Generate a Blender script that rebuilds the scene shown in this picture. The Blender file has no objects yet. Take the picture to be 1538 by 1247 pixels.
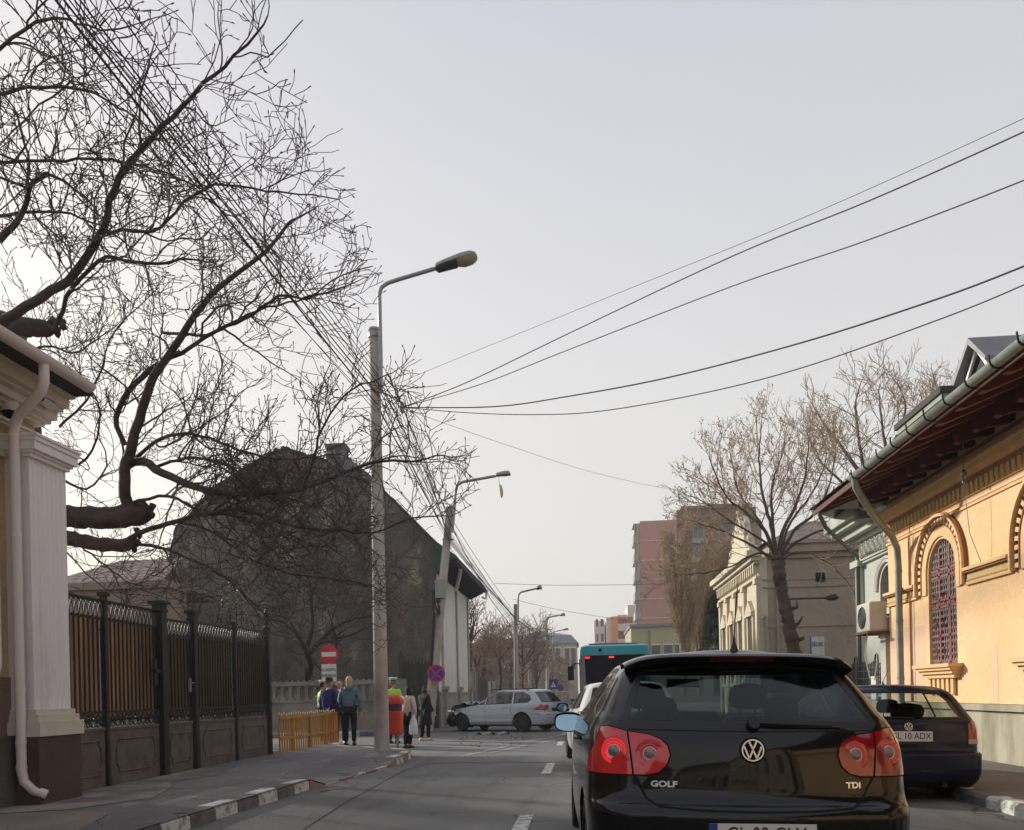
import bpy, bmesh, math, random
from mathutils import Vector, Matrix
from mathutils.bvhtree import BVHTree
R = math.radians
scene = bpy.context.scene
COL = scene.collection
# ------------------------------------------------------------ survey: photo point -> point in the street
F = 1250; CX = 769; CY = 1042; EYE = 1.3; YAW = R(4.98); RHO = R(1.3)
def ray(px, py):
    u = (px-CX)/F; v = (CY-py)/F
    u0 = u*math.cos(RHO)+v*math.sin(RHO); v0 = -u*math.sin(RHO)+v*math.cos(RHO)
    return Vector((-math.sin(YAW)+u0*math.cos(YAW), math.cos(YAW)+u0*math.sin(YAW), v0))
def G(px, py, z=0.0):
    d = ray(px, py); return d*((z-EYE)/d.z)+Vector((0, 0, EYE))
def AX(px, py, X):
    d = ray(px, py); return d*(X/d.x)+Vector((0, 0, EYE))
def AY(px, py, Y):
    d = ray(px, py); return d*(Y/d.y)+Vector((0, 0, EYE))
# ------------------------------------------------------------ materials
def srgb(r, g, b):
    f = lambda c: (c/255/12.92) if c/255 <= .04045 else ((c/255+.055)/1.055)**2.4
    return (f(r), f(g), f(b), 1)
def nd(nt, t, **k):
    n = nt.nodes.new(t)
    for a, v in k.items():
        if a.startswith('_'): setattr(n, a[1:], v)
        else: n.inputs[a.replace('9', ' ')].default_value = v
    return n
MATS = {}
def mat(name, col, rough=.8, metal=0, var=.25, scale=3, bump=.0, bscale=60, col2=None, coat=0, spec=.5, streak=False, alpha=None, emit=None, detail=6, cmin=.35, cmax=.65, fine=0, fs=0):
    if name in MATS: return MATS[name]
    m = bpy.data.materials.new(name); m.use_nodes = True; nt = m.node_tree; nt.nodes.clear()
    out = nd(nt, 'ShaderNodeOutputMaterial'); b = nd(nt, 'ShaderNodeBsdfPrincipled')
    nt.links.new(b.outputs[0], out.inputs[0])
    b.inputs['Roughness'].default_value = rough; b.inputs['Metallic'].default_value = metal
    b.inputs['Specular IOR Level'].default_value = spec
    b.inputs['Coat Weight'].default_value = coat; b.inputs['Coat Roughness'].default_value = .03
    c = (*col[:3], 1); b.inputs['Base Color'].default_value = c
    tc = nd(nt, 'ShaderNodeTexCoord')
    if var > 0 or col2:
        c2 = (*col2[:3], 1) if col2 else tuple(x*(1-var) for x in c[:3])+(1,)
        src = tc.outputs['Object']
        if streak:
            mp = nd(nt, 'ShaderNodeMapping'); mp.inputs['Scale'].default_value = (1, 1, .12) if streak is True else streak
            nt.links.new(src, mp.inputs[0]); src = mp.outputs[0]
        n = nd(nt, 'ShaderNodeTexNoise', Scale=scale, Detail=detail, Roughness=.62); nt.links.new(src, n.inputs['Vector'])
        r = nd(nt, 'ShaderNodeMapRange'); r.inputs['From Min'].default_value = cmin; r.inputs['From Max'].default_value = cmax
        nt.links.new(n.outputs[0], r.inputs[0])
        mx = nd(nt, 'ShaderNodeMix', _data_type='RGBA'); mx.inputs[6].default_value = c2; mx.inputs[7].default_value = c
        nt.links.new(r.outputs[0], mx.inputs[0]); res = mx.outputs[2]
        if fine:
            n3 = nd(nt, 'ShaderNodeTexNoise', Scale=fs or scale*25, Detail=4); nt.links.new(tc.outputs['Object'], n3.inputs['Vector'])
            r3 = nd(nt, 'ShaderNodeMapRange'); r3.inputs['From Min'].default_value = .3; r3.inputs['From Max'].default_value = .7
            r3.inputs['To Min'].default_value = 1-fine; r3.inputs['To Max'].default_value = 1+fine
            nt.links.new(n3.outputs[0], r3.inputs[0])
            m3 = nd(nt, 'ShaderNodeVectorMath', _operation='SCALE'); nt.links.new(res, m3.inputs[0]); nt.links.new(r3.outputs[0], m3.inputs['Scale'])
            res = m3.outputs[0]
        nt.links.new(res, b.inputs['Base Color'])
    if bump:
        n2 = nd(nt, 'ShaderNodeTexNoise', Scale=bscale, Detail=5); nt.links.new(tc.outputs['Object'], n2.inputs['Vector'])
        bp = nd(nt, 'ShaderNodeBump', Strength=bump, Distance=.01); nt.links.new(n2.outputs[0], bp.inputs['Height'])
        nt.links.new(bp.outputs[0], b.inputs['Normal'])
    if emit:
        b.inputs['Emission Color'].default_value = (*emit[0][:3], 1); b.inputs['Emission Strength'].default_value = emit[1]
    MATS[name] = m; return m
def glass(name, tint, rough=.02, refl=1.0):
    if name in MATS: return MATS[name]
    m = bpy.data.materials.new(name); m.use_nodes = True; nt = m.node_tree; nt.nodes.clear()
    out = nd(nt, 'ShaderNodeOutputMaterial'); t = nd(nt, 'ShaderNodeBsdfTransparent'); g = nd(nt, 'ShaderNodeBsdfGlossy')
    t.inputs[0].default_value = (*tint[:3], 1); g.inputs['Roughness'].default_value = rough
    g.inputs[0].default_value = (refl, refl, refl, 1)
    fr = nd(nt, 'ShaderNodeFresnel'); ge = nd(nt, 'ShaderNodeNewGeometry'); mr = nd(nt, 'ShaderNodeMapRange'); mr.inputs['To Min'].default_value = 1.5; mr.inputs['To Max'].default_value = 1/1.5
    nt.links.new(ge.outputs['Backfacing'], mr.inputs[0]); nt.links.new(mr.outputs[0], fr.inputs[0])
    mx = nd(nt, 'ShaderNodeMixShader'); nt.links.new(fr.outputs[0], mx.inputs[0]); nt.links.new(t.outputs[0], mx.inputs[1]); nt.links.new(g.outputs[0], mx.inputs[2])
    nt.links.new(mx.outputs[0], out.inputs[0]); MATS[name] = m; return m
def brickmat(name, c1, c2, mortar, sx, sy, rough=.8, axis='XZ', off=.5, msize=.02, bump=.4, squash=1):
    m = bpy.data.materials.new(name); m.use_nodes = True; nt = m.node_tree; b = nt.nodes['Principled BSDF']
    tc = nd(nt, 'ShaderNodeTexCoord'); sp = nd(nt, 'ShaderNodeSeparateXYZ'); cb = nd(nt, 'ShaderNodeCombineXYZ')
    nt.links.new(tc.outputs['Object'], sp.inputs[0])
    nt.links.new(sp.outputs['XYZ'.index(axis[0])], cb.inputs[0]); nt.links.new(sp.outputs['XYZ'.index(axis[1])], cb.inputs[1])
    br = nd(nt, 'ShaderNodeTexBrick'); br.offset = off
    br.inputs['Color1'].default_value = c1; br.inputs['Color2'].default_value = c2; br.inputs['Mortar'].default_value = mortar
    br.inputs['Scale'].default_value = 1; br.inputs['Mortar Size'].default_value = msize; br.inputs['Brick Width'].default_value = sx; br.inputs['Row Height'].default_value = sy
    nt.links.new(cb.outputs[0], br.inputs[0]); nt.links.new(br.outputs[0], b.inputs['Base Color'])
    bp = nd(nt, 'ShaderNodeBump', Strength=bump, Distance=.02); bp.invert = True
    nt.links.new(br.outputs['Fac'], bp.inputs['Height']); nt.links.new(bp.outputs[0], b.inputs['Normal'])
    b.inputs['Roughness'].default_value = rough; MATS[name] = m; return m
# ------------------------------------------------------------ mesh helpers
class MB:
    def __init__(s): s.v = []; s.f = []; s.m = []
    def add(s, vs, fs, mi=0):
        o = len(s.v); s.v += [tuple(v) for v in vs]; s.f += [tuple(i+o for i in f) for f in fs]; s.m += [mi]*len(fs)
    def box(s, x0, x1, y0, y1, z0, z1, mi=0, M=None):
        vs = [Vector((x, y, z)) for z in (z0, z1) for y in (y0, y1) for x in (x0, x1)]
        if M is not None: vs = [M @ v for v in vs]
        s.add(vs, [(0, 2, 3, 1), (4, 5, 7, 6), (0, 1, 5, 4), (2, 6, 7, 3), (0, 4, 6, 2), (1, 3, 7, 5)], mi)
    def tube(s, path, rad, n=8, mi=0, cap=True):
        path = [Vector(p) for p in path]
        if not hasattr(rad, '__len__'): rad = [rad]*len(path)
        rings = []; up = None
        for i, p in enumerate(path):
            a = path[max(i-1, 0)]; b = path[min(i+1, len(path)-1)]; d = b-a
            d = d.normalized() if d.length > 1e-9 else Vector((0, 0, 1))
            if up is None: up = Vector((1, 0, 0)) if abs(d.x) < .8 else Vector((0, 1, 0))
            up = up-d*up.dot(d)
            if up.length < 1e-6: up = d.orthogonal()
            up.normalize(); w = d.cross(up)
            rings.append([p+(up*math.cos(6.28318*k/n)+w*math.sin(6.28318*k/n))*rad[i] for k in range(n)])
        vs = [v for r in rings for v in r]; fs = []
        for i in range(len(path)-1):
            for k in range(n):
                k2 = (k+1) % n; fs.append((i*n+k, i*n+k2, i*n+n+k2, i*n+n+k))
        if cap: fs.append(tuple(range(n-1, -1, -1))); fs.append(tuple((len(path)-1)*n+k for k in range(n)))
        s.add(vs, fs, mi)
    def lathe(s, prof, c=(0, 0, 0), n=16, mi=0, sx=1, sy=1, M=None):
        vs = []
        for (r, z) in prof:
            for k in range(n):
                a = 6.28318*k/n; v = Vector((r*math.cos(a)*sx, r*math.sin(a)*sy, z))
                if M is not None: v = M @ v
                vs.append(v+Vector(c))
        fs = []
        for i in range(len(prof)-1):
            for k in range(n):
                k2 = (k+1) % n; fs.append((i*n+k, i*n+k2, i*n+n+k2, i*n+n+k))
        fs.append(tuple(range(n-1, -1, -1))); fs.append(tuple((len(prof)-1)*n+k for k in range(n)))
        s.add(vs, fs, mi)
    def prism(s, poly, h0, h1, fn, mi=0):
        # poly in 2d, fn(a,b,h)->3d
        n = len(poly); vs = [fn(a, b, h0) for a, b in poly]+[fn(a, b, h1) for a, b in poly]
        fs = [tuple(range(n-1, -1, -1)), tuple(range(n, 2*n))]+[(i, (i+1) % n, n+(i+1) % n, n+i) for i in range(n)]
        s.add(vs, fs, mi)
    def sheet(s, rows, mi=0, closed=False):
        n = len(rows[0]); vs = [v for r in rows for v in r]; fs = []
        for i in range(len(rows)-1):
            for k in range(n if closed else n-1):
                k2 = (k+1) % n; fs.append((i*n+k, i*n+k2, i*n+n+k2, i*n+n+k))
        s.add(vs, fs, mi)
    def build(s, name, mats, parent=None, smooth=None, recalc=True):
        me = bpy.data.meshes.new(name); me.from_pydata(s.v, [], s.f)
        if not isinstance(mats, (list, tuple)): mats = [mats]
        for m in mats: me.materials.append(m)
        if len(mats) > 1: me.polygons.foreach_set('material_index', s.m)
        if recalc or smooth:
            bm = bmesh.new(); bm.from_mesh(me)
            if recalc: bmesh.ops.recalc_face_normals(bm, faces=bm.faces)
            if smooth:
                for f in bm.faces: f.smooth = True
                for e in bm.edges:
                    if len(e.link_faces) == 2 and e.calc_face_angle(0) > R(smooth): e.smooth = False
            bm.to_mesh(me); bm.free()
        o = bpy.data.objects.new(name, me); COL.objects.link(o)
        if parent: o.parent = parent
        return o
def tag(o, label, cat, group=None):
    o['label'] = label; o['category'] = cat
    if group: o['group'] = group
    return o
def thing(name, label, cat, loc=(0, 0, 0), rz=0, group=None):
    o = bpy.data.objects.new(name, None); COL.objects.link(o); o.location = loc; o.rotation_euler = (0, 0, rz); o.empty_display_size = .2
    return tag(o, label, cat, group)
def struct(o, kind='structure'): o['kind'] = kind; return o
def wall_poly(name, outer, holes, fn, t, m, parent=None, smooth=None):
    """flat wall with openings; outer/holes 2d, fn(a,b,h)->3d, thickness t (h from 0 to -t)"""
    bm = bmesh.new(); edges = []
    for loop in [outer]+holes:
        vs = [bm.verts.new((a, b, 0)) for a, b in loop]
        for i in range(len(vs)): edges.append(bm.edges.new((vs[i], vs[(i+1) % len(vs)])))
    bmesh.ops.triangle_fill(bm, edges=edges, use_beauty=True)
    r = bmesh.ops.extrude_face_region(bm, geom=bm.faces[:])
    for v in [g for g in r['geom'] if isinstance(g, bmesh.types.BMVert)]: v.co.z = -t
    for v in bm.verts: v.co = fn(v.co.x, v.co.y, v.co.z)
    bmesh.ops.recalc_face_normals(bm, faces=bm.faces)
    me = bpy.data.meshes.new(name); bm.to_mesh(me); bm.free(); me.materials.append(m)
    o = bpy.data.objects.new(name, me); COL.objects.link(o)
    if parent: o.parent = parent
    return o
def rect(a0, a1, b0, b1): return [(a0, b0), (a1, b0), (a1, b1), (a0, b1)]
def arch(a0, a1, b0, b1, n=14):
    """opening with a round head: springing at b1"""
    c = (a0+a1)/2; r = (a1-a0)/2
    return [(a0, b0), (a1, b0)]+[(c+r*math.cos(math.pi*k/n), b1+r*math.sin(math.pi*k/n)) for k in range(n+1)]
def text_mesh(name, txt, size, m, M, parent=None, ext=.002, sx=1.0, align='CENTER', offset=0.0):
    cu = bpy.data.curves.new(name, 'FONT'); cu.body = txt; cu.size = size; cu.extrude = ext; cu.align_x = align; cu.align_y = 'CENTER'; cu.offset = offset
    o = bpy.data.objects.new(name, cu); COL.objects.link(o)
    dg = bpy.context.evaluated_depsgraph_get(); me = bpy.data.meshes.new_from_object(o.evaluated_get(dg))
    bpy.data.objects.remove(o); bpy.data.curves.remove(cu)
    me.transform(M @ Matrix.Diagonal((sx, 1, 1, 1))); me.materials.clear(); me.materials.append(m)
    o = bpy.data.objects.new(name, me); COL.objects.link(o)
    if parent: o.parent = parent
    return o
def copy_tree(o, parent=None):
    c = o.copy(); COL.objects.link(c); c.parent = parent
    for ch in [x for x in bpy.data.objects if x.parent == o and x is not c]: copy_tree(ch, c)
    return c
def pchip(xs, ys, x):
    n = len(xs)
    if x <= xs[0]: return ys[0]
    if x >= xs[-1]: return ys[-1]
    h = [xs[i+1]-xs[i] for i in range(n-1)]; d = [(ys[i+1]-ys[i])/h[i] for i in range(n-1)]
    m = [d[0]]+[0 if d[i-1]*d[i] <= 0 else 2*d[i-1]*d[i]/(d[i-1]+d[i]) for i in range(1, n-1)]+[d[-1]]
    for i in range(n-1):
        if x <= xs[i+1]:
            t = (x-xs[i])/h[i]; t2 = t*t; t3 = t2*t
            return (2*t3-3*t2+1)*ys[i]+(t3-2*t2+t)*h[i]*m[i]+(-2*t3+3*t2)*ys[i+1]+(t3-t2)*h[i]*m[i+1]
# frames for upright planes: a along, b up
def FX(X, s=1): return lambda a, b, h: Vector((X+s*h, a, b))      # wall in plane x=X facing s*x, a=y
def FY(Y, s=-1): return lambda a, b, h: Vector((a, Y+s*h, b))     # wall in plane y=Y facing s*y, a=x
# ============================================================ materials of the place
M_asph = mat('asphalt', srgb(116, 116, 113), .88, var=.3, scale=.4, bump=.3, bscale=160, fine=.42, fs=70)
M_pave = mat('pavement_asphalt', srgb(124, 121, 119), .9, var=.4, scale=.8, bump=.25, bscale=120, fine=.3, fs=60, streak=(1, .35, 1))
M_earth = mat('earth', srgb(112, 106, 92), .95, var=.4, scale=.3)
M_line = mat('road_paint', srgb(196, 196, 190), .8, col2=srgb(116, 116, 113), scale=9, cmin=.38, cmax=.55)
M_oldline = mat('worn_paint', srgb(158, 158, 152), .85, col2=srgb(108, 108, 105), scale=5, cmin=.4, cmax=.6)
M_tar = mat('tar', srgb(66, 63, 62), .85, var=.3, scale=4)
M_kw = mat('kerb_white', srgb(205, 203, 196), .85, col2=srgb(120, 117, 111), scale=7, cmin=.36, cmax=.5, bump=.4)
M_kg = mat('kerb_grey', srgb(112, 110, 107), .9, var=.4, scale=6, bump=.5)
M_kr = mat('kerb_red', srgb(162, 108, 104), .9, col2=srgb(136, 124, 118), scale=5, cmin=.35, cmax=.6, bump=.4)
M_conc = mat('pole_concrete', srgb(196, 190, 182), .9, col2=srgb(140, 130, 122), scale=2.2, streak=(1, 1, .5), bump=.5, bscale=50, cmin=.3, cmax=.7)
M_galv = mat('galvanised', srgb(150, 152, 152), .45, metal=.6, var=.2, scale=6)
M_dark = mat('black_rubber', srgb(26, 26, 27), .7, var=0)
M_cable = mat('cable_black', srgb(38, 34, 36), .7, var=0)
M_steel = mat('chrome', (.78, .78, .80), .18, metal=.75, var=0)
def cracks(m, scale, dark, warp=.35, width=.012, msk=.52):
    nt = m.node_tree; b = nt.nodes['Principled BSDF']; src = b.inputs['Base Color'].links[0].from_socket; tc = nd(nt, 'ShaderNodeTexCoord')
    nz = nd(nt, 'ShaderNodeTexNoise', Scale=scale*1.7, Detail=5); nt.links.new(tc.outputs['Object'], nz.inputs['Vector'])
    mxv = nd(nt, 'ShaderNodeMix', _data_type='RGBA', _blend_type='ADD'); mxv.inputs[0].default_value = warp; nt.links.new(tc.outputs['Object'], mxv.inputs[6]); nt.links.new(nz.outputs['Color'], mxv.inputs[7])
    vo = nd(nt, 'ShaderNodeTexVoronoi', Scale=scale, _feature='DISTANCE_TO_EDGE'); nt.links.new(mxv.outputs[2], vo.inputs['Vector'])
    r1 = nd(nt, 'ShaderNodeMapRange'); r1.inputs['From Max'].default_value = width; r1.inputs['To Min'].default_value = 1; r1.inputs['To Max'].default_value = 0; nt.links.new(vo.outputs['Distance'], r1.inputs[0])
    n2 = nd(nt, 'ShaderNodeTexNoise', Scale=scale*.6, Detail=3); nt.links.new(tc.outputs['Object'], n2.inputs['Vector'])
    r2 = nd(nt, 'ShaderNodeMapRange'); r2.inputs['From Min'].default_value = msk; r2.inputs['From Max'].default_value = msk+.06; nt.links.new(n2.outputs[0], r2.inputs[0])
    mu = nd(nt, 'ShaderNodeMath', _operation='MULTIPLY'); nt.links.new(r1.outputs[0], mu.inputs[0]); nt.links.new(r2.outputs[0], mu.inputs[1])
    mx = nd(nt, 'ShaderNodeMix', _data_type='RGBA'); nt.links.new(mu.outputs[0], mx.inputs[0]); nt.links.new(src, mx.inputs[6]); mx.inputs[7].default_value = dark; nt.links.new(mx.outputs[2], b.inputs['Base Color'])
def stains(m, scale, col, lo=.55, hi=.7, streak=(1, 1, 1), amt=1.0):
    nt = m.node_tree; b = nt.nodes['Principled BSDF']; src = b.inputs['Base Color'].links[0].from_socket; tc = nd(nt, 'ShaderNodeTexCoord')
    mp = nd(nt, 'ShaderNodeMapping'); mp.inputs['Scale'].default_value = streak; mp.inputs['Location'].default_value = (3.7, 1.3, .4); nt.links.new(tc.outputs['Object'], mp.inputs[0])
    n = nd(nt, 'ShaderNodeTexNoise', Scale=scale, Detail=8, Roughness=.68); nt.links.new(mp.outputs[0], n.inputs['Vector'])
    r = nd(nt, 'ShaderNodeMapRange'); r.inputs['From Min'].default_value = lo; r.inputs['From Max'].default_value = hi; r.inputs['To Max'].default_value = amt; nt.links.new(n.outputs[0], r.inputs[0])
    mx = nd(nt, 'ShaderNodeMix', _data_type='RGBA'); nt.links.new(r.outputs[0], mx.inputs[0]); nt.links.new(src, mx.inputs[6]); mx.inputs[7].default_value = col; nt.links.new(mx.outputs[2], b.inputs['Base Color'])
cracks(M_asph, .9, (.03, .03, .03, 1), width=.014, msk=.5); stains(M_asph, .5, srgb(82, 80, 78), .54, .66, (2.2, .35, 1), .7); stains(M_asph, 3, srgb(150, 148, 142), .66, .72, (1, 1, 1), .5)
cracks(M_pave, 1.1, (.035, .034, .033, 1), width=.016, msk=.47); stains(M_pave, 1.3, srgb(160, 154, 146), .58, .66, (1.6, .5, 1), .55)
# ============================================================ ground, road, pavements
mb = MB(); mb.box(-500, 500, -300, 700, -1.0, -.012); struct(mb.build('ground', M_earth))
mb = MB(); rows = []
for i in range(0, 60):
    y = -40+i*4.0
    rows.append([(x, y, 0) for x in (-6.9, -3, 0, 3, 4.3)])
mb.sheet(rows); mb.sheet([[(-60, y, -.004) for y in (19, 27.2)], [(-3, y, -.004) for y in (19, 27.2)]])
struct(mb.build('road', M_asph, recalc=False))
for o in (bpy.data.objects['road'],):
    bm = bmesh.new(); bm.from_mesh(o.data)
    for f in bm.faces:
        if f.normal.z < 0: f.normal_flip()
    bm.to_mesh(o.data); bm.free()
# left pavement: kerb line, then inner edge; height dips at the ramp
KL = [(-4.1, -12), (-4.08, 4), (-4.03, 8), (-3.97, 10), (-3.88, 12.0), (-3.7, 13.6), (-3.56, 15.3), (-3.56, 16.6), (-3.8, 17.7), (-4.5, 18.45), (-5.6, 19.3), (-6.2, 20.6), (-6.4, 21.4), (-7.2, 21.9), (-16, 22.0)]
def resample(P, step):
    out = [Vector((*P[0], 0))]; acc = 0; pts = [Vector((*p, 0)) for p in P]
    # smooth with catmull-rom first
    fine = []
    for i in range(len(pts)-1):
        p0 = pts[max(i-1, 0)]; p1 = pts[i]; p2 = pts[i+1]; p3 = pts[min(i+2, len(pts)-1)]
        for k in range(12):
            t = k/12; fine.append(.5*((2*p1)+(p2-p0)*t+(2*p0-5*p1+4*p2-p3)*t*t+(3*p1-p0-3*p2+p3)*t**3))
    fine.append(pts[-1]); last = fine[0]
    for p in fine[1:]:
        while (p-last).length >= step:
            last = last+(p-last).normalized()*step; out.append(last.copy())
    return out
def dip(y, x):
    return 1-.8*max(0, min(1, (y-11.7)/.35))*max(0, min(1, (15.3-y)/.45)) if x > -5.5 else 1
def kh(p): return .155*dip(p.y, p.x) if p.y < 20 else .155-(.12 if p.y > 20.8 else 0)
KP = resample(KL, .56); rnd = random.Random(4)
inner = lambda p: Vector((-6.95, p.y, 0)) if p.y < 18 else Vector((-6.95, min(p.y, 21), 0))
mb = MB(); rows = []
for p in KP:
    if p.x < -6.9: break
    n = 6; q = inner(p); row = []
    for k in range(n+1):
        t = k/n; v = p.lerp(q, t); h = kh(p)*(1-min(1, t*2.2))+.15*min(1, t*2.2); row.append((v.x, v.y, h-.004))
    rows.append(row)
mb.sheet(rows); o = struct(mb.build('pavement', M_pave, recalc=False))
bm = bmesh.new(); bm.from_mesh(o.data)
for f in bm.faces:
    if f.normal.z < 0: f.normal_flip()
bm.to_mesh(o.data); bm.free()
def kerb(P, hfun, colfun, w=.2, side=1, z0=-.05, name='kerb'):
    mb = MB()
    for i in range(len(P)-1):
        a, b = P[i], P[i+1]; d = (b-a).normalized(); nrm = Vector((-d.y, d.x, 0))*side; g = d*.006
        ha, hb = hfun(a)+rnd.uniform(-.007, .007), hfun(b)+rnd.uniform(-.007, .007); bv = min(.03, ha*.5); jx = rnd.uniform(-.008, .008); a = a+nrm*jx; b = b+nrm*jx
        vs = []
        for q, h in ((a+g, ha), (b-g, hb)):
            vs += [q+Vector((0, 0, z0)), q+Vector((0, 0, h-bv))+nrm*.008, q+nrm*(bv+.012)+Vector((0, 0, h)), q+nrm*w+Vector((0, 0, h)), q+nrm*w+Vector((0, 0, z0))]
        mb.add(vs, [(0, 1, 6, 5), (1, 2, 7, 6), (2, 3, 8, 7), (3, 4, 9, 8), (4, 0, 5, 9), (4, 3, 2, 1, 0), (5, 6, 7, 8, 9)], colfun(i, a))
    return struct(mb.build(name, [M_kw, M_kg, M_kr]))
kerb(KP, kh, lambda i, p: (0 if i % 2 else (2 if p.y > 11.3 and not 16.9 > p.y > 20 else 1)))
# pavement across the side street
KB = resample([(-30, 27), (-9, 27), (-7.0, 27.0)], .9)
kerb(KB, lambda p: .15, lambda i, p: 2 if i % 2 else 0, side=1)
mb = MB(); mb.box(-60, -6.9, 27.2, 60, -.5, .146); struct(mb.build('pavement', M_pave))
mb = MB(); mb.box(-6.9, -4.6, 34.5, 140, -.5, .12); struct(mb.build('pavement', M_pave))
kerb(resample([(-4.5, 34.5), (-4.5, 120)], 1.2), lambda p: .125, lambda i, p: i % 2, side=1)
mb = MB(); mb.box(-16, -6.9, -12, 21.9, -.5, .144); struct(mb.build('pavement', M_pave))
# right pavement and kerb
kerb(resample([(4.12, -12), (4.12, 8), (4.2, 9.5), (4.25, 12), (4.3, 20), (4.35, 100)], .62), lambda p: .12, lambda i, p: 0 if i % 2 else 1, side=-1)
mb = MB(); mb.box(4.34, 30, -14, 140, -.5, .116); struct(mb.build('pavement', mat('pavement_sunny', srgb(122, 116, 108), .9, var=.35, scale=.7, bump=.25, bscale=120, fine=.3, fs=60)))
# markings
mb = MB()
def strip(x0, x1, y0, y1, z=.005): mb.add([(x0, y0, z), (x1, y0, z), (x1, y1, z), (x0, y1, z)], [(0, 1, 2, 3)])
for y0, y1 in ((6.2, 8.85), (13.35, 15.35), (20.4, 22.0), (25.6, 27.2), (31, 32.6)): strip(-.72, -.57, y0, y1)
struct(mb.build('road_marking', M_line, recalc=False))
mb = MB()
def line2(pa, pb, w=.14):
    a = G(*pa); b = G(*pb); a.z = b.z = .005; d = (b-a).normalized(); n = Vector((-d.y, d.x, 0))*w/2
    N = 14; L = []; Rr = []
    for i in range(N+1):
        c = a.lerp(b, i/N)+n*rnd.uniform(-.25, .25); L.append(c-n); Rr.append(c+n)
    mb.sheet([Rr, L])
line2((690, 1137), (762, 1121)); line2((738, 1131), (790, 1120)); line2((786, 1115), (846, 1104)); line2((812, 1116), (848, 1109)); line2((702, 1104), (730, 1097))
struct(mb.build('road_marking', M_oldline, recalc=False))
mb = MB()
def tarline(pts, w):
    P = [G(*p) for p in pts]; rows = []
    L = []; Q = []
    for i, p in enumerate(P):
        p.z = .0035; d = (P[min(i+1, len(P)-1)]-P[max(i-1, 0)]).normalized(); n = Vector((-d.y, d.x, 0))*w*rnd.uniform(.6, 1.3)/2; L.append(p-n); Q.append(p+n)
    mb.sheet([Q, L])
tarline([(618, 1150), (645, 1148), (670, 1146), (700, 1145.5), (735, 1146.5), (770, 1145), (800, 1145.5), (850, 1145)], .09)
tarline([(455, 1247), (520, 1205), (575, 1175), (610, 1156), (640, 1150)], .03)
tarline([(766, 1116.5), (785, 1117), (803, 1117.5)], .45)
tarline([(480, 1190), (495, 1187), (520, 1185)], .05)
struct(mb.build('tar_seam_marking', M_tar, recalc=False))
mb = MB(); rl = random.Random(12)
for k in range(420):
    if k % 3 == 0: x, y, z = rl.uniform(-6.4, -4.2), rl.uniform(6, 18), .153
    elif k % 3 == 1: x, y, z = -3.95+abs(rl.gauss(0, .25))+.06*max(0, rl.uniform(-1, 1)), rl.uniform(7, 13), .006
    else: x, y, z = rl.uniform(-3.5, 4), rl.uniform(8, 40), .006
    a = rl.uniform(0, 6.28); s_ = rl.uniform(.006, .022); ca, sa = math.cos(a)*s_, math.sin(a)*s_
    mb.add([(x-ca, y-sa, z), (x+sa*.5, y-ca*.5, z+.004), (x+ca, y+sa, z+rl.uniform(0, .01)), (x-sa*.5, y+ca*.5, z+.003)], [(0, 1, 2, 3)])
struct(mb.build('litter', mat('litter', srgb(150, 134, 108), .9, col2=srgb(70, 60, 50), scale=3), recalc=False), 'stuff')
mb = MB(); ctr = [(-6.5, 8.2), (-5.6, 8.6), (-5.2, 9.6), (-5.5, 10.6), (-5.9, 11.4), (-5.7, 12.4), (-6.1, 13.4), (-6.55, 13.6), (-6.55, 11), (-6.55, 9)]
mb.add([(x, y, .152) for x, y in ctr], [tuple(range(len(ctr)))]); o = struct(mb.build('pavement_patch', mat('pavement_dust', srgb(150, 144, 136), .95, col2=srgb(112, 108, 104), scale=1.6, fine=.3, fs=60, cmin=.4, cmax=.6), recalc=False))
mb = MB(); ctr = [(-5.2, 4), (-4.5, 4), (-4.6, 7.2), (-5.0, 8.4), (-5.6, 8.5), (-6.4, 8.2), (-6.4, 4)]; mb.add([(x, y, .1525) for x, y in ctr], [tuple(range(len(ctr)))]); struct(mb.build('pavement_patch', mat('pavement_concrete', srgb(140, 128, 118), .95, col2=srgb(118, 110, 104), scale=1.2, fine=.25, fs=60), recalc=False))
for o in [q for q in bpy.data.objects if q.name.startswith('pavement_patch')]:
    bm = bmesh.new(); bm.from_mesh(o.data)
    for f in bm.faces:
        if f.normal.z < 0: f.normal_flip()
    bm.to_mesh(o.data); bm.free()
# ============================================================ LEFT CORNER HOUSE
M_tan = mat('tan_plaster', srgb(196, 174, 140), .92, var=.2, scale=1.6, bump=.3, bscale=120, fine=.15)
M_lil = mat('pale_pilaster_paint', srgb(236, 232, 234), .75, var=.1, scale=2, streak=True, bump=.12, bscale=40)
M_cream = mat('cornice_cream', srgb(212, 205, 192), .8, var=.15, scale=2)
M_mauve = mat('dado_grey', srgb(136, 118, 112), .9, var=.2, scale=1.2, fine=.15)
M_plint = mat('plinth_dark', srgb(88, 84, 82), .9, var=.3, scale=1.5, fine=.2)
M_brown = mat('plinth_brown', srgb(88, 70, 66), .85, var=.25, scale=2, fine=.2)
M_roofd = mat('roof_dark', srgb(60, 52, 50), .8, var=.3, scale=5)
M_pipew = mat('pipe_paint', srgb(222, 212, 210), .45, var=.12, scale=3, streak=True)
H = thing('corner_house', 'cream house at the left edge with a white fluted corner pilaster and pale downpipe', 'house', (-7, 5, 0))
def P(mb, name, m, par=None, smooth=None, label=None):
    par = par or H; o = mb.build(name, m, par, smooth); o.location -= par.matrix_world.translation if False else Vector(par.location) if par.parent is None else Vector((0, 0, 0))
    if label: o['label'] = label
    return o
mb = MB(); mb.box(-12, -6.62, -6, 9.63, 1.62, 4.9); P(mb, 'wall', M_tan)
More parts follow.
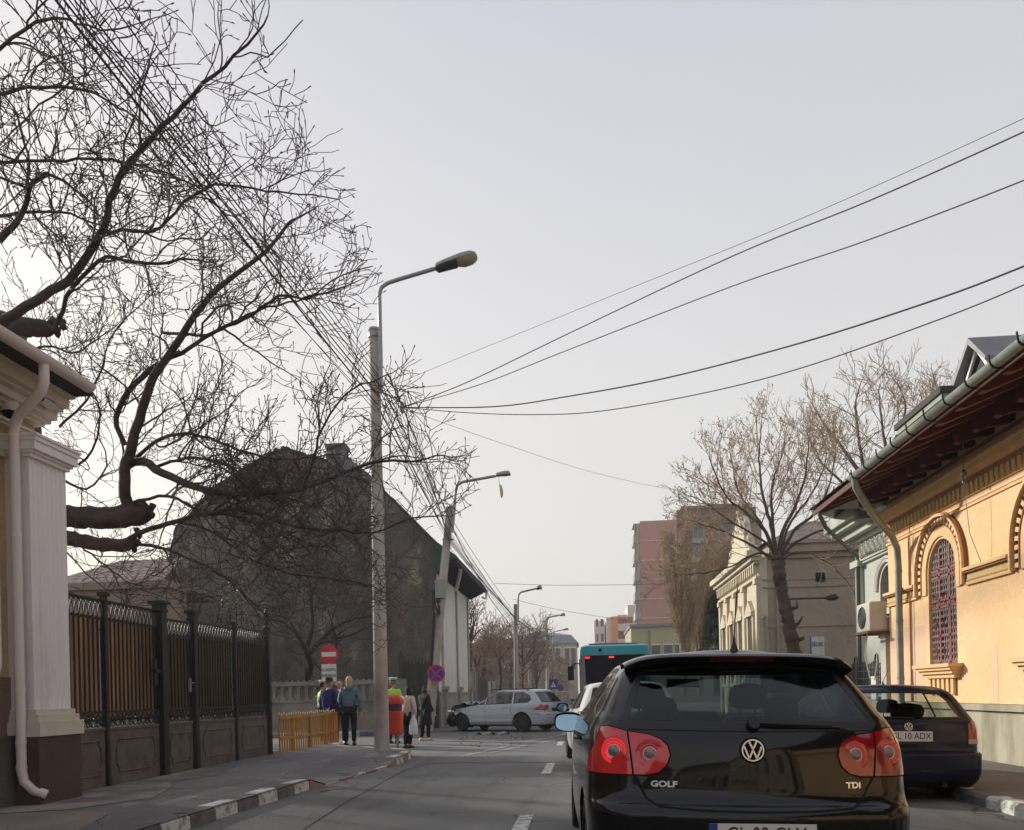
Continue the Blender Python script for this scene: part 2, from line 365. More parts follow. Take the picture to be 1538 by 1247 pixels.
mb = MB(); mb.box(-12.01, -6.6, -6.01, 9.65, .95, 1.62); P(mb, 'dado', M_mauve)
mb = MB(); mb.box(-12.02, -6.5, -6.02, 9.0, -.1, .95); P(mb, 'plinth', M_plint)
mb = MB(); mb.box(-6.9, -6.22, 9.0, 9.8, -.1, .93)
P(mb, 'pilaster_base', M_brown)
# fluted shaft
mb = MB(); pl = [(9.4, -6.62)]; n = 8; w = .68/n
pl = [(9.08, -6.7), (9.08, -6.32)]
for k in range(n):
    a = 9.08+.0+k*w
    for (da, dx) in ((.0, 0), (.012, 0), (.02, .018), (.045, .026), (.068, .018), (.078, 0)): pl.append((a+da*w/.085, -6.32-dx))
pl += [(9.76, -6.32), (9.76, -6.7)]
mb.prism(pl, 1.2, 4.18, lambda a, b, h: Vector((b, a, h))); sh = P(mb, 'pilaster_shaft', M_lil)
mb = MB()
for (z0, z1, x, y) in ((.93, 1.1, -6.2, .08), (1.1, 1.18, -6.24, .05), (1.18, 1.24, -6.28, .03)): mb.box(-6.9, x, 9.08-y, 9.76+y, z0, z1)
P(mb, 'pilaster_foot', M_cream)
mb = MB()
for (z0, z1, x, y) in ((4.16, 4.20, -6.28, .03), (4.20, 4.23, -6.25, .05), (4.23, 4.33, -6.2, .07), (4.33, 4.38, -6.18, .08), (4.38, 4.41, -6.16, .09)): mb.box(-6.9, x, 9.08-y, 9.76+y, z0, z1)
P(mb, 'capital', M_lil)
mb = MB()
for (z0, z1, x, y) in ((4.50, 4.53, -6.5, 9.72), (4.53, 4.56, -6.46, 9.76), (4.15, 4.21, -6.57, 9.04), (4.70, 4.74, -6.52, 9.68), (4.74, 4.78, -6.46, 9.72), (4.78, 4.88, -6.38, 9.72), (4.88, 4.92, -6.3, 9.72), (4.92, 5.03, -6.22, 9.72), (5.03, 5.06, -6.14, 9.72)): mb.box(-12, x, -6, y, z0, z1)
P(mb, 'cornice', M_cream)
# eave, roof, gutter
mb = MB(); mb.add([(-5.92, -6, 5.12), (-5.92, 9.72, 5.12), (-11, 9.72, 7.6), (-11, -6, 7.6), (-5.92, -6, 5.06), (-5.92, 9.72, 5.06), (-11, 9.72, 5.06), (-11, -6, 5.06)], [(0, 1, 2, 3), (4, 7, 6, 5), (0, 4, 5, 1), (1, 5, 6, 2), (3, 2, 6, 7)])
P(mb, 'roof', M_roofd)
mb = MB(); pr = [(.09*math.cos(a), .09*math.sin(a)) for a in [math.pi+math.pi*k/8 for k in range(9)]]+[(.075*math.cos(a), .075*math.sin(a)) for a in [2*math.pi-math.pi*k/8 for k in range(9)]]
mb.prism(pr, -6, 9.56, lambda a, b, h: Vector((-5.86+a, h, 5.13+b))); P(mb, 'gutter', M_pipew, smooth=40)
mb = MB()
c = [AX(66, 545, -5.88), AX(66, 575, -5.95), AX(62, 592, -6.05), AX(45, 608, -6.25), AX(30, 625, -6.42), AX(28, 650, -6.45)]
pts = [Vector((-5.87, 8.72, 5.08)), Vector((-5.87, 8.72, 4.86)), Vector((-5.92, 8.74, 4.76)), Vector((-6.28, 8.88, 4.58)), Vector((-6.36, 8.92, 4.5)), Vector((-6.4, 8.95, 4.36)), Vector((-6.4, 8.95, .55)), Vector((-6.38, 8.96, .42)), Vector((-6.3, 9.0, .32)), Vector((-6.18, 9.06, .26))]
mb.tube(pts, .055, 14)
for z in (4.34, 3.2, 1.45, .85, .56): mb.tube([(-6.4, 8.95, z), (-6.4, 8.95, z+.05)], .060, 14)
P(mb, 'downpipe', M_pipew, smooth=50)
mb = MB(); mb.tube([(-6.55, 8.83, 4.3), (-6.55, 8.83, 1.75), (-6.54, 8.78, 1.66), (-6.5, 8.5, 1.6)], .028, 8); mb.tube([(-6.55, 8.77, 4.3), (-6.55, 8.77, 1.68), (-6.54, 8.7, 1.6), (-6.5, 8.5, 1.56)], .014, 8)
P(mb, 'conduit', M_pipew, smooth=50)
mb = MB(); mb.box(-6.6, -6.55, 8.1, 8.52, .95, 1.55); P(mb, 'meter_box', M_cream)
mb = MB(); mb.box(-6.54, -6.5, 9.0, 9.0+.02, .6, .62)
# cameras
M_cam = mat('camera_shell', srgb(206, 200, 196), .4, var=.1)
for k, (px, py, lab, x, r) in enumerate(((15, 612, 'round-bodied security camera on the wall left of the downpipe', -6.5, .1), (70, 606, 'small bullet security camera under the cornice right of the downpipe', -6.3, .055))):
    c = AX(px, py, x); t = thing('security_camera', lab, 'camera', c, 0)
    mb = MB(); mb.tube([(-.14, 0, .05), (-.02, 0, .04), (0, 0, 0)], .02, 8); mb.build('bracket', M_cam, t, 40)
    mb = MB()
    if k == 0: mb.lathe([(.02, .1), (.09, .08), (.1, -.02), (.085, -.05)], n=18)
    else: mb.tube([(0, -.1, .02), (0, .1, -.01)], .05, 14)
    mb.build('housing', M_cam, t, 40)
    mb = MB()
    if k == 0: mb.lathe([(.085, -.05), (.07, -.1), (.03, -.13), (.001, -.135)], n=18)
    else: mb.tube([(0, -.104, .02), (0, -.1, .02)], .04, 14)
    mb.build('lens', mat('lens_dark', (.01, .01, .012), .1, var=0), t, 40)
# ============================================================ IRON FENCE
M_iron = mat('iron_paint', srgb(50, 48, 50), .5, metal=.25, var=.3, scale=8, bump=.25)
M_sheet = mat('rusty_sheet', srgb(112, 106, 100), .7, metal=.1, col2=srgb(88, 72, 66), scale=3.2, fine=.15, cmin=.3, cmax=.7)
M_cane = mat('cane_screen', srgb(170, 146, 120), .85, col2=srgb(124, 104, 86), scale=7, streak=True)
M_caned = mat('cane_screen_dark', srgb(124, 104, 90), .85, var=.4, scale=7, streak=True)
FXX = -6.6; Z0 = .15
FE = thing('iron_fence', 'tall black wrought iron fence with orange cane screening behind its bars', 'fence', (FXX, 10.9, Z0))
GA = thing('iron_gate', 'dark iron double gate and wicket with panelled sheet bottoms, next to the picket fence', 'gate', (FXX, 14.8, Z0))
def rel(o, root):
    o.location = -Vector(root.location); return o
def post(y, w, h, root, cap=True):
    mb = MB(); mb.box(FXX-w/2, FXX+w/2, y-w/2, y+w/2, Z0-.05, h)
    if cap: mb.box(FXX-w*.8, FXX+w*.8, y-w*.8, y+w*.8, h, h+.05); mb.box(FXX-w*.6, FXX+w*.6, y-w*.6, y+w*.6, h-.12, h-.08)
    rel(mb.build('post', M_iron, root), root)
def bay(y0, y1, root, top, cane):
    zb = .95; zs = 1.16
    mb = MB(); mb.box(FXX-.008, FXX+.008, y0, y1, Z0-.08, zb)          # sheet
    iy0, iy1, iz0, iz1 = y0+.13*(y1-y0), y1-.1*(y1-y0), Z0+.17, zb-.17; c = .055
    loop = [(iy0+c, iz0), (iy1-c, iz0), (iy1-c, iz0+c), (iy1, iz0+2.2*c), (iy1, iz1-2.2*c), (iy1-c, iz1-c), (iy1-c, iz1), (iy0+c, iz1), (iy0+c, iz1-c), (iy0, iz1-2.2*c), (iy0, iz0+2.2*c), (iy0+c, iz0+c)]
    pth = [Vector((FXX+.014, a, b)) for a, b in loop+[loop[0]]]
    mb.tube(pth, .012, 5)
    mb.box(FXX-.02, FXX+.022, y0, y1, zb-.03, zb+.01); rel(mb.build('base_panel', M_sheet, root), root)
    n = max(4, round((y1-y0)/.105)); s = (y1-y0)/n
    mb = MB()
    for k in range(n+1): mb.box(FXX-.010, FXX+.010, y0+k*s-.010, y0+k*s+.010, zs, top-.26)
    for z, h in ((zs, .03), (top-.28, .03), (top-.03, .035)): mb.box(FXX-.018, FXX+.018, y0, y1, z, z+h)
    rel(mb.build('bars', M_iron, root), root)
    mb = MB()   # lace of interlaced arcs
    for k in range(n+1):
        yc = y0+k*s
        for d in (-1, 1):
            pa = [(FXX+d*.006, min(max(yc+d*s*1.0*(1-math.cos(t*math.pi/2)), y0), y1), top-.25+.22*math.sin(t*math.pi/2)) for t in (0, .25, .5, .75, 1)]
            mb.tube(pa, .009, 4)
    for k in range(n):
        mb.lathe([(.001, -.02), (.018, -.01), (.018, .01), (.001, .02)], (FXX+.012, y0+(k+.5)*s, top-.25), 6)
    rel(mb.build('top_lace', M_iron, root), root)
    mb = MB()   # scroll band
    k = 0; y = y0+.06
    while y < y1-.04:
        for q in range(9):
            pass
        pth = [(FXX, y+.045*math.cos(a)*(1 if k % 2 else -1), zb+.11+.075*math.sin(a)*(.4+.07*j)) for j, a in enumerate([x*.62 for x in range(9)])]
        mb.tube(pth, .010, 5)
        mb.tube([(FXX, y-.05, zb+.02), (FXX+.01, y, zb+.11), (FXX, y+.05, zb+.2)], .011, 5); mb.tube([(FXX, y+.05, zb+.02), (FXX-.01, y, zb+.11), (FXX, y-.05, zb+.2)], .009, 5)
        mb.lathe([(.001, -.02), (.022, 0), (.001, .02)], (FXX+.012, y, zb+.11), 6)
        y += .115; k += 1
    rel(mb.build('scroll_band', M_iron, root), root)
    mb = MB()
    for k in range(n):
        mb.tube([(FXX-.05, y0+(k+.5)*s, zs-.12), (FXX-.05, y0+(k+.5)*s+rnd.uniform(-.004, .004), top-.28)], .031+rnd.uniform(-.003, .003), 6)
    rel(mb.build('cane_screen', M_cane if cane else M_caned, root, 50), root)
bay(9.98, 10.93, FE, 2.72, True); post(10.98, .075, 2.78, FE); bay(11.03, 12.4, FE, 2.72, True); post(12.5, .16, 2.82, FE)
post(9.98, .05, 2.7, FE, False)
bay(12.62, 13.5, GA, 2.62, False); post(13.6, .12, 2.78, GA); bay(13.7, 15.2, GA, 2.66, False); post(15.28, .07, 2.72, GA); bay(15.33, 16.8, GA, 2.7, False); post(16.92, .11, 2.75, GA, False)
mb = MB(); mb.lathe([(.075, 2.75), (.085, 2.8), (.04, 2.84), (.055, 2.9), (.03, 2.96), (.05, 3.02), (.062, 3.07), (.03, 3.16), (.004, 3.25)], (FXX, 16.92, 0), 10); rel(mb.build('finial', M_iron, GA, 50), GA)
mb = MB(); mb.box(FXX+.01, FXX+.04, 13.38, 13.44, 1.45, 1.68); mb.tube([(FXX+.03, 13.41, 1.6), (FXX+.1, 13.41, 1.6), (FXX+.1, 13.33, 1.6)], .011, 6); rel(mb.build('handle', M_galv, GA, 50), GA)
mb = MB(); mb.box(FXX+.02, FXX+.09, 12.2, 12.33, 1.75, 1.8); mb.box(FXX+.02, FXX+.05, 12.22, 12.31, 1.55, 1.95)
lb = mb.build('letter_box', M_iron); tag(lb, 'small iron letter box bracket hung on the fence near its thick post', 'letter box')
stains(M_tan, 1.2, srgb(150, 126, 98), .55, .75, (1, 1, .3), .5); stains(M_lil, 2, srgb(196, 188, 186), .55, .75, (1, 1, .2), .6)
# ============================================================ PICKET FENCE
M_pick = mat('picket_wood', srgb(196, 142, 66), .7, var=.35, scale=6, streak=True)
M_tip = mat('picket_tip', srgb(222, 214, 190), .7, var=.1)
PF = thing('picket_fence', 'low golden wooden picket fence with white tips between iron gate and pedestrians', 'fence', (-6.45, 17.3, .14))
mb = MB(); mt = MB(); y = 17.12; k = 0
while y < 21.1:
    x = -6.45; h = .98+rnd.uniform(-.02, .02); w = .026
    mb.add([(x-.01, y-w, .14), (x+.01, y-w, .14), (x+.01, y+w, .14), (x-.01, y+w, .14), (x-.01, y-w, h-.06), (x+.01, y-w, h-.06), (x+.01, y+w, h-.06), (x-.01, y+w, h-.06), (x-.01, y, h), (x+.01, y, h)],
           [(3, 2, 1, 0), (0, 1, 5, 4), (2, 3, 7, 6), (1, 2, 6, 9, 5), (0, 4, 8, 7, 3), (4, 5, 9, 8), (6, 7, 8, 9)])
    mt.box(x-.012, x+.012, y-.012, y+.012, h-.035, h+.02)
    y += .15; k += 1
rel(mb.build('pickets', M_pick, PF), PF); rel(mt.build('picket_tips', M_tip, PF), PF)
mb = MB()
for z in (.42, .86): mb.box(-6.435, -6.41, 17.1, 21.15, z, z+.06)
rel(mb.build('rails', M_pick, PF), PF)
for y in (17.9, 19.0, 20.2, 21.15):
    mb = MB(); mb.box(-6.48, -6.40, y-.04, y+.04, .14, .93); rel(mb.build('post', M_pick, PF), PF)
# ============================================================ GARDEN WALL across the side street
M_gw = mat('old_render', srgb(146, 140, 130), .95, var=.45, scale=1.2, bump=.6, bscale=30, fine=.25)
WY = 29.3
GW = thing('garden_wall', 'old grey garden wall with a pierced balustrade band behind the pedestrians', 'wall', (-9, WY, .15))
mb = MB(); mb.box(-22, -6.75, WY, WY+.25, .1, 1.15); mb.box(-22, -6.7, WY-.04, WY+.29, 1.15, 1.22); mb.box(-22, -6.7, WY-.05, WY+.3, 1.75, 1.9); mb.box(-22, -6.75, WY+.1, WY+.16, 1.2, 1.78)
x = -22
while x < -6.8:
    mb.box(x-.05, x+.05, WY+.0, WY+.2, 1.2, 1.78); mb.prism([(x+.05, 1.74), (x+.14, 1.74), (x+.05, 1.62)], WY+.01, WY+.1, lambda a, b, h: Vector((a, h, b))); mb.prism([(x-.05, 1.74), (x-.14, 1.74), (x-.05, 1.62)], WY+.01, WY+.1, lambda a, b, h: Vector((a, h, b)))
    mb.prism([(x+.05, 1.22), (x+.14, 1.22), (x+.05, 1.36)], WY+.01, WY+.1, lambda a, b, h: Vector((a, h, b))); mb.prism([(x-.05, 1.22), (x-.14, 1.22), (x-.05, 1.36)], WY+.01, WY+.1, lambda a, b, h: Vector((a, h, b)))
    x += .3
rel(mb.build('wall_body', M_gw, GW), GW)
# rows of cresting
mb = MB(); x = -22
while x < -6.8: mb.lathe([(.05, 0), (.055, .03), (.03, .05), (.001, .06)], (x, WY+.12, 1.9), 6); x += .22
rel(mb.build('cresting', M_gw, GW), GW)
ub = MB(); ub.box(-6.72, -6.3, WY-.25, WY-.05, 1.0, 1.92); ub.box(-6.66, -6.36, WY-.2, WY-.07, .1, 1.0)
tag(ub.build('utility_box', mat('box_grey', srgb(128, 126, 124), .6, var=.15)), 'pale grey utility cabinet between the garden wall and the green gate', 'cabinet')
M_green = mat('gate_green', srgb(62, 68, 56), .8, var=.4, scale=4, streak=True)
GG = thing('wooden_gate', 'weathered dark green plank gate beside the tall sooty house', 'gate', (-6.3, 30.3, .1))
mb = MB(); x = -6.66
while x < -5.55: mb.box(x, x+.105, 30.3, 30.34, .12, 2.52+.05*math.sin(x*17)); x += .115
for z in (.5, 1.4, 2.3): mb.box(-6.66, -5.5, 30.34, 30.4, z, z+.12)
rel(mb.build('planks', M_green, GG), GG)
for x in (-6.74, -5.46):
    mb = MB(); mb.box(x-.07, x+.07, 30.25, 30.42, .1, 2.8); mb.lathe([(.08, 2.8), (.05, 2.86), (.06, 2.92), (.005, 3.0)], (x, 30.33, 0), 8); rel(mb.build('post', M_green, GG), GG)
mb = MB(); x = -6.6
while x < -5.5: mb.lathe([(.02, 2.5), (.03, 2.58), (.004, 2.7)], (x, 30.33, 0), 5); x += .13
rel(mb.build('spikes', M_green, GG), GG)
# ============================================================ YELLOW HOUSE
M_yel = mat('ochre_plaster', srgb(237, 202, 158), .9, col2=srgb(230, 190, 140), scale=.9, bump=.25, bscale=120, fine=.08, cmin=.3, cmax=.7)
M_yel2 = mat('ochre_trim', srgb(230, 194, 142), .85, var=.15, scale=3)
M_ytrim = mat('khaki_frieze', srgb(214, 184, 128), .85, var=.15, scale=3)
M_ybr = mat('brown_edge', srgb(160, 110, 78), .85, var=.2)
M_pinkp = mat('primer_patch', srgb(228, 192, 160), .9, var=.08)
M_plin = mat('grey_stone_plinth', srgb(178, 172, 152), .9, col2=srgb(126, 118, 98), scale=1.6, streak=(1, 1, .25), bump=.35, bscale=40, cmin=.36, cmax=.62)
M_redw = mat('maroon_wood', srgb(92, 40, 32), .65, var=.35, scale=6)
M_gut = mat('zinc_gutter', srgb(150, 156, 148), .5, metal=.15, col2=srgb(122, 130, 122), scale=4)
M_roofg = mat('tin_roof', srgb(132, 130, 130), .5, metal=.3, var=.3, scale=3)
M_wpane = glass('window_pane', srgb(70, 84, 88), .04)
M_dkroom = mat('room_dark', (.015, .015, .017), .9, var=0)
M_grille = mat('red_grille', srgb(142, 74, 70), .6, var=.3, scale=9)
M_gril2 = mat('pale_grille', srgb(196, 192, 190), .5, var=.2)
YX = 6.2
stains(M_yel, 1.1, srgb(206, 162, 112), .56, .72, (1, 1, .25), .6); stains(M_yel, 3.5, srgb(240, 216, 184), .63, .68, (1, 1, .8), .5); stains(M_plin, 2.4, srgb(96, 88, 70), .56, .7, (1, 1, .3), .6)
Y = thing('yellow_house', 'ochre house on the right with arched grilled windows and maroon eaves', 'house', (YX, 8, .1))
f = FX(YX, -1)
W = [(15.0, .56, 1.62, 3.25), (11.55, .56, 1.62, 3.25), (8.1, .56, 1.62, 3.25), (4.65, .56, 1.62, 3.25), (1.2, .56, 1.62, 3.25)]
wl = wall_poly('wall', rect(-4, 17.5, .98, 5.55), [arch(c-r, c+r, a, b, 18) for c, r, a, b in W], f, .45, M_yel, Y); rel(wl, Y)
mb = MB(); mb.box(YX+.45, 16, -4, 17.5, 0, 5.5); mb.box(YX+.01, YX+.5, 17.47, 17.52, 0, 5.5); rel(mb.build('inner_wall', M_yel, Y), Y)
mb = MB(); mb.box(YX-.10, YX+.4, -4.05, 17.55, 0, .84); mb.box(YX-.06, YX+.4, -4.05, 17.55, .84, .88); mb.box(YX-.13, YX+.4, -4.05, 17.58, .88, .975); rel(mb.build('plinth', M_plin, Y), Y)
mb = MB(); mb.prism([(13.1, .985), (13.34, .985), (13.3, 1.55), (13.24, 1.86), (13.12, 1.88), (13.1, 1.5)], 0, .003, f); rel(mb.build('primer_patch', M_pinkp, Y), Y)
mb = MB(); mb.prism([(15.75, .985), (17.49, .985), (17.49, 2.42), (15.75, 2.38)], 0, .002, f); rel(mb.build('primer_patch', M_pinkp, Y), Y)
for c, r, a, b in W:
    # ring hood moulding
    def ring(r0, r1, h0, h1, zlow, n=26):
        pts = [(c+r1, zlow)]+[(c+r1*math.cos(math.pi*k/n), b+r1*math.sin(math.pi*k/n)) for k in range(n+1)]+[(c-r1, zlow), (c-r0, zlow)]+[(c-r0*math.cos(math.pi*k/n), b+r0*math.sin(math.pi*k/n)) for k in range(n+1)]+[(c+r0, zlow)]
        m_ = MB(); N = len(pts)//2; out_ = pts[:N]; in_ = pts[N:][::-1]
        vs = [f(p[0], p[1], h) for p, h in [(p, h0) for p in out_]+[(p, h1) for p in out_]+[(p, h1) for p in in_]+[(p, h0) for p in in_]]
        fs = []
        for q in range(N-1):
            for s_ in range(4):
                s2 = (s_+1) % 4; fs.append((s_*N+q, s_*N+q+1, s2*N+q+1, s2*N+q))
        fs += [(0, N, 2*N, 3*N), (N-1, 4*N-1, 3*N-1, 2*N-1)]
        m_.add(vs, fs); return m_
    rel(ring(.60, .78, -.01, .03, 2.9).build('arch_moulding', M_yel2, Y), Y)
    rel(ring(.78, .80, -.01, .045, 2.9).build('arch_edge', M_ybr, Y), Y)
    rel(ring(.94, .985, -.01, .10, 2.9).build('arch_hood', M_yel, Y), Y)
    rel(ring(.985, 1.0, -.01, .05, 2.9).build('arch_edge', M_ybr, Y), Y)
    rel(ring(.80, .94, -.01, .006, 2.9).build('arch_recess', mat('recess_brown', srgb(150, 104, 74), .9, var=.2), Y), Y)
    mb = MB(); n = 27
    L = math.pi*.865+2*.35
    for k in range(n):
        s_ = L*(k+.5)/n
        if s_ < .35: pc = (c+.865, 2.9+s_); an = 0
        elif s_ > L-.35: pc = (c-.865, 2.9+L-s_); an = math.pi
        else: an = (s_-.35)/.865; pc = (c+.865*math.cos(an), b+.865*math.sin(an))
        off = 0; ca, sa = math.cos(an), math.sin(an)
        q = [(pc[0]+(off+u)*ca-w_*sa, pc[1]+(off+u)*sa+w_*ca) for u, w_ in ((-.058, -.034), (.058, -.034), (.058, .034), (-.058, .034))]
        mb.prism(q, .01, .045, f)
    rel(mb.build('arch_brick_pattern', M_yel2, Y), Y)
    # window: frame, glass, grille
    fr = MB(); 
    for yy in (c-r, c-.03-.17, c-.03+.17, c+r-.05): fr.box(YX+.15, YX+.20, yy, yy+.05, a, b+math.sqrt(max(0, r*r-(yy+.025-c)**2)) if abs(yy+.025-c) < r else b)
    for zz in (a, a+1.05, b-.03): fr.box(YX+.15, YX+.20, c-r, c+r, zz, zz+.06)
    wf = fr.build('window', M_grille, Y); rel(wf, Y)
    gp = MB(); gp.prism(arch(c-r, c+r, a, b, 18), -.20, -.19, f); gp.build('pane', M_wpane, wf)
    dk = MB(); dk.prism(arch(c-r, c+r, a, b, 18), -.40, -.39, f); dk.build('curtain', mat('curtain_grey', srgb(96, 104, 106), .9, var=.4, scale=5, streak=True), wf)
    gr = MB(); rg = random.Random(7)
    for q in range(13):
        yy = c-r+.03+q*(2*r-.06)/12; zt = b+math.sqrt(max(0, r*r-(yy-c)**2))-.02
        gr.box(YX+.06, YX+.072, yy-.006, yy+.006, a+.02, zt)
        z = a+.08
        while z < zt-.06:
            gr.tube([(YX+.055, yy+(.03 if q % 2 else -.03)*math.cos(t)*(1-t*.09), z+.03*math.sin(t)*(1-t*.09)) for t in [x*.9 for x in range(9)]], .0075, 4, cap=False)
            z += .11
    rel(gr.build('grille', M_gril2, Y), Y)
    g2 = MB()
    for zz in (a+.02, a+.5, a+1.0, a+1.12, b-.1, b+.02):
        g2.box(YX+.04, YX+.065, c-r+.01, c+r-.01, zz, zz+.045)
    for yy in (c-.2, c+.2): g2.box(YX+.04, YX+.065, yy-.03, yy+.03, a, b+.42)
    for yy in (c-.4, c, c+.4):
        for zz in (a+.25, a+.75, b-.45): g2.tube([(YX+.045, yy+.07*math.cos(t), zz+.1*math.sin(t)) for t in [x*.785 for x in range(9)]], .009, 4, cap=False)
    rel(g2.build('grille_frame', M_grille, Y), Y)
    sb = MB()
    for z0, z1, d, e in ((a-.04, a+.02, .24, .2), (a-.09, a-.04, .20, .16), (a-.15, a-.09, .15, .12), (a-.22, a-.15, .1, .08)): sb.box(YX-d, YX+.2, c-r-e, c+r+e, z0, z1)
    rel(sb.build('sill', M_yel2, Y), Y)
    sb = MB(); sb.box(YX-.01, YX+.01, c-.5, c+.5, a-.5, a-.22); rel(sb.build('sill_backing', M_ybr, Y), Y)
    sb = MB()
    for q in range(6): sb.box(YX-.06, YX+.01, c-.5+q*.182, c-.5+q*.182+.1, a-.5, a-.22)
    rel(sb.build('sill_balusters', M_yel2, Y), Y)
# string course between arches
segs = [(16.0, 17.52), (12.56, 14.0), (9.1, 10.55), (5.65, 7.1), (2.2, 3.65), (-4, .2)]
for y0, y1 in segs:
    mb = MB(); mf = MB(); me_ = MB(); dz = -.06
    mb.box(YX-.12, YX+.01, y0, y1, 3.16+dz, 3.21+dz); mb.box(YX-.05, YX+.01, y0, y1, 2.94+dz, 2.985+dz)
    mf.box(YX-.03, YX+.01, y0, y1, 2.985+dz, 3.13+dz); me_.box(YX-.09, YX+.01, y0, y1, 3.13+dz, 3.16+dz)
    y = y0+.03
    while y < y1-.02: mf.box(YX-.045, YX, y, y+.02, 3.0+dz, 3.02+dz); y += .04
    rel(mb.build('string_course', M_yel2, Y), Y); rel(mf.build('frieze', M_ytrim, Y), Y); rel(me_.build('string_edge', M_ybr, Y), Y)
# cornice with dentils
mb = MB(); me_ = MB(); md = MB()
for z0, z1, d in ((4.12, 4.16, .03), (4.56, 4.62, .12), (4.62, 4.72, .16), (4.72, 4.76, .2)): mb.box(YX-d, YX+.01, -4, 17.52+d*.4, z0, z1)
for z0, z1, d in ((4.16, 4.18, .025), (4.48, 4.56, .06), (4.95, 5.0, .03)): me_.box(YX-d, YX+.01, -4, 17.52, z0, z1)
y = -3.98
while y < 17.5: md.prism([(y, 4.36), (y+.05, 4.30), (y+.1, 4.36), (y+.1, 4.48), (y, 4.48)], 0, .07, f); y += .16
md.box(YX-.03, YX+.01, -4, 17.52, 4.28, 4.48)
rel(mb.build('cornice', M_yel2, Y), Y); rel(me_.build('cornice_edge', M_ybr, Y), Y); rel(md.build('dentils', M_ytrim, Y), Y)
# eaves
EX = 4.8
mb = MB(); mb.add([(EX+.05, -4, 4.93), (EX+.05, 17.9, 4.93), (YX+.1, 17.9, 5.56), (YX+.1, -4, 5.56)], [(0, 1, 2, 3)]); mb.add([(EX+.05, -4, 4.96), (EX+.05, 17.9, 4.96), (YX+.1, 17.9, 5.59), (YX+.1, -4, 5.59)], [(3, 2, 1, 0)])
mb.box(EX+.04, EX+.07, -4, 17.9, 4.87, 4.99)
rel(mb.build('soffit', M_redw, Y), Y)
mb = MB(); y = -3.7; sl_ = (5.56-4.93)/(YX-EX)
while y < 17.8:
    def rz(x): return 4.93+(x-EX-.05)*sl_
    pr = [(EX+.09, rz(EX+.09)), (EX+.09, rz(EX+.09)-.10), (EX+.16, rz(EX+.2)-.15), (YX-.55, rz(YX-.6)-.15), (YX-.55, rz(YX-.6)-.33), (YX-.48, rz(YX-.5)-.4), (YX-.4, rz(YX-.5)-.36), (YX+.02, rz(YX)-.5), (YX+.02, rz(YX+.02))]
    mb.prism(pr, y, y+.14, lambda a_, b_, h: Vector((a_, h, b_))); y += .62
rel(mb.build('rafters', M_redw, Y), Y)
mb = MB(); xr = 11.5
mb.add([(EX-.03, -4, 5.0), (EX-.03, 17.95, 5.0), (xr, 14, 7.9), (xr, -4, 7.9), (17, 17.95, 5.0), (17, -4, 5)], [(0, 1, 2, 3), (3, 2, 4, 5), (1, 4, 2)])
rf = mb.build('roof', M_roofg, Y); rel(rf, Y)
def gutter(p0, p1, r=.075, par=None, root=None, m=M_gut):
    p0, p1 = Vector(p0), Vector(p1); d = (p1-p0).normalized(); s_ = Vector((d.y, -d.x, 0)).normalized()
    prof = [(r*math.cos(a_), r*math.sin(a_)) for a_ in [math.pi+math.pi*k/8 for k in range(9)]]+[(r*.85*math.cos(a_), r*.85*math.sin(a_)) for a_ in [2*math.pi-math.pi*k/8 for k in range(9)]]
    m_ = MB(); m_.prism(prof, 0, (p1-p0).length, lambda a_, b_, h: p0+d*h+s_*a_+Vector((0, 0, b_))); g_ = rel(m_.build('gutter', m, par, 40), root)
    L = (p1-p0).length; k = .35
    while k < L:
        ms = MB(); ms.tube([p0+d*k+s_*(-r-.012)+Vector((0, 0, .07)), p0+d*k+s_*(-r-.006)]+[p0+d*k+s_*((r+.006)*math.cos(a_))+Vector((0, 0, (r+.006)*math.sin(a_))) for a_ in [math.pi+math.pi*j/6 for j in range(7)]]+[p0+d*k+s_*(r*.6)+Vector((0, 0, .03))], .012, 5); ms.build('strap', M_dark, g_); k += .62
    return g_
gutter((EX, -4, 4.99), (EX, 15.2, 4.99), .083, Y, Y)
mb = MB(); pts = [(EX, 15.05, 4.92), (EX+.02, 15.07, 4.78), (EX+.2, 15.25, 4.6), (5.45, 15.9, 4.36), (5.85, 16.3, 4.12), (6.0, 16.45, 3.9), (6.03, 16.5, 3.6), (6.03, 16.5, .35), (6.0, 16.45, .2)]
pts = [Vector(p) for p in pts]; mb.tube(pts, .062, 12)
for z in (3.45, 2.5, 1.4, .6): mb.tube([(6.03, 16.5, z), (6.03, 16.5, z+.05)], .07, 12)
rel(mb.build('downpipe', M_gut, Y, 50), Y)
mb = MB(); mb.tube([(6.14, 16.27, 4.1), (6.14, 16.27, .98)], .012, 6); mb.tube([(6.14, 16.2, 4.9), (6.15, 16.22, 2.9)], .008, 5); rel(mb.build('conduit', M_ybr, Y), Y)
for y0 in (13.4, 10.6):
    mb = MB(); mb.tube([(5.9, y0, 5.2), (5.9, y0, 4.62)], .01, 5); mb.lathe([(.015, 4.6), (.045, 4.55), (.045, 4.5), (.02, 4.44), (.03, 4.4), (.001, 4.34)], (5.9, y0, 0), 10); mb.tube([(5.9, y0, 4.36), (5.95, y0-.05, 3.6), (6.1, y0-.1, 3.1)], .006, 4)
    rel(mb.build('hanging_insulator', M_galv, Y), Y)
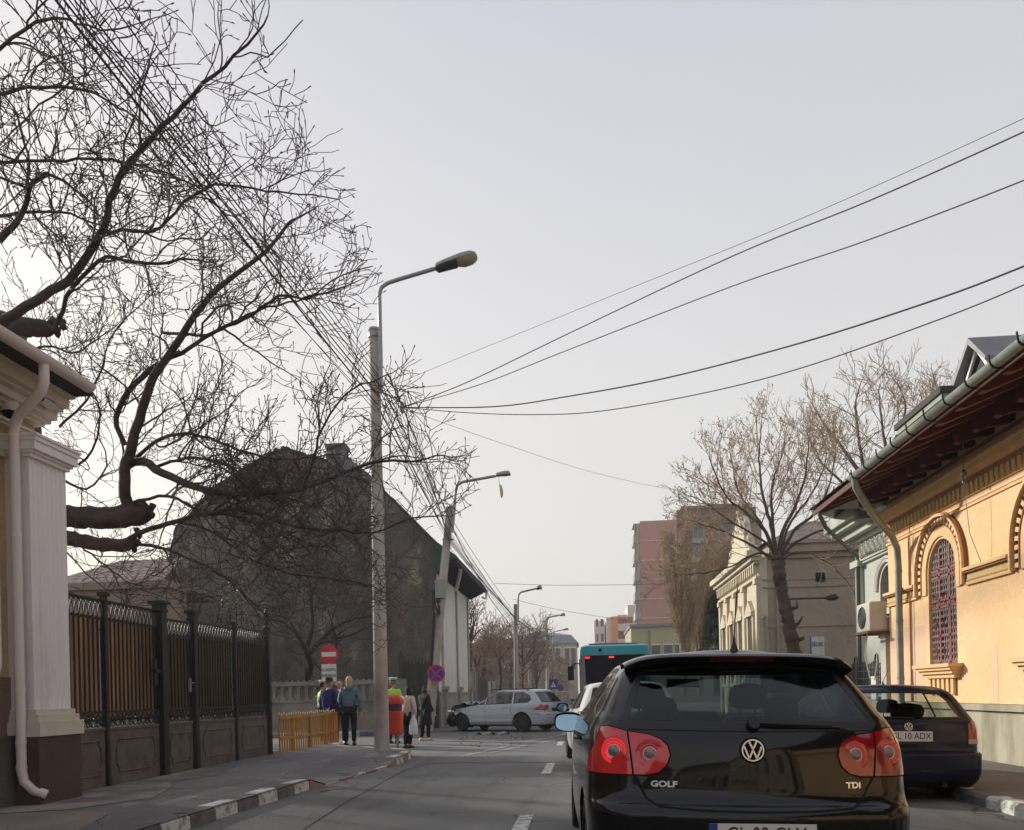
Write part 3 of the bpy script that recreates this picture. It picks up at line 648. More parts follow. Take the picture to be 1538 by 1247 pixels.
# dormers
mb = MB(); yc = 15.4; c0 = Vector((7.15, yc, 0))
for x0, x1 in ((7.1, 9.5),):
    mb.box(x0, x1, yc-.42, yc+.42, 6.0, 7.0)
d1 = thing('dormer', 'grey gabled roof dormer at the top right corner', 'dormer', (7.1, yc, 6.0)); rel(mb.build('cheek', mat('dormer_paint', srgb(176, 176, 170), .7, var=.2), d1), d1)
mb = MB(); mb.prism([(yc-.62, 6.78), (yc-.62, 6.86), (yc, 7.42), (yc+.62, 6.86), (yc+.62, 6.78), (yc, 7.3)], 6.9, 10, lambda a_, b_, h: Vector((h, a_, b_))); rel(mb.build('roof', M_roofg, d1), d1)
mb = MB(); mb.prism([(yc-.3, 6.3), (yc+.3, 6.3), (yc+.3, 6.8), (yc, 7.1), (yc-.3, 6.8)], 7.06, 7.09, lambda a_, b_, h: Vector((h, a_, b_))); rel(mb.build('window', M_wpane, d1), d1)
mb = MB(); mb.prism([(yc-.42, 6.8), (yc, 7.28), (yc+.42, 6.8), (yc+.34, 6.8), (yc, 7.18), (yc-.34, 6.8)], 7.03, 7.1, lambda a_, b_, h: Vector((h, a_, b_))); rel(mb.build('bargeboard', M_lil, d1), d1)
yc = 20.2; d2 = thing('attic_block', 'brick attic with a dark flat roof and pale fascia rising behind the long gutter', 'attic', (8, yc, 6.0))
mb = MB(); mb.box(8, 11, yc-1.4, yc+.6, 5.0, 7.4); rel(mb.build('wall', mat('attic_brick', srgb(176, 118, 84), .85, var=.4, scale=8), d2), d2)
mb = MB(); mb.box(7.7, 11.2, yc-1.7, yc+.95, 7.52, 7.66); rel(mb.build('roof', M_roofd, d2), d2)
mb = MB(); mb.box(7.75, 11.1, yc-1.65, yc+.9, 7.4, 7.52); rel(mb.build('fascia', mat('fascia_green', srgb(150, 158, 146), .7, var=.2), d2), d2)
sk = MB(); sk.lathe([(.2, 5.5), (.2, 6.25), (.3, 6.3), (.25, 6.42), (.02, 6.5)], (6.1, 18.6, -.62), 12); tag(sk.build('roof_vent', M_roofg, smooth=40), 'small zinc roof vent above the junction of the two gutters', 'vent')
# ============================================================ PALE GREEN-WHITE HOUSE
M_wh = mat('pale_green_plaster', srgb(188, 192, 180), .9, var=.12, scale=1.5, bump=.2, bscale=80, fine=.08)
M_wtrim = mat('white_trim', srgb(206, 206, 198), .8, var=.1)
WX = 6.6; V = thing('pale_house', 'pale green house with arched windows and lacy white frieze beyond the ochre house', 'house', (WX, 19, .1)); f = FX(WX, -1)
rel(wall_poly('wall', rect(17.5, 20.5, 0, 5.3), [arch(18.25, 19.15, 3.0, 3.45, 12), rect(18.25, 19.15, 1.4, 2.85)], f, .4, M_wh, V), V)
mb = MB(); mb.box(WX+.4, 14, 17.55, 20.5, 0, 5.3); mb.box(WX-.08, WX+.02, 20.2, 20.58, 0, 4.1); mb.box(WX-.18, WX, 20.1, 20.65, 4.1, 4.25); rel(mb.build('corner_pilaster', M_wh, V), V)
mb = MB()
for z0, z1, d in ((4.15, 4.2, .08), (4.2, 4.24, .12), (4.7, 4.78, .12), (4.78, 4.95, .3), (4.95, 5.05, .5), (5.05, 5.3, .62)): mb.box(WX-d, WX+.01, 17.5, 20.55+d, z0, z1)
rel(mb.build('cornice', M_wh, V), V)
mb = MB(); y = 17.6
while y < 20.4:
    for t in range(2):
        mb.tube([(WX-.02, y+.13*math.cos(q*.785)*(.5+.5*t), 4.46+.19*math.sin(q*.785)*(.55+.45*t)) for q in range(9)], .016, 4, cap=False)
    y += .3
rel(mb.build('frieze', M_wtrim, V), V)
wf = MB(); wf.box(WX+.2, WX+.26, 18.66, 18.74, 1.4, 3.85); wf.box(WX+.2, WX+.26, 18.25, 19.15, 2.3, 2.36); wfo = rel(wf.build('window', M_grille, V), V)
gp = MB(); gp.box(WX+.27, WX+.28, 18.25, 19.15, 1.4, 3.9); gp.build('pane', M_wpane, wfo)
gp = MB(); gp.box(WX+.39, WX+.4, 18.2, 19.2, 1.3, 3.95); gp.build('dark_room', M_dkroom, wfo)
gr = MB()
for q in range(9): gr.box(WX+.05, WX+.06, 18.28+q*.1, 18.295+q*.1, 1.42, 2.83)
for zz in (1.45, 1.9, 2.35, 2.78): gr.box(WX+.045, WX+.065, 18.25, 19.15, zz, zz+.03)
rel(gr.build('grille', M_grille, V), V)
mb = MB(); n = 14
for r0 in (.6, .68): mb.tube([(WX-.03, 18.7+r0*math.cos(math.pi*k/n), 3.4+r0*math.sin(math.pi*k/n)) for k in range(n+1)], .035, 6)
rel(mb.build('window_surround', M_wtrim, V, 50), V)
mb = MB(); mb.add([(4.95, 15.3, 5.02), (5.2, 19.0, 5.14), (6.7, 20.6, 5.75), (6.4, 15.3, 5.6)], [(0, 1, 2, 3)]); mb.add([(4.95, 15.3, 5.06), (5.2, 19.0, 5.18), (6.7, 20.6, 5.79), (6.4, 15.3, 5.64)], [(3, 2, 1, 0)]); rel(mb.build('soffit', M_redw, V), V)
mb = MB(); y = 15.4
while y < 19: t = (y-15.3)/3.7; mb.prism([(y, 5.06+.12*t), (y+.14, 5.06+.12*t), (y+.07, 4.96+.12*t)], -.02, 0, lambda a_, b_, h: Vector((5.0+.25*t+h, a_, b_))); y += .14
rel(mb.build('valance', M_wtrim, V), V)
gutter((4.92, 15.2, 5.08), (5.17, 19.05, 5.22), .06, V, V)
mb = MB(); mb.tube([(5.12, 18.4, 5.16), (5.14, 18.42, 4.95), (5.3, 18.6, 4.75), (6.2, 20.0, 4.5), (6.48, 20.28, 4.35), (6.48, 20.28, .3)], .045, 10); rel(mb.build('downpipe', mat('pipe_green_grey', srgb(96, 106, 104), .5, metal=.3, var=.2), V, 50), V)
mb = MB(); mb.add([(4.9, 15.3, 5.1), (5.15, 19.1, 5.22), (6.5, 21.1, 5.3), (12, 21.1, 5.3), (9.5, 18.5, 7.2), (9.5, 15.3, 7.2)], [(0, 1, 4, 5), (1, 2, 4), (2, 3, 4)]); rel(mb.build('roof', M_roofg, V), V)
# AC unit
A = thing('air_conditioner', 'white air conditioner outdoor unit on a rusty bracket beside the ochre house', 'air conditioner', (6.02, 18.0, 2.42))
mb = MB(); mb.box(-.17, .17, -.4, .42, 0, .6); o = mb.build('casing', mat('ac_white', srgb(206, 200, 188), .5, var=.12), A)
bm = bmesh.new(); bm.from_mesh(o.data); bmesh.ops.bevel(bm, geom=bm.edges[:], offset=.02, segments=2, affect='EDGES'); bm.to_mesh(o.data); bm.free()
mb = MB()
for r in (.08, .13, .18, .23): mb.tube([(-.18, .08+r*math.cos(q*.3927), .3+r*math.sin(q*.3927)) for q in range(17)], .008, 4, cap=False)
for q in range(8): mb.tube([(-.18, .08, .3), (-.18, .08+.24*math.cos(q*.785), .3+.24*math.sin(q*.785))], .006, 4)
mb.build('fan_grille', mat('ac_grey', srgb(120, 120, 118), .6, var=0), A)
mb = MB(); mb.tube([(-.172, .08, .3), (-.171, .08, .3)], .24, 24); mb.build('fan_opening', M_dkroom, A)
mb = MB(); mb.box(-.22, .5, -.42, -.36, -.06, -.01); mb.box(-.22, .5, .34, .4, -.06, -.01); mb.box(-.24, -.2, -.5, .46, -.05, -.01); mb.tube([(.2, -.38, -.02), (.55, -.38, -.45)], .02, 5)
mb.build('bracket', mat('rust', srgb(120, 74, 58), .9, var=.4, scale=9), A)
mb = MB(); mb.tube([(.0, .3, 0), (-.05, .32, -.5), (.05, .34, -.95), (.1, .2, -1.0), (.12, .1, -.6)], .014, 6); mb.build('hose', M_wtrim, A)
# pillar + black fence
mb = MB(); mb.box(6.2, 6.48, 17.75, 18.05, .1, 2.28); mb.box(6.17, 6.51, 17.72, 18.08, 2.28, 2.36)
o = mb.build('gate_pillar', mat('rough_pillar', srgb(196, 192, 182), .95, var=.25, scale=12, bump=.8, bscale=18)); tag(o, 'rough white stone pillar between the downpipe and the black railings', 'pillar')
BF = thing('black_railings', 'black iron railings with hoops on a low white wall by the pale house', 'railing', (6.4, 21, .1))
mb = MB(); mb.box(6.32, 6.5, 18.1, 31, .1, 1.05); mb.box(6.28, 6.54, 18.1, 31, 1.05, 1.12); rel(mb.build('low_wall', mat('low_wall_paint', srgb(150, 146, 142), .9, var=.25), BF), BF)
mb = MB(); y = 18.15
while y < 31: mb.box(6.39, 6.41, y, y+.02, 1.12, 1.82+.03*math.sin(y*9)); y += .105
for z in (1.2, 1.45, 1.62, 1.75): mb.box(6.385, 6.415, 18.1, 31, z, z+.025)
rel(mb.build('bars', M_iron, BF), BF)
for y in (18.9, 20.3, 21.7, 23.4, 25, 27, 29):
    mb = MB(); mb.tube([(6.4, y-.09, 1.1), (6.4, y-.09, 1.88), (6.4, y-.06, 1.96), (6.4, y, 1.99), (6.4, y+.06, 1.96), (6.4, y+.09, 1.88), (6.4, y+.09, 1.1)], .02, 6); rel(mb.build('hoop', M_iron, BF, 50), BF)
mb = MB(); mb.box(6.24, 6.3, 18.5, 18.8, 1.0, 1.5); tag(mb.build('junction_box', M_wtrim), 'small white junction box below the black railings', 'box')
# ============================================================ BEIGE HOUSE
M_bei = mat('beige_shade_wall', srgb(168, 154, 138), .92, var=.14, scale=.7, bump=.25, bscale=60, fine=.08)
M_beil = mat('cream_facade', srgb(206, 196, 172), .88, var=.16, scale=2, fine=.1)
BX, BY = 6.6, 31.8
B = thing('beige_house', 'old beige town house with cream carved facade behind the bare street tree', 'house', (BX, BY, .1))
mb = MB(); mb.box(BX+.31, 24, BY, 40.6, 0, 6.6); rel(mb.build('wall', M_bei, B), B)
fb = FX(BX, -1)
wins = [(32.9, 33.7), (34.9, 35.7), (36.9, 37.7), (38.9, 39.7)]
rel(wall_poly('facade', rect(BY, 40.6, 0, 6.2), [rect(a_, b_, 1.7, 4.0) for a_, b_ in wins], fb, .3, M_beil, B), B)
for a_, b_ in wins:
    mb = MB(); mb.box(BX+.2, BX+.24, a_, b_, 1.7, 4.0); w_ = rel(mb.build('window', M_dkroom, B), B)
    mb = MB(); mb.box(BX-.1, BX+.02, a_-.2, a_-.02, 1.5, 4.1); mb.box(BX-.1, BX+.02, b_+.02, b_+.2, 1.5, 4.1); mb.box(BX-.18, BX+.02, a_-.25, b_+.25, 4.1, 4.22); mb.box(BX-.14, BX+.02, a_-.25, b_+.25, 1.4, 1.52)
    mb.prism([(a_-.28, 4.24), (b_+.28, 4.24), ((a_+b_)/2, 4.72)], 0, .16, fb); mb.box(BX+.12, BX+.17, (a_+b_)/2-.03, (a_+b_)/2+.03, 1.7, 4)
    mb.build('frame', M_beil, w_)
mb = MB()
for y in (BY, 34.3, 36.3, 38.3, 40.2):
    mb.box(BX-.12, BX+.01, y, y+.34, 0, 5.2); mb.box(BX-.18, BX+.01, y-.04, y+.38, 5.2, 5.4)
rel(mb.build('pilasters', M_beil, B), B)
mb = MB()
for z0, z1, d in ((5.4, 5.5, .14), (5.95, 6.05, .2), (6.05, 6.2, .34), (6.2, 6.42, .5)): mb.box(BX-d, BX+.02, BY-d*.6, 40.6, z0, z1)
y = BY+.1
while y < 40.3: mb.box(BX-.2, BX, y, y+.14, 5.62, 5.95); y += .4
rel(mb.build('cornice', M_beil, B), B)
mb = MB()
for z0, z1, d in ((6.1, 6.3, .12), (6.3, 6.6, .3), (6.6, 6.68, .42)): mb.box(BX+.32, 24, BY-d, 40.6, z0, z1)
for z0, z1, d in ((5.3, 5.36, .03), (5.02, 5.08, .04), (3.55, 3.6, .05)): mb.box(BX+.12, 24, BY-d, BY-.001, z0, z1)
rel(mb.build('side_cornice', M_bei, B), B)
mb = MB(); mb.add([(BX+.1, BY-.3, 6.66), (24, BY-.3, 6.66), (21, 36.2, 8.3), (9.6, 36.2, 8.3), (BX+.1, 40.6, 6.66), (24, 40.6, 6.66)], [(0, 1, 2, 3), (0, 3, 4), (1, 5, 2), (3, 2, 5, 4)])
rel(mb.build('roof', mat('old_tiles', srgb(134, 122, 108), .9, var=.5, scale=7), B), B)
mb = MB()  # carved gable
g_ = [(33.0, 6.42), (37.8, 6.42), (37.8, 6.8), (36.9, 7.0), (36.7, 7.5), (36.2, 7.7), (36.0, 8.1), (35.4, 8.5), (34.8, 8.1), (34.6, 7.7), (34.1, 7.5), (33.9, 7.0), (33.0, 6.8)]
mb.prism(g_, -.3, .1, fb)
for y, z in ((33.4, 6.8), (34.1, 7.5), (35.4, 8.5), (36.7, 7.5), (37.4, 6.8)): mb.lathe([(.12, 0), (.16, .12), (.06, .25), (.13, .4), (.02, .62)], (BX-.0, y, z), 8)
rel(mb.build('gable_ornament', M_beil, B), B)
mb = MB(); v = AY(1232, 867, BY); mb.box(v.x-.17, v.x+.17, BY-.03, BY+.01, v.z-.17, v.z+.17); rel(mb.build('vent', M_dkroom, B), B)
mb = MB(); a_ = AY(1167, 860, BY-.1); mb.tube([(a_.x, BY-.08, 6.3), (a_.x, BY-.08, .2)], .05, 8); a2 = AY(1150, 925, BY-.1); mb.tube([(BX+.05, BY-.08, a2.z-.1), (a2.x, BY-.08, a2.z), (a2.x, BY-.08, .2)], .05, 8); rel(mb.build('downpipe', M_bei, B, 50), B)
wlm = thing('wall_lamp', 'long dark lamp arm fixed across the beige side wall', 'lamp', AY(1180, 900, BY-.6))
o = wlm.location; e = AY(1250, 898, BY-.6); mb = MB(); mb.tube([o-Vector(o), e-Vector(o)], .035, 6); mb.build('arm', M_iron, wlm, 50)
mb = MB(); mb.tube([e-Vector(o)-Vector((.25, 0, 0)), e-Vector(o)-Vector((.1, 0, 0)), e-Vector(o)+Vector((.1, 0, .02)), e-Vector(o)+Vector((.22, 0, 0))], [.05, .1, .12, .04], 8); mb.build('lamp_head', M_iron, wlm, 50)
# one-way plate
s = AY(1228, 978, 26); S = thing('street_sign', 'white one-way plate with blue edge rising behind the black hatchback', 'sign', (s.x, s.y, .1), R(22))
mb = MB(); mb.tube([(0, .03, 0), (0, .03, 2.6)], .03, 8); mb.build('post', M_galv, S)
mb = MB(); mb.box(-.24, .24, -.01, .01, 2.1, 2.72); mb.build('plate', mat('sign_white', srgb(214, 216, 214), .5, var=.06), S)
mb = MB(); mb.box(-.26, -.22, -.013, .012, 2.1, 2.73); mb.build('border', mat('sign_blue', srgb(60, 110, 160), .5, var=0), S)
text_mesh('lettering', 'SENS UNIC', .2, mat('letter_green', srgb(60, 84, 70), .6, var=0), Matrix.Translation((0, -.014, 2.48)) @ Matrix.Rotation(math.pi/2, 4, 'X'), S, sx=.42)
# ============================================================ FAR RIGHT: tower, orange block, low building
M_pink = mat('tower_pink', srgb(190, 136, 122), .9, col2=srgb(172, 128, 114), scale=.08, fine=.05)
M_conc2 = mat('tower_grey', srgb(172, 168, 158), .9, var=.2, scale=.4)
M_win = mat('far_window', srgb(84, 92, 96), .25, var=.4, scale=.7)
TY = 120; T = thing('apartment_tower', 'tall pink apartment block with grey balconies behind the bare trees', 'building', (11, TY, 0))
mb = MB(); mb.box(8.4, 13.6, TY, TY+14, 0, 25.5); rel(mb.build('wall', M_pink, T), T)
mb = MB(); zf = [25.4-2.75*k for k in range(9)]
for z in zf[1:]: mb.box(8.38, 13.62, TY-.06, TY+14, z-.1, z+.06)
rel(mb.build('floor_bands', mat('band_pale', srgb(206, 170, 158), .9, var=0), T), T)
for k, z in enumerate(zf[:-1]):
    mb = MB(); mb.box(7.5, 8.4, TY+.3, TY+4.5, z-3.0, z-1.7); mb.box(7.6, 8.4, TY+.3, TY+.4, z-1.7, z-.3); mb.box(7.75, 7.85, TY+.3, TY+.4, z-1.7, z-.3); mb.box(7.5, 8.4, TY+.3, TY+4.5, z-.3, z-.15); rel(mb.build('balcony', M_conc2, T), T)
mb = MB(); mb.box(13.6, 26, TY+3, TY+16, 0, 25.2); rel(mb.build('rear_wall', mat('tower_brown', srgb(152, 122, 104), .9, var=.2, scale=.3), T), T)
mb = MB(); mb.box(13.8, 25, TY+1.6, TY+16, 25.2, 27.2); mb.box(14.4, 24.4, TY+1, TY+16, 27.2, 27.6); rel(mb.build('roof', mat('tower_roof', srgb(128, 98, 78), .9, var=.3, scale=.5), T), T)
for k, z in enumerate(zf[:-1]):
    mb = MB(); mb.box(14, 18.4, TY+2.5, TY+3, z-2.2, z-.7)
    w_ = rel(mb.build('window_band', M_win, T), T); mb = MB()
    for q in range(7): mb.box(14+q*.72, 14.1+q*.72, TY+2.42, TY+2.5, z-2.25, z-.65)
    mb.box(13.9, 18.5, TY+2.3, TY+3, z-2.9, z-2.2); mb.build('frame', M_conc2, w_)
    mb = MB(); mb.box(19.5, 23.5, TY+2.8, TY+3, z-2.2, z-.9); rel(mb.build('window_band', M_win, T), T)
mb = MB(); mb.box(12.0, 13.0, TY-.05, TY, 22.7, 23.6); rel(mb.build('vent_panel', mat('vent_brown', srgb(130, 92, 84), .9, var=0), T), T)
OY = 165; O = thing('orange_apartments', 'distant orange and white apartment block with stacked balconies above the bus', 'building', (6, OY, 0))
def zz(py, Yd, px=930): return AY(px, py, Yd).z
def xx(px, Yd): return AY(px, 960, Yd).x
M_or = mat('orange_render', srgb(226, 142, 100), .9, var=.1); M_wf = mat('offwhite_render', srgb(214, 204, 192), .9, var=.1, scale=.3)
mb = MB(); mb.box(xx(893, OY), xx(909, OY), OY+2, OY+12, 0, zz(930, OY)); mb.box(xx(911, OY), xx(919, OY), OY, OY+12, 0, zz(927, OY)); mb.box(xx(928, OY), xx(962, OY), OY+1, OY+12, 0, zz(923, OY)); mb.box(xx(944, OY), xx(962, OY), OY+.5, OY+12, 0, zz(909, OY)); rel(mb.build('wall', M_wf, O), O)
mb = MB(); mb.box(xx(918, OY), xx(929, OY), OY-.4, OY+10, 0, zz(926, OY)); rel(mb.build('stair_tower', M_or, O), O)
for k in range(7):
    z = zz(936, OY)-k*3.0
    if z < 2: break
    mb = MB(); mb.box(xx(928, OY), xx(952, OY), OY-1, OY+1, z-1.6, z-.2)
    bl = rel(mb.build('balcony', M_wf, O), O); mb = MB(); mb.box(xx(929, OY), xx(941, OY), OY+.8, OY+.98, z-.2, z+1.2); mb.box(xx(943, OY), xx(951, OY), OY+.4, OY+.98, z-.2, z+1.2); mb.build('recess', mat('recess_red', srgb(176, 96, 80), .9, var=.3, scale=.6), bl)
    mb = MB(); mb.box(xx(896, OY), xx(899, OY), OY+1.9, OY+2, z-.4, z+1.1); mb.box(xx(903, OY), xx(907, OY), OY+1.9, OY+2, z-.4, z+1.1); rel(mb.build('window', M_win, O), O)
LY = 84; L_ = thing('low_building', 'low pale olive building with flat grey coping at the foot of the pink block', 'building', (8, LY, 0))
mb = MB(); mb.box(xx(948, LY), xx(1085, LY), LY, LY+12, 0, zz(942, LY, 960)); rel(mb.build('wall', mat('olive_render', srgb(176, 172, 134), .9, var=.15, scale=.4), L_), L_)
mb = MB(); mb.box(xx(946, LY), xx(1088, LY), LY-.3, LY+12.3, zz(942, LY, 960), zz(938, LY, 960)); rel(mb.build('coping', M_roofg, L_), L_)
for px in (985, 1003, 1020, 1050):
    mb = MB(); x = xx(px, LY); mb.box(x-.4, x+.4, LY-.05, LY+.02, 4.2, 5.8); w_ = rel(mb.build('window', M_win, L_), L_); mb = MB(); mb.box(x-.5, x+.5, LY-.1, LY-.05, 5.8, 5.95); mb.box(x-.5, x+.5, LY-.12, LY-.05, 4.05, 4.2); mb.build('frame', M_wf, w_)
mb = MB(); mb.tube([(xx(975, LY), LY-.1, 7.3), (xx(975, LY), LY-.1, 0)], .08, 6); rel(mb.build('downpipe', M_roofg, L_), L_)
# ============================================================ SOOTY GABLE HOUSE
M_soot = mat('sooty_render', srgb(104, 96, 88), .95, col2=srgb(68, 64, 60), scale=.55, bump=.7, bscale=14, fine=.3, cmin=.3, cmax=.62, detail=9)
M_fac = mat('white_facade', srgb(232, 230, 224), .85, var=.12, scale=1, streak=True)
M_fgrey = mat('facade_grey', srgb(176, 168, 158), .9, var=.25, scale=1.5)
M_eaveb = mat('eave_black', srgb(34, 36, 40), .7, var=.3)
M_eaveg = mat('eave_green', srgb(40, 74, 62), .7, var=.3)
SY = 32.5; SX = -5.8
stains(M_soot, .8, srgb(150, 138, 122), .56, .64, (1, 1, .6), .75); stains(M_soot, .35, srgb(46, 43, 41), .52, .66, (1, 1, .35), .8); cracks(M_soot, .5, (.02, .02, .02, 1), width=.012)
def brick_through(m):
    nt = m.node_tree; b = nt.nodes['Principled BSDF']; src = b.inputs['Base Color'].links[0].from_socket; tc = nd(nt, 'ShaderNodeTexCoord')
    sp = nd(nt, 'ShaderNodeSeparateXYZ'); cb = nd(nt, 'ShaderNodeCombineXYZ'); nt.links.new(tc.outputs['Object'], sp.inputs[0]); nt.links.new(sp.outputs[0], cb.inputs[0]); nt.links.new(sp.outputs[2], cb.inputs[1])
    br = nd(nt, 'ShaderNodeTexBrick', Scale=1.0); br.inputs['Color1'].default_value = srgb(112, 78, 62); br.inputs['Color2'].default_value = srgb(88, 66, 56); br.inputs['Mortar'].default_value = srgb(112, 106, 98); br.inputs['Brick Width'].default_value = .26; br.inputs['Row Height'].default_value = .085; br.inputs['Mortar Size'].default_value = .012; nt.links.new(cb.outputs[0], br.inputs[0])
    n = nd(nt, 'ShaderNodeTexNoise', Scale=.42, Detail=9, Roughness=.66); nt.links.new(tc.outputs['Object'], n.inputs['Vector']); r = nd(nt, 'ShaderNodeMapRange'); r.inputs['From Min'].default_value = .60; r.inputs['From Max'].default_value = .625; r.inputs['To Max'].default_value = .7; nt.links.new(n.outputs[0], r.inputs[0])
    mx = nd(nt, 'ShaderNodeMix', _data_type='RGBA'); nt.links.new(r.outputs[0], mx.inputs[0]); nt.links.new(src, mx.inputs[6]); nt.links.new(br.outputs[0], mx.inputs[7]); nt.links.new(mx.outputs[2], b.inputs['Base Color'])
brick_through(M_soot)
S = thing('gabled_house', 'tall old house with bare sooty gable wall and narrow white street front', 'house', (-10, SY, .1))
gpx = [(651, 813), (640, 801), (610, 769), (575, 737), (558, 725), (517, 709), (493, 694), (479, 688), (441, 677), (429, 672), (411, 678), (394, 687), (370, 701), (326, 728), (297, 757), (266, 790), (259, 813), (247, 903)]
gp_ = [(AY(*p, SY).x, AY(*p, SY).z) for p in gpx]
rj = random.Random(2); g2_ = []
for (a, b), (c, d) in zip(gp_, gp_[1:]):
    for k in range(4): t_ = k/4; g2_.append((a+(c-a)*t_+(rj.uniform(-.05, .05) if k else 0), b+(d-b)*t_+(rj.uniform(-.06, .05) if k else 0)))
gp_ = g2_+[gp_[-1]]
outer = [(gp_[-1][0], 0)] + [(SX, 0), (SX, gp_[0][1])]+gp_[1:]
rel(wall_poly('gable_wall', outer, [], FY(SY, -1), .4, M_soot, S), S)
mb = MB(); N = len(gp_)
vs = [(x, SY-.06, z+.02) for x, z in gp_]+[(x, SY+9.4, z+.02) for x, z in gp_]+[(x, SY-.06, z-.1) for x, z in gp_]
mb.add(vs, [(i, i+1, N+i+1, N+i) for i in range(N-1)]+[(i, i+1, 2*N+i+1, 2*N+i) for i in range(N-1)])
rel(mb.build('roof', M_roofd, S), S)
c = AY(507, 690, SY+1.5); mb = MB(); mb.box(c.x-.36, c.x+.36, SY+1.2, SY+1.9, c.z-1.2, AY(507, 667, SY+1.2).z); mb.box(c.x-.42, c.x+.42, SY+1.14, SY+1.96, AY(507, 673, SY+1.2).z, AY(507, 667, SY+1.2).z+.02); mb.prism([(c.x-.4, c.z-1.2), (c.x-.36, c.z+.1), (c.x+.36, c.z+.1), (c.x+1.4, c.z-.75), (c.x+2.0, c.z-1.4)], SY+1.1, SY+2.0, lambda a, b, h: Vector((a, h, b)))
rel(mb.build('chimney', mat('chimney_slate', srgb(118, 116, 122), .85, var=.3, scale=3), S), S)
# street front
f = FX(SX, 1); fe = 41.9
fw = [(34.1, 35.0), (36.3, 37.2), (38.5, 39.4), (40.4, 41.2)]
rel(wall_poly('street_front', rect(SY+.4, fe, 0, 6.9), [], f, .4, M_fac, S), S)
for a, b in []:
    mb = MB(); mb.box(SX-.22, SX-.18, a, b, 2, 4.6); w_ = rel(mb.build('window', M_dkroom, S), S)
    mb = MB(); mb.box(SX-.15, SX-.1, (a+b)/2-.04, (a+b)/2+.04, 2, 4.6); mb.box(SX-.15, SX-.1, a, b, 3.8, 3.88); mb.box(SX-.02, SX+.12, a-.1, b+.1, 1.86, 1.98); mb.build('frame', M_fac, w_)
for y in (33.7, 37.7, 41.4):
    mb = MB(); mb.box(SX, SX+.07, y, y+.26, 1.5, 6.4); mb.box(SX, SX+.1, y-.04, y+.3, 6.4, 6.6); mb.box(SX, SX+.18, y-.04, y+.36, 0, 1.5); mb.box(SX, SX+.26, y-.08, y+.4, 1.5, 1.66); rel(mb.build('pilaster', M_fgrey, S), S)
mb = MB(); mb.box(SX-.3, SX+.06, SY+.4, fe, 0, 1.35); mb.box(SX-.3, SX+.1, SY+.4, fe, 1.35, 1.45); rel(mb.build('plinth', M_fgrey, S), S)
mb = MB(); mb.box(-16, SX-.4, SY+.4, fe-.2, 0, 6.5); rel(mb.build('rear_wall', M_soot, S), S)
EO = -4.95
mb = MB(); mb.add([(SX, SY-.05, 7.3), (EO, SY-.05, 6.7), (EO, fe+.6, 6.7), (SX, fe+.6, 7.3), (SX, SY-.05, 7.45), (EO, SY-.05, 6.82), (EO, fe+.6, 6.82), (SX, fe+.6, 7.45)], [(0, 1, 2, 3), (7, 6, 5, 4), (1, 5, 6, 2), (2, 6, 7, 3), (0, 4, 5, 1)])
mb.box(SX, EO+.06, SY+.02, fe+.6, 6.52, 6.7)
rel(mb.build('eaves', M_eaveb, S), S)
mb = MB(); mb.add([(SX-.02, SY-.08, 6.0), (EO-.3, SY-.08, 6.62), (EO, SY-.08, 6.66), (EO, SY-.08, 6.8), (SX-.02, SY-.08, 7.4)], [(0, 1, 2, 3, 4)]); mb.add([(SX-.02, SY-.0, 6.0), (EO-.3, SY, 6.62), (EO, SY, 6.66), (EO, SY, 6.8), (SX-.02, SY, 7.4)], [(4, 3, 2, 1, 0)]); rel(mb.build('eave_end_board', M_eaveg, S), S)
mb = MB(); y = SY+.3
while y < fe+.5: mb.prism([(SX, 6.52), (SX, 6.2), (SX+.1, 6.16), (EO-.1, 6.45), (EO-.1, 6.52)], y, y+.12, lambda a, b, h: Vector((a, h, b))); y += .36
rel(mb.build('corbels', M_eaveb, S), S)
gutter((EO-.0, SY, 6.66), (EO+.0, fe+1.1, 6.66), .07, S, S, M_roofd)
mb = MB(); mb.tube([(EO-.05, 34.2, 6.55), (EO-.1, 34.3, 6.3), (EO-.55, 36.2, 5.9)], .075, 8); mb.tube([(EO, fe+.9, 6.6), (EO-.02, fe+.9, 6.25), (EO+.1, fe-1.6, 6.02)], .06, 8)
rel(mb.build('downpipe', M_pipew, S, 50), S)
# ============================================================ YARD BUILDING behind the iron fence
M_tile = brickmat('clay_tiles', srgb(122, 96, 88), srgb(104, 82, 76), srgb(50, 34, 32), .26, .3, axis='XY', msize=.04, bump=1)
Yb = thing('yard_outbuilding', 'low grey building with a clay tiled roof seen over the iron fence', 'outbuilding', (-12, 18.5, .1))
mb = MB(); mb.box(-17, -9.65, 18.6, 19.6, 0, 3.95); mb.box(-17, -9.58, 18.52, 19.7, 3.95, 4.12); rel(mb.build('wall', mat('outbuilding_render', srgb(150, 138, 126), .92, var=.15, scale=1), Yb), Yb)
mb = MB(); mb.box(-10.62, -10.58, 18.57, 18.6, 2.6, 3.95); mb.box(-14, -9.65, 18.57, 18.6, 3.0, 3.03); rel(mb.build('wall_joint', M_plint, Yb), Yb)
mb = MB(); mb.add([(-13.2, 18.9, 4.12), (-9.9, 18.9, 4.12), (-10.6, 21.3, 5.1), (-12.3, 21.3, 5.1)], [(0, 1, 2, 3)]); mb.add([(-9.9, 18.9, 4.12), (-10.2, 20.4, 4.12), (-10.6, 21.3, 5.1)], [(0, 1, 2)]); mb.add([(-13.2, 18.9, 4.12), (-12.3, 21.3, 5.1), (-13.2, 23, 4.12)], [(0, 1, 2)]); mb.add([(-13.2, 18.9, 4.1), (-9.9, 18.9, 4.1), (-9.9, 23, 4.1), (-13.2, 23, 4.1)], [(3, 2, 1, 0)])
rel(mb.build('roof', M_tile, Yb), Yb)
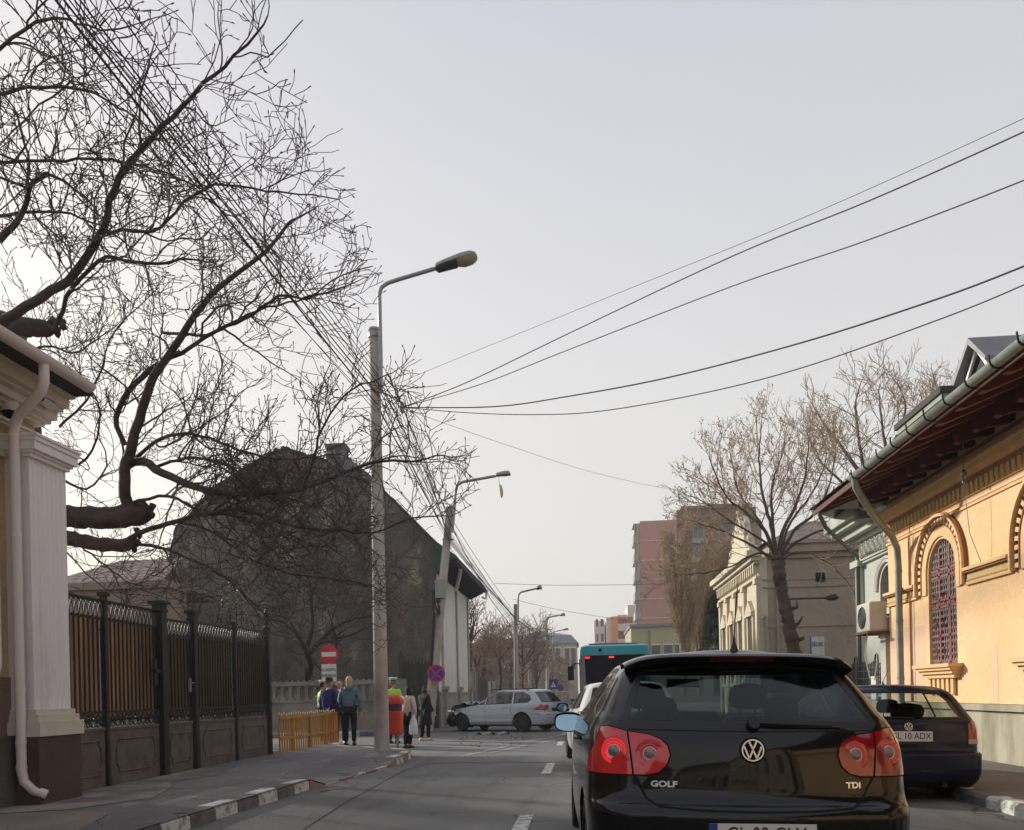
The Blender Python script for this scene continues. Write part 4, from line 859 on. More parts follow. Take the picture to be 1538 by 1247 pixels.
# ============================================================ LEFT SIDE FURTHER DOWN THE STREET
M_fw = mat('street_wall_grey', srgb(146, 140, 132), .92, var=.3, scale=1.2)
F1 = thing('panel_fence', 'pale grey panel fence joining the white street front, with dark gate opening', 'fence', (-5.8, 42.5, .1))
for y in (42.1, 43.2, 44.3, 49.2, 51.5, 54): mb = MB(); mb.box(-5.9, -5.7, y, y+.2, 0, 2.5); rel(mb.build('pillar', M_fw, F1), F1)
mb = MB(); mb.box(-5.83, -5.77, 42.2, 44.3, .1, 2.35); mb.box(-5.83, -5.77, 49.4, 54, .1, 2.1)
y = 42.3
while y < 44.2: mb.box(-5.86, -5.74, y, y+.03, .1, 2.37); y += .12
rel(mb.build('panels', mat('panel_pale', srgb(168, 166, 162), .7, var=.15, streak=True), F1), F1)
mb = MB(); mb.box(-5.83, -5.79, 44.5, 49.1, .1, 2.15); rel(mb.build('gate', mat('gate_dark', srgb(50, 46, 46), .7, var=.2), F1), F1)
mb = MB(); mb.box(-6.1, -5.85, 54.4, 72, 0, 1.35); tag(mb.build('brick_wall', mat('brick_far', srgb(140, 86, 70), .9, var=.35, scale=2)), 'low brick boundary wall under the thicket of bare trees', 'wall')
fs_ = thing('slat_fence', 'far pale slat fence beyond the brick wall', 'fence', (-5.6, 74, .1)); mb = MB(); y = 72.3
while y < 84: mb.box(-5.65, -5.6, y, y+.5, .2, 1.6); y += .62
rel(mb.build('slats', M_fw, fs_), fs_); mb = MB(); mb.box(-5.6, -5.56, 72.3, 84, .5, .6); mb.box(-5.6, -5.56, 72.3, 84, 1.3, 1.4); rel(mb.build('rails', M_fw, fs_), fs_)
# houses along the left, roofs showing through the branches
def row_house(name, lab, x0, x1, y0, y1, h, rh, wallc, roofc, nwin, pil=True, cat='house'):
    """block whose street face is the plane from (x0,y0) to (x1,y1)"""
    d = Vector((x1-x0, y1-y0, 0)); L = d.length; d.normalize(); nrm = Vector((d.y, -d.x, 0)); o_ = Vector((x0, y0, 0)); dep = 9
    T_ = thing(name, lab, cat, (x0, y0, 0)); g = lambda a, b, hh: o_+d*a+nrm*hh+Vector((0, 0, b))
    ww = L/nwin; wins_ = [(ww*(k+.32), ww*(k+.68)) for k in range(nwin)]
    rel(wall_poly('facade', rect(0, L, 0, h), [rect(a, b, 1.5, min(3.9, h-.8)) for a, b in wins_], g, .3, wallc, T_), T_)
    m_ = MB()
    for (a, b) in ((0, L),): m_.add([g(a, 0, -.3), g(b, 0, -.3), g(b, 0, -dep), g(a, 0, -dep), g(a, h, -.3), g(b, h, -.3), g(b, h, -dep), g(a, h, -dep)], [(0, 3, 2, 1), (4, 5, 6, 7), (0, 4, 7, 3), (1, 2, 6, 5), (3, 7, 6, 2), (0, 1, 5, 4)])
    m_.add([g(0, 0, 0), g(0, h, 0), g(0, h, -.3), g(0, 0, -.3)], [(0, 1, 2, 3)])
    rel(m_.build('wall', wallc, T_), T_)
    for a, b in wins_:
        m_ = MB(); m_.prism(rect(a, b, 1.5, min(3.9, h-.8)), -.24, -.2, g); w__ = rel(m_.build('window', M_win, T_), T_)
        m_ = MB(); m_.prism(rect(a-.14, b+.14, min(3.9, h-.8)+.02, min(3.9, h-.8)+.2), 0, .12, g); m_.prism(rect(a-.1, b+.1, 1.36, 1.48), 0, .12, g); m_.build('frame', M_fac, w__)
    m_ = MB(); m_.prism(rect(-.1, L+.1, h-.35, h), 0, .25, g); m_.prism(rect(-.2, L+.2, h, h+.12), -.1, .42, g)
    if pil:
        for k in range(nwin+1): m_.prism(rect(max(0, k*ww-.18), min(L, k*ww+.18), 0, h-.35), 0, .1, g)
    rel(m_.build('cornice', wallc, T_), T_)
    m_ = MB(); m_.add([g(-.3, h+.12, .45), g(L+.3, h+.12, .45), g(L+.3, h+.12, -dep-.3), g(-.3, h+.12, -dep-.3), g(1.5, h+rh, -dep/2), g(L-1.5, h+rh, -dep/2)], [(0, 1, 5, 4), (1, 2, 5), (2, 3, 4, 5), (3, 0, 4), (3, 2, 1, 0)])
    r_ = rel(m_.build('roof', roofc, T_), T_)
    m_ = MB(); q = g(L*.6, h+rh-.5, -dep/2); m_.box(q.x-.3, q.x+.3, q.y-.4, q.y+.4, q.z-.3, q.z+1.1); m_.build('chimney', M_bei, r_)
    return T_
M_rb = mat('roof_brown', srgb(112, 96, 88), .9, var=.3, scale=1); M_tw = mat('town_cream', srgb(190, 174, 146), .9, var=.2, scale=.8); M_tw2 = mat('town_grey', srgb(164, 156, 146), .9, var=.2, scale=.8)
row_house('brown_roofed_house', 'house with a wide brown roof half hidden by the bare thicket', -11, -11, 55, 68, 4.6, 2.6, M_tw2, M_rb, 4)
row_house('town_house', 'narrow grey house behind the furthest thicket', -8.2, -7.4, 78, 90, 4.8, 2, M_tw2, M_roofd, 4)
row_house('town_house', 'cream row house with pilasters just left of the bus', -5.3, -3.6, 90, 112, 6.2, 1.5, M_tw, M_rb, 7)
row_house('town_house', 'last row house on the left, before the block with the blue roof', -3.5, -2.4, 113, 128, 6.0, 1.5, M_tw2, M_roofd, 5)
M_mans = mat('mansard_blue', srgb(122, 132, 146), .6, var=.12, scale=.5)
EYb = 136; E_ = thing('mansard_block', 'distant cream building under a blue-grey mansard roof at the street end', 'building', (-6, EYb, 0))
xa, xb = AY(770, 960, EYb).x, AY(866, 960, EYb).x; h1 = AY(830, 967, EYb).z; h2 = AY(830, 954, EYb).z; h3 = AY(830, 946, EYb).z
mb = MB(); mb.box(xa, xb, EYb, EYb+14, 0, h1); rel(mb.build('wall', mat('mansard_wall', srgb(184, 178, 164), .9, var=.1), E_), E_)
mb = MB(); mb.add([(xa-.5, EYb-.5, h1), (xb+.3, EYb-.5, h1), (xb+.3, EYb+14, h1), (xa-.5, EYb+14, h1), (xa, EYb+.5, h2), (xb-.9, EYb+.5, h2), (xb-.9, EYb+13, h2), (xa, EYb+13, h2), (xa+3, EYb+5, h3), (xb-5, EYb+5, h3), (xb-5, EYb+9, h3), (xa+3, EYb+9, h3)], [(0, 1, 5, 4), (1, 2, 6, 5), (2, 3, 7, 6), (3, 0, 4, 7), (4, 5, 9, 8), (5, 6, 10, 9), (6, 7, 11, 10), (7, 4, 8, 11), (8, 9, 10, 11)])
rel(mb.build('roof', M_mans, E_), E_)
for px in (797, 812, 826, 838, 852, 861):
    x = AY(px, 980, EYb).x; mb = MB(); mb.box(x-.35, x+.35, EYb-.04, EYb+.02, h1-4.2, h1-.8); w_ = rel(mb.build('window', M_win, E_), E_); mb = MB(); mb.box(x-.5, x+.5, EYb-.1, EYb-.03, h1-.78, h1-.6); mb.build('frame', M_fac, w_)
# unseen houses added behind the camera so the black car mirrors a street
row_house('town_house', 'plain beige house added unseen behind the viewpoint on the left, for reflections', -6.7, -6.7, -34, -7, 6.5, 2.5, M_tw2, M_rb, 8)
row_house('town_house', 'cream arcaded house added unseen behind the viewpoint on the right, for reflections', 6.6, 6.6, -6, -38, 6.8, 2.5, M_tw, M_rb, 9)
row_house('town_house', 'grey corner house added unseen to close the street behind the viewpoint, for reflections', 9, -9, -52, -52, 7.5, 2.5, M_tw2, M_roofd, 5)
# ============================================================ LAMP POSTS
M_lampb = mat('lamp_black', srgb(40, 40, 40), .5, var=.1); M_lampg = mat('lamp_grey', srgb(146, 148, 142), .5, metal=.3, var=.15); M_lens = mat('lamp_lens', srgb(150, 146, 112), .35, var=.2, scale=6)
def street_lamp(lab, base, top, arm, head, r0=.17, r1=.11, broken=False, dia=1.0):
    t = thing('street_lamp', lab, 'street lamp', base, 0, 'concrete street lamps down the left side'); o_ = Vector(base)
    base = Vector(base); top = Vector(top); m_ = MB(); n = 14; d = top-base
    pth = [base+d*(k/n) for k in range(n+1)]; m_.tube([p-o_ for p in pth], [r0+(r1-r0)*k/n for k in range(n+1)], 12)
    m_.tube([top-o_, top-o_+Vector((0, 0, .05))], [r1*1.2, r1*1.1], 10); m_.build('pole', M_conc, t, 40)
    m_ = MB(); A_ = [Vector(a) for a in arm]; m_.tube([a-o_ for a in A_], [.042*dia]*len(A_), 10)
    ap = A_[0]; bk = top-d.normalized()*.25
    for s_ in (.12, 1.1):
        q = top-d.normalized()*s_; e = Vector((A_[0].x+(A_[1].x-A_[0].x)*.2, q.y, q.z)); m_.tube([q-o_, e-o_], [.03*dia, .03*dia], 6); m_.tube([q-o_-Vector((0, 0, .03)), q-o_+Vector((0, 0, .03))], [r1*1.25, r1*1.25], 12)
    m_.build('arm', M_galv, t, 50)
    h0 = A_[-1]; hd = Vector(head); ax = (hd-h0).normalized(); L = (hd-h0).length; up = Vector((0, 0, 1)); sd_ = ax.cross(up).normalized(); up = sd_.cross(ax)
    def sec(k, w, hgt, dz, half):   # half: 1 top shell, -1 bottom
        return [h0-o_+ax*(L*k)+sd_*(w*math.cos(a_))+up*(dz+hgt*math.sin(a_)*half) for a_ in [math.pi*j/10 for j in range(11)]]
    m_ = MB(); m_.sheet([sec(k, w, hh, 0, 1) for k, w, hh in ((-.05, .06, .06), (0, .11, .10), (.2, .14, .12), (.6, .17, .15), (.85, .17, .14), (.97, .12, .09), (1, .03, .02))]); m_.build('lamp_head', M_lampg, t, 60)
    m_ = MB()
    if not broken:
        m_.sheet([sec(k, w, hh, 0, -1) for k, w, hh in ((-.05, .06, .05), (0, .11, .10), (.48, .15, .10), (.5, .14, .02))]); m_.build('lamp_base', M_lampb, t, 60)
        m_ = MB(); m_.sheet([sec(k, w, hh, 0, -1) for k, w, hh in ((.5, .15, .08), (.65, .16, .13), (.85, .16, .12), (.97, .11, .07), (1, .03, .02))]); m_.build('lens', M_lens, t, 60)
    else:
        q = h0-o_+ax*(L*.15)
        m_.tube([q, q+Vector((.02, 0, -.15)), q+Vector((.03, 0, -.3))], .008, 4)
        m_.sheet([[q+Vector((.03+.10*math.cos(a_)*w+.05*k, .14*math.sin(a_)*w, -.28-.5*k)) for a_ in [math.pi*j/8-1.57 for j in range(9)]] for k, w in ((0, .3), (.2, .9), (.5, 1.1), (.8, .9), (1, .3))]); m_.build('hanging_cover', mat('lamp_cover', srgb(206, 186, 140), .4, var=.2), t, 60)
    return t
y1 = 17.3
street_lamp('nearest concrete lamp post, with intact hooded head, on the kerb corner', AY(574, 1131, y1), AY(562, 497, y1), [AY(572, 590, y1-.15), AY(572, 540, y1-.15), AY(570.5, 470, y1-.15), AY(570, 441, y1-.15), AY(573, 432, y1-.15), AY(582, 425.5, y1-.15), AY(600, 419.5, y1-.15), AY(657, 402.5, y1-.15)], AY(717, 385, y1-.15), .165, .105, dia=1.0)
y2 = 29
street_lamp('leaning lamp post with its broken cover dangling, by the no-stopping sign', AY(643, 1098, y2), AY(676, 764, y2), [AY(679, 800, y2-.2), AY(682, 770, y2-.2), AY(684, 740, y2-.2), AY(687, 729, y2-.2), AY(695, 724, y2-.2), AY(745, 715, y2-.2)], AY(767, 713, y2-.2), .2, .13, True, 1.2)
y3 = 47
b3 = AY(776, 1070, y3); b3.z = .1
street_lamp('straight lamp post rising behind the silver estate car', b3, AY(774, 909, y3), [AY(778, 935, y3-.2), AY(778, 900, y3-.2), AY(779, 893, y3-.2), AY(783, 889.5, y3-.2), AY(806, 884, y3-.2)], AY(814, 882, y3-.2), .15, .1, dia=1.3)
y4 = 68; b4 = AY(824, 1060, y4); b4.z = .1
street_lamp('lamp post at the end of the bare thicket', b4, AY(821, 945, y4), [AY(822, 950, y4-.2), AY(821, 935, y4-.2), AY(822, 930, y4-.2), AY(826, 927, y4-.2), AY(842, 924, y4-.2)], AY(849, 923, y4-.2), .15, .1, dia=1.4)
y5 = 92; b5 = AY(834, 1055, y5); b5.z = .1
street_lamp('furthest small lamp post, left of the bus', b5, AY(831, 965, y5), [AY(831, 965, y5-.2), AY(831, 954, y5-.2), AY(832, 950, y5-.2), AY(836, 948, y5-.2), AY(847, 946, y5-.2)], AY(854, 945, y5-.2), .14, .1, dia=1.5)
# plain poles
for k, (px, pt, Yd, lab) in enumerate(((820, 930, 72, 'thin tall mast beside the fourth lamp post'), (812, 985, 64, 'plain concrete post at the right end of the thicket'), (795, 1000, 60, 'short timber post within the thicket'))):
    b = AY(px+1, 1060, Yd); b.z = .1; t_ = AY(px, pt, Yd); mb = MB(); mb.tube([b, t_], [.12, .08], 8); tag(mb.build('utility_pole', M_conc, smooth=40), lab, 'pole')
# clutter on the second pole
t2 = AY(662, 885, y2-.2); mb = MB(); mb.box(t2.x-.18, t2.x+.18, t2.y-.12, t2.y+.05, t2.z-.32, t2.z+.32); tag(mb.build('junction_box', M_lampg), 'light grey box strapped to the leaning lamp post', 'box')
mb = MB(); c = AY(655, 905, y2-.25)
for k in range(3): mb.tube([c+Vector((.12*math.cos(q*.6+k), 0, .45*math.sin(q*.6))) for q in range(11)], .03, 5)
mb.tube([AY(652, 920, y2-.2), AY(649, 975, y2-.2), AY(646, 1020, y2-.2)], .05, 6); tag(mb.build('cable_coil', M_cable), 'coiled black cable hung on the leaning lamp post', 'cable')
# ============================================================ SIGNS, BIN
M_red = mat('sign_red', srgb(206, 38, 48), .45, var=.08); M_swh = MATS['sign_white']; M_sbl = mat('sign_deep_blue', srgb(44, 50, 150), .45, var=.05); M_letter = mat('letter_black', srgb(46, 46, 48), .6, var=0)
s = AY(494, 983, 27); t = thing('no_entry_sign', 'round red no-entry sign with white bar above a white text plate', 'sign', (s.x, 27, .1))
mb = MB(); mb.tube([(0, .03, 0), (0, .03, s.z+.25)], .03, 8); mb.build('post', M_galv, t)
mb = MB(); mb.tube([(0, -.01, s.z-.1), (0, .01, s.z-.1)], .31, 36); mb.build('disc', M_red, t)
mb = MB(); mb.box(-.24, .24, -.016, -.008, s.z-.1-.075, s.z-.1+.075); mb.build('bar', M_swh, t)
z0 = AY(494, 1024, 27).z-.1; z1 = AY(494, 997.5, 27).z-.1
mb = MB(); mb.box(-.26, .24, -.01, .01, z0, z1); mb.build('plate', M_swh, t)
for k, tx in enumerate(('CU EXCEPTIA', 'RIVERANILOR')): text_mesh('lettering', tx, .13, M_letter, Matrix.Translation((-.01, -.012, z1-.2-.19*k)) @ Matrix.Rotation(math.pi/2, 4, 'X'), t, sx=.6, offset=.003)
s = AY(655, 1012, 28.65); t = thing('no_stopping_sign', 'round blue no-stopping sign with red cross and rim on the leaning post', 'sign', (s.x, s.y, s.z), R(10))
mb = MB(); mb.tube([(0, -.01, 0), (0, .01, 0)], .315, 36); mb.build('rim', M_red, t)
mb = MB(); mb.tube([(0, -.013, 0), (0, -.005, 0)], .255, 36); mb.build('disc', M_sbl, t)
mb = MB()
for a in (45, -45): mb.box(-.27, .27, -.018, -.012 if a > 0 else -.0135, -.025, .025, 0, Matrix.Rotation(R(a), 4, 'Y'))
mb.build('cross', M_red, t)
mb = MB(); mb.box(-.05, .05, .01, .1, -.05, .05); mb.build('clamp', M_galv, t)
s = AY(831, 1028, 60); t = thing('crossing_sign', 'small square blue pedestrian crossing sign far down the left pavement', 'sign', (s.x, s.y, s.z))
mb = MB(); mb.box(-.3, .3, -.01, .01, -.36, .36); mb.build('plate', M_sbl, t); mb = MB(); mb.prism([(-.2, -.2), (.2, -.2), (0, .2)], -.02, -.012, lambda a, b, h: Vector((a, h, b))); mb.build('triangle', M_swh, t); mb = MB(); mb.tube([(0, .03, -s.z+.1), (0, .03, .36)], .03, 6); mb.build('post', M_galv, t)
mb = MB(); mb.tube([(-.03, -.022, -.12), (0, -.022, .05), (.04, -.022, -.12)], .016, 5); mb.build('pictogram', M_letter, t)
s = AY(842, 1033, 75); t = thing('no_stopping_sign', 'tiny round no-stopping sign further down the left pavement than the crossing sign', 'sign', (s.x, s.y, s.z))
mb = MB(); mb.tube([(0, -.01, 0), (0, .01, 0)], .32, 24); mb.build('rim', M_red, t); mb = MB(); mb.tube([(0, -.013, 0), (0, -.005, 0)], .25, 24); mb.build('disc', M_sbl, t); mb = MB(); mb.tube([(0, .03, -s.z+.1), (0, .03, .2)], .03, 6); mb.build('post', M_galv, t)
s = AY(780, 1034, 50); t = thing('road_sign', 'small red-rimmed round sign just above the roof of the silver estate', 'sign', (s.x, s.y, s.z), R(20))
mb = MB(); mb.tube([(0, -.01, 0), (0, .01, 0)], .25, 20); mb.build('rim', M_red, t); mb = MB(); mb.tube([(0, -.013, 0), (0, -.008, 0)], .17, 20); mb.build('disc', mat('sign_pink', srgb(200, 130, 120), .6, var=0), t); mb = MB(); mb.tube([(0, .03, -s.z+.1), (0, .03, .2)], .03, 6); mb.build('post', M_galv, t)
# orange bin
M_or2 = mat('bin_orange', srgb(222, 78, 42), .42, col2=srgb(196, 66, 42), scale=4, coat=.1)
s = AY(593, 1072, 17.75); t = thing('litter_bin', 'orange plastic litter bin beside the nearest lamp post', 'bin', (s.x, s.y, .15))
def rr(w, d, z, n=5, r=.06):
    out_ = []
    for cx, cy, a0 in ((w-r, d-r, 0), (-w+r, d-r, 90), (-w+r, -d+r, 180), (w-r, -d+r, 270)):
        for k in range(n): a = R(a0+90*k/(n-1)); out_.append((cx+r*math.cos(a), cy+r*math.sin(a), z))
    return out_
mb = MB(); mb.sheet([rr(.14, .12, .32), rr(.16, .14, .34), rr(.165, .145, .6), rr(.175, .15, .82), rr(.17, .14, .83)], closed=True); mb.add(rr(.14, .12, .32), [tuple(range(20))]); mb.build('body', M_or2, t, 40)
mb = MB(); mb.sheet([rr(.18, .155, .98), rr(.185, .16, 1.0), rr(.18, .155, 1.05), rr(.16, .13, 1.12), rr(.12, .09, 1.17), rr(.07, .05, 1.19, r=.04)], closed=True); mb.add(rr(.07, .05, 1.19, r=.04), [tuple(range(20))]); mb.build('hood', M_or2, t, 60)
mb = MB(); mb.sheet([rr(.15, .12, .80), rr(.15, .12, 1.0)], closed=True); mb.box(-.15, .15, -.12, .12, .8, .82); mb.build('opening', mat('bin_inner', srgb(112, 72, 84), .7, col2=srgb(60, 54, 84), scale=14), t, 40)
mb = MB(); mb.tube([(0, .19, 0), (0, .19, 1.15)], .03, 8); mb.box(-.03, .03, .13, .2, .5, .56); mb.build('post', M_galv, t)
# ============================================================ CABLES
def cable(name, lab, pts, r, sag=0, group=None, cat='cable', n=18, m=None):
    mb = MB(); out_ = []
    for i in range(len(pts)-1):
        a, b = Vector(pts[i]), Vector(pts[i+1])
        for k in range(n): t_ = k/n; p = a.lerp(b, t_); p.z -= sag*(4*t_*(1-t_))*((b-a).length/30)**2; out_.append(p)
    out_.append(Vector(pts[-1])); mb.tube(out_, r, 5); return tag(mb.build(name, m or M_cable), lab, cat, group)
tops = [(8, .008, 612), (38, .009, 618), (60, .010, 600), (84, .018, 606), (96, .014, 594), (104, .009, 590), (112, .010, 586), (120, .013, 580), (135, .009, 572), (165, .010, 562), (188, .009, 556)]
rc = random.Random(3)
for px, r, yend in tops:
    p1 = AY(566+rc.uniform(-2, 6), yend, 17.2); X0 = -4.75+.0016*px
    p0 = AX(px, 0, X0); d = (p0-p1); far = p1+d*2.1; far.z += .25
    nxt = AY(672+rc.uniform(-2, 8), 790+rc.uniform(-14, 26), 28.9); nx3 = AY(774, 925+rc.uniform(-6, 10), 47); nx4 = AY(821, 955+rc.uniform(-4, 4), 68)
    mid = p0.copy()
    cable('power_cable', 'dark overhead cable of the bundle sweeping from top left past the lamp posts', [far, p0, p1, nxt, nx3, nx4], r*.78, .35, 'overhead cables strung along the left side')
for k in range(5):
    p1 = AY(600+k*3, 612-k*6, 17.4); nxt = AY(676+k, 800+k*9, 28.9); nx3 = AY(776+k, 930+3*k, 47)
    cable('power_cable', 'thin dark cable between the nearest and leaning lamp posts', [AY(566, 560+k*14, 17.2), p1, nxt, nx3], .007, .3, 'thin cables between the first lamp posts')
cable('twisted_cable', 'ragged twisted cable passing right of the leaning lamp post', [AY(582, 560, 17.2), AY(608, 620, 17.8), AY(690, 815, 28.8), AY(740, 905, 40), AY(776, 950, 47)], .014, .25)
J = AY(604, 612, 17.4)
mb = MB(); mb.lathe([(.02, -.12), (.05, -.08), (.05, .08), (.02, .12)], J, 8); tag(mb.build('insulator', M_galv), 'pale insulator where the street crossing cables gather', 'insulator')
for k, (pts, r, lab) in enumerate((
    ([(590, 580, 17.2), (640, 558, 16.6), (900, 452, 13.6), (1200, 330, 11.5), (1538, 178, 9.6), (1700, 100, 8.8)], .004, 'uppermost thin wire crossing the sky to the right'),
    ([(604, 612, 17.4), (700, 575, 16.4), (850, 503, 15), (1100, 385, 12.6), (1300, 304, 11), (1538, 198, 9.6), (1750, 95, 8.6)], .0095, 'second wire from the top crossing the sky to the right'),
    ([(604, 612, 17.4), (720, 578, 16.4), (850, 527, 15), (1100, 430, 12.6), (1300, 362, 11), (1538, 271, 9.6), (1750, 182, 8.6)], .0085, 'middle wire crossing the sky to the right'),
    ([(600, 612, 17.4), (740, 611, 16), (850, 596, 15), (1000, 568, 13.6), (1200, 516, 11.8), (1400, 452, 10.4), (1538, 400, 9.6), (1750, 312, 8.6)], .012, 'thickest sagging wire crossing the sky to the right'),
    ([(604, 612, 17.4), (700, 620, 16.4), (800, 623, 15.4), (900, 618, 14.5), (1050, 592, 13), (1200, 554, 11.8), (1400, 484, 10.4), (1538, 428, 9.6), (1750, 330, 8.6)], .0085, 'lowest of the five wires crossing the sky to the right'),
    ([(615, 618, 17.5), (640, 626, 18), (760, 668, 20.5), (900, 712, 24), (1035, 739, 30), (1160, 748, 36)], .005, 'thin wire sloping down toward the budding tree'),
    ([(742, 876, 44), (830, 879, 44), (960, 878, 46), (1060, 874, 50)], .012, 'far wire crossing low above the bus'),
    ([(770, 900, 47), (850, 918, 50), (960, 935, 60)], .012, 'far wire sagging toward the orange block'))):
    P_ = [AY(*p) for p in pts]; fine = []
    for i in range(len(P_)-1):
        p0_ = P_[max(i-1, 0)]; p1_ = P_[i]; p2_ = P_[i+1]; p3_ = P_[min(i+2, len(P_)-1)]
        for q in range(8): t_ = q/8; fine.append(.5*((2*p1_)+(p2_-p0_)*t_+(2*p0_-5*p1_+4*p2_-p3_)*t_*t_+(3*p1_-p0_-3*p2_+p3_)*t_**3))
    fine.append(P_[-1]); mb = MB(); mb.tube(fine, r, 5); tag(mb.build('wire', mat('wire_grey', srgb(92, 84, 82), .7, var=0)), lab, 'wire')
# ============================================================ CARS
def paint(name, col, coat=1.0, rough=.35, metal=0, flake=0):
    return mat(name, col, rough, metal, var=.08, scale=2, coat=coat, spec=.15)
M_blackp = mat('black_plastic', (.012, .012, .013), .45, var=.2, scale=30)
M_gap = mat('panel_gap', (.004, .004, .004), .9, var=0)
M_tyre = mat('tyre', (.015, .015, .016), .85, var=.2, scale=20)
M_rim = mat('rim_grey', (.25, .25, .26), .35, metal=.7, var=.1)
M_seat = mat('seat_fabric', (.02, .021, .023), .95, var=.2, scale=40)
M_lred = mat('lamp_red', (.42, .008, .014), .12, var=.5, scale=14, coat=1)
M_lred2 = mat('lamp_red_lit', (.52, .01, .016), .12, var=.45, scale=14, coat=1, emit=((1, .02, .03), .06))
M_bowl = mat('lamp_bowl', (.75, .02, .035), .18, var=.3, scale=30, coat=1); M_bowl2 = mat('lamp_bowl_lit', (.85, .03, .04), .18, var=.3, scale=30, coat=1, emit=((1, .03, .04), .35))
M_lsil = mat('lamp_reflector', (.85, .72, .72), .25, metal=.2, var=0)
M_lclr = mat('lamp_bulb', (.26, .2, .19), .25, var=.3, scale=60, coat=1)
M_cgl = glass('car_glass_tinted', (.21, .29, .31), .01)
M_cgs = glass('car_glass', (.74, .80, .78), .01)
M_mir = mat('mirror_glass', (.30, .46, .58), .02, metal=1, var=0)
M_plate = mat('plate_white', srgb(222, 222, 218), .5, var=.04)
M_pblue = mat('plate_blue', srgb(30, 70, 160), .5, var=0)
M_ptxt = mat('plate_text', (.01, .01, .012), .5, var=0)
def section(row, N=(9, 9, 18, 9, 9)):
    z, yr, bow, rc, w, yf, rf, bowf, cr = row
    pts = []; wi = max(w-rc, w*.08)
    for k in range(N[0]):
        t = k/N[0]; pts.append((wi*t, yr+bow*t*t))
    for k in range(N[1]):
        a = math.pi/2*k/N[1]; e = .82; pts.append((wi+(w-wi)*math.sin(a)**e, yr+bow+(rc)*(1-math.cos(a)**e)))
    ya = yr+bow+rc; yb = yf-bowf-rf
    for k in range(N[2]):
        t = k/N[2]; pts.append((w, ya+(yb-ya)*t))
    wi2 = max(w-rf*1.2, w*.3)
    for k in range(N[3]):
        a = math.pi/2*(1-k/N[3]); e = .85; pts.append((wi2+(w-wi2)*math.sin(a)**e, yb+rf*(1-math.sin(a)**e)+0*(1-math.cos(a))))
    for k in range(N[4]+1):
        t = 1-k/N[4]; pts.append((wi2*t, yf-bowf*t*t))
    return [Vector((x, y, z+cr*(1-(x/max(w, .01))**2))) for x, y in pts]
def car_shell(rows, length, sub=5, taper=.05, ym=.45):
    K = len(rows[0]); xs = list(range(len(rows))); R_ = []
    for i in range((len(rows)-1)*sub+1):
        x = i/sub; R_.append([pchip(xs, [r[j] for r in rows], x) for j in range(K)])
    rings = []
    for r in R_:
        half = section(r)
        for v in half:
            t = (v.y/length-ym); k = 1-taper*abs(t*2)**2.6; v.x *= k
        rings.append(half+[Vector((-v.x, v.y, v.z)) for v in half[-2:0:-1]])
    bm = bmesh.new(); V = [[bm.verts.new(v) for v in r] for r in rings]; n = len(V[0])
    for i in range(len(V)-1):
        for k in range(n): bm.faces.new((V[i][k], V[i][(k+1) % n], V[i+1][(k+1) % n], V[i+1][k]))
    # top cap: bridge across
    top = V[-1]
    for k in range(n//2):
        a, b, c, d = top[k], top[k+1], top[(n-k-1) % n], top[(n-k) % n]
        vs = []
        for q in (a, b, c, d):
            if q not in vs: vs.append(q)
        if len(vs) > 2:
            try: bm.faces.new(vs)
            except ValueError: pass
    bot = V[0]
    for k in range(n//2):
        vs = []
        for q in (bot[(n-k) % n], bot[(n-k-1) % n], bot[k+1], bot[k]):
            if q not in vs: vs.append(q)
        if len(vs) > 2:
            try: bm.faces.new(vs)
            except ValueError: pass
    bmesh.ops.recalc_face_normals(bm, faces=bm.faces)
    for f in bm.faces: f.smooth = True
    return bm
def inside(p, poly):
    x, y = p; c = False; j = len(poly)-1
    for i in range(len(poly)):
        xi, yi = poly[i]; xj, yj = poly[j]
        if (yi > y) != (yj > y) and x < (xj-xi)*(y-yi)/(yj-yi)+xi: c = not c
        j = i
    return c
def cut(bm, poly, view, mi, only=None):
    """cookie cutter: view 'r' rear, 'f' front, 'L'/'R' sides; faces inside get material index mi"""
    if view in 'rf': ga = lambda v: (v.x, v.z); ok = (lambda f: f.normal.y < -.12) if view == 'r' else (lambda f: f.normal.y > .12); mk = lambda a, b: Vector((a, 0, b))
    elif view == 't': ga = lambda v: (v.x, v.y); ok = lambda f: f.normal.z > .3; mk = lambda a, b: Vector((a, b, 0))
    else:
        s = -1 if view == 'L' else 1; ga = lambda v: (v.y, v.z); ok = lambda f: f.normal.x*s > .15; mk = lambda a, b: Vector((0, a, b))
    x0 = min(p[0] for p in poly); x1 = max(p[0] for p in poly); y0 = min(p[1] for p in poly); y1 = max(p[1] for p in poly)
    def cand():
        out = []
        for f in bm.faces:
            if not ok(f): continue
            q = [ga(v.co) for v in f.verts]
            if max(a for a, b in q) < x0 or min(a for a, b in q) > x1 or max(b for a, b in q) < y0 or min(b for a, b in q) > y1: continue
            out.append(f)
        return out
    n = len(poly)
    for i in range(n):
        a = poly[i]; b = poly[(i+1) % n]; d = (b[0]-a[0], b[1]-a[1]); L = math.hypot(*d)
        if L < 1e-6: continue
        fs = cand(); es = {e for f in fs for e in f.edges}; vs = {v for f in fs for v in f.verts}
        no = mk(-d[1]/L, d[0]/L)
        bmesh.ops.bisect_plane(bm, geom=list(vs)+list(es)+fs, dist=1e-5, plane_co=mk(*a), plane_no=no)
    res = []
    for f in cand():
        c = f.calc_center_median()
        if inside(ga(c), poly) and (only is None or f.material_index in only): f.material_index = mi; res.append(f)
    return res
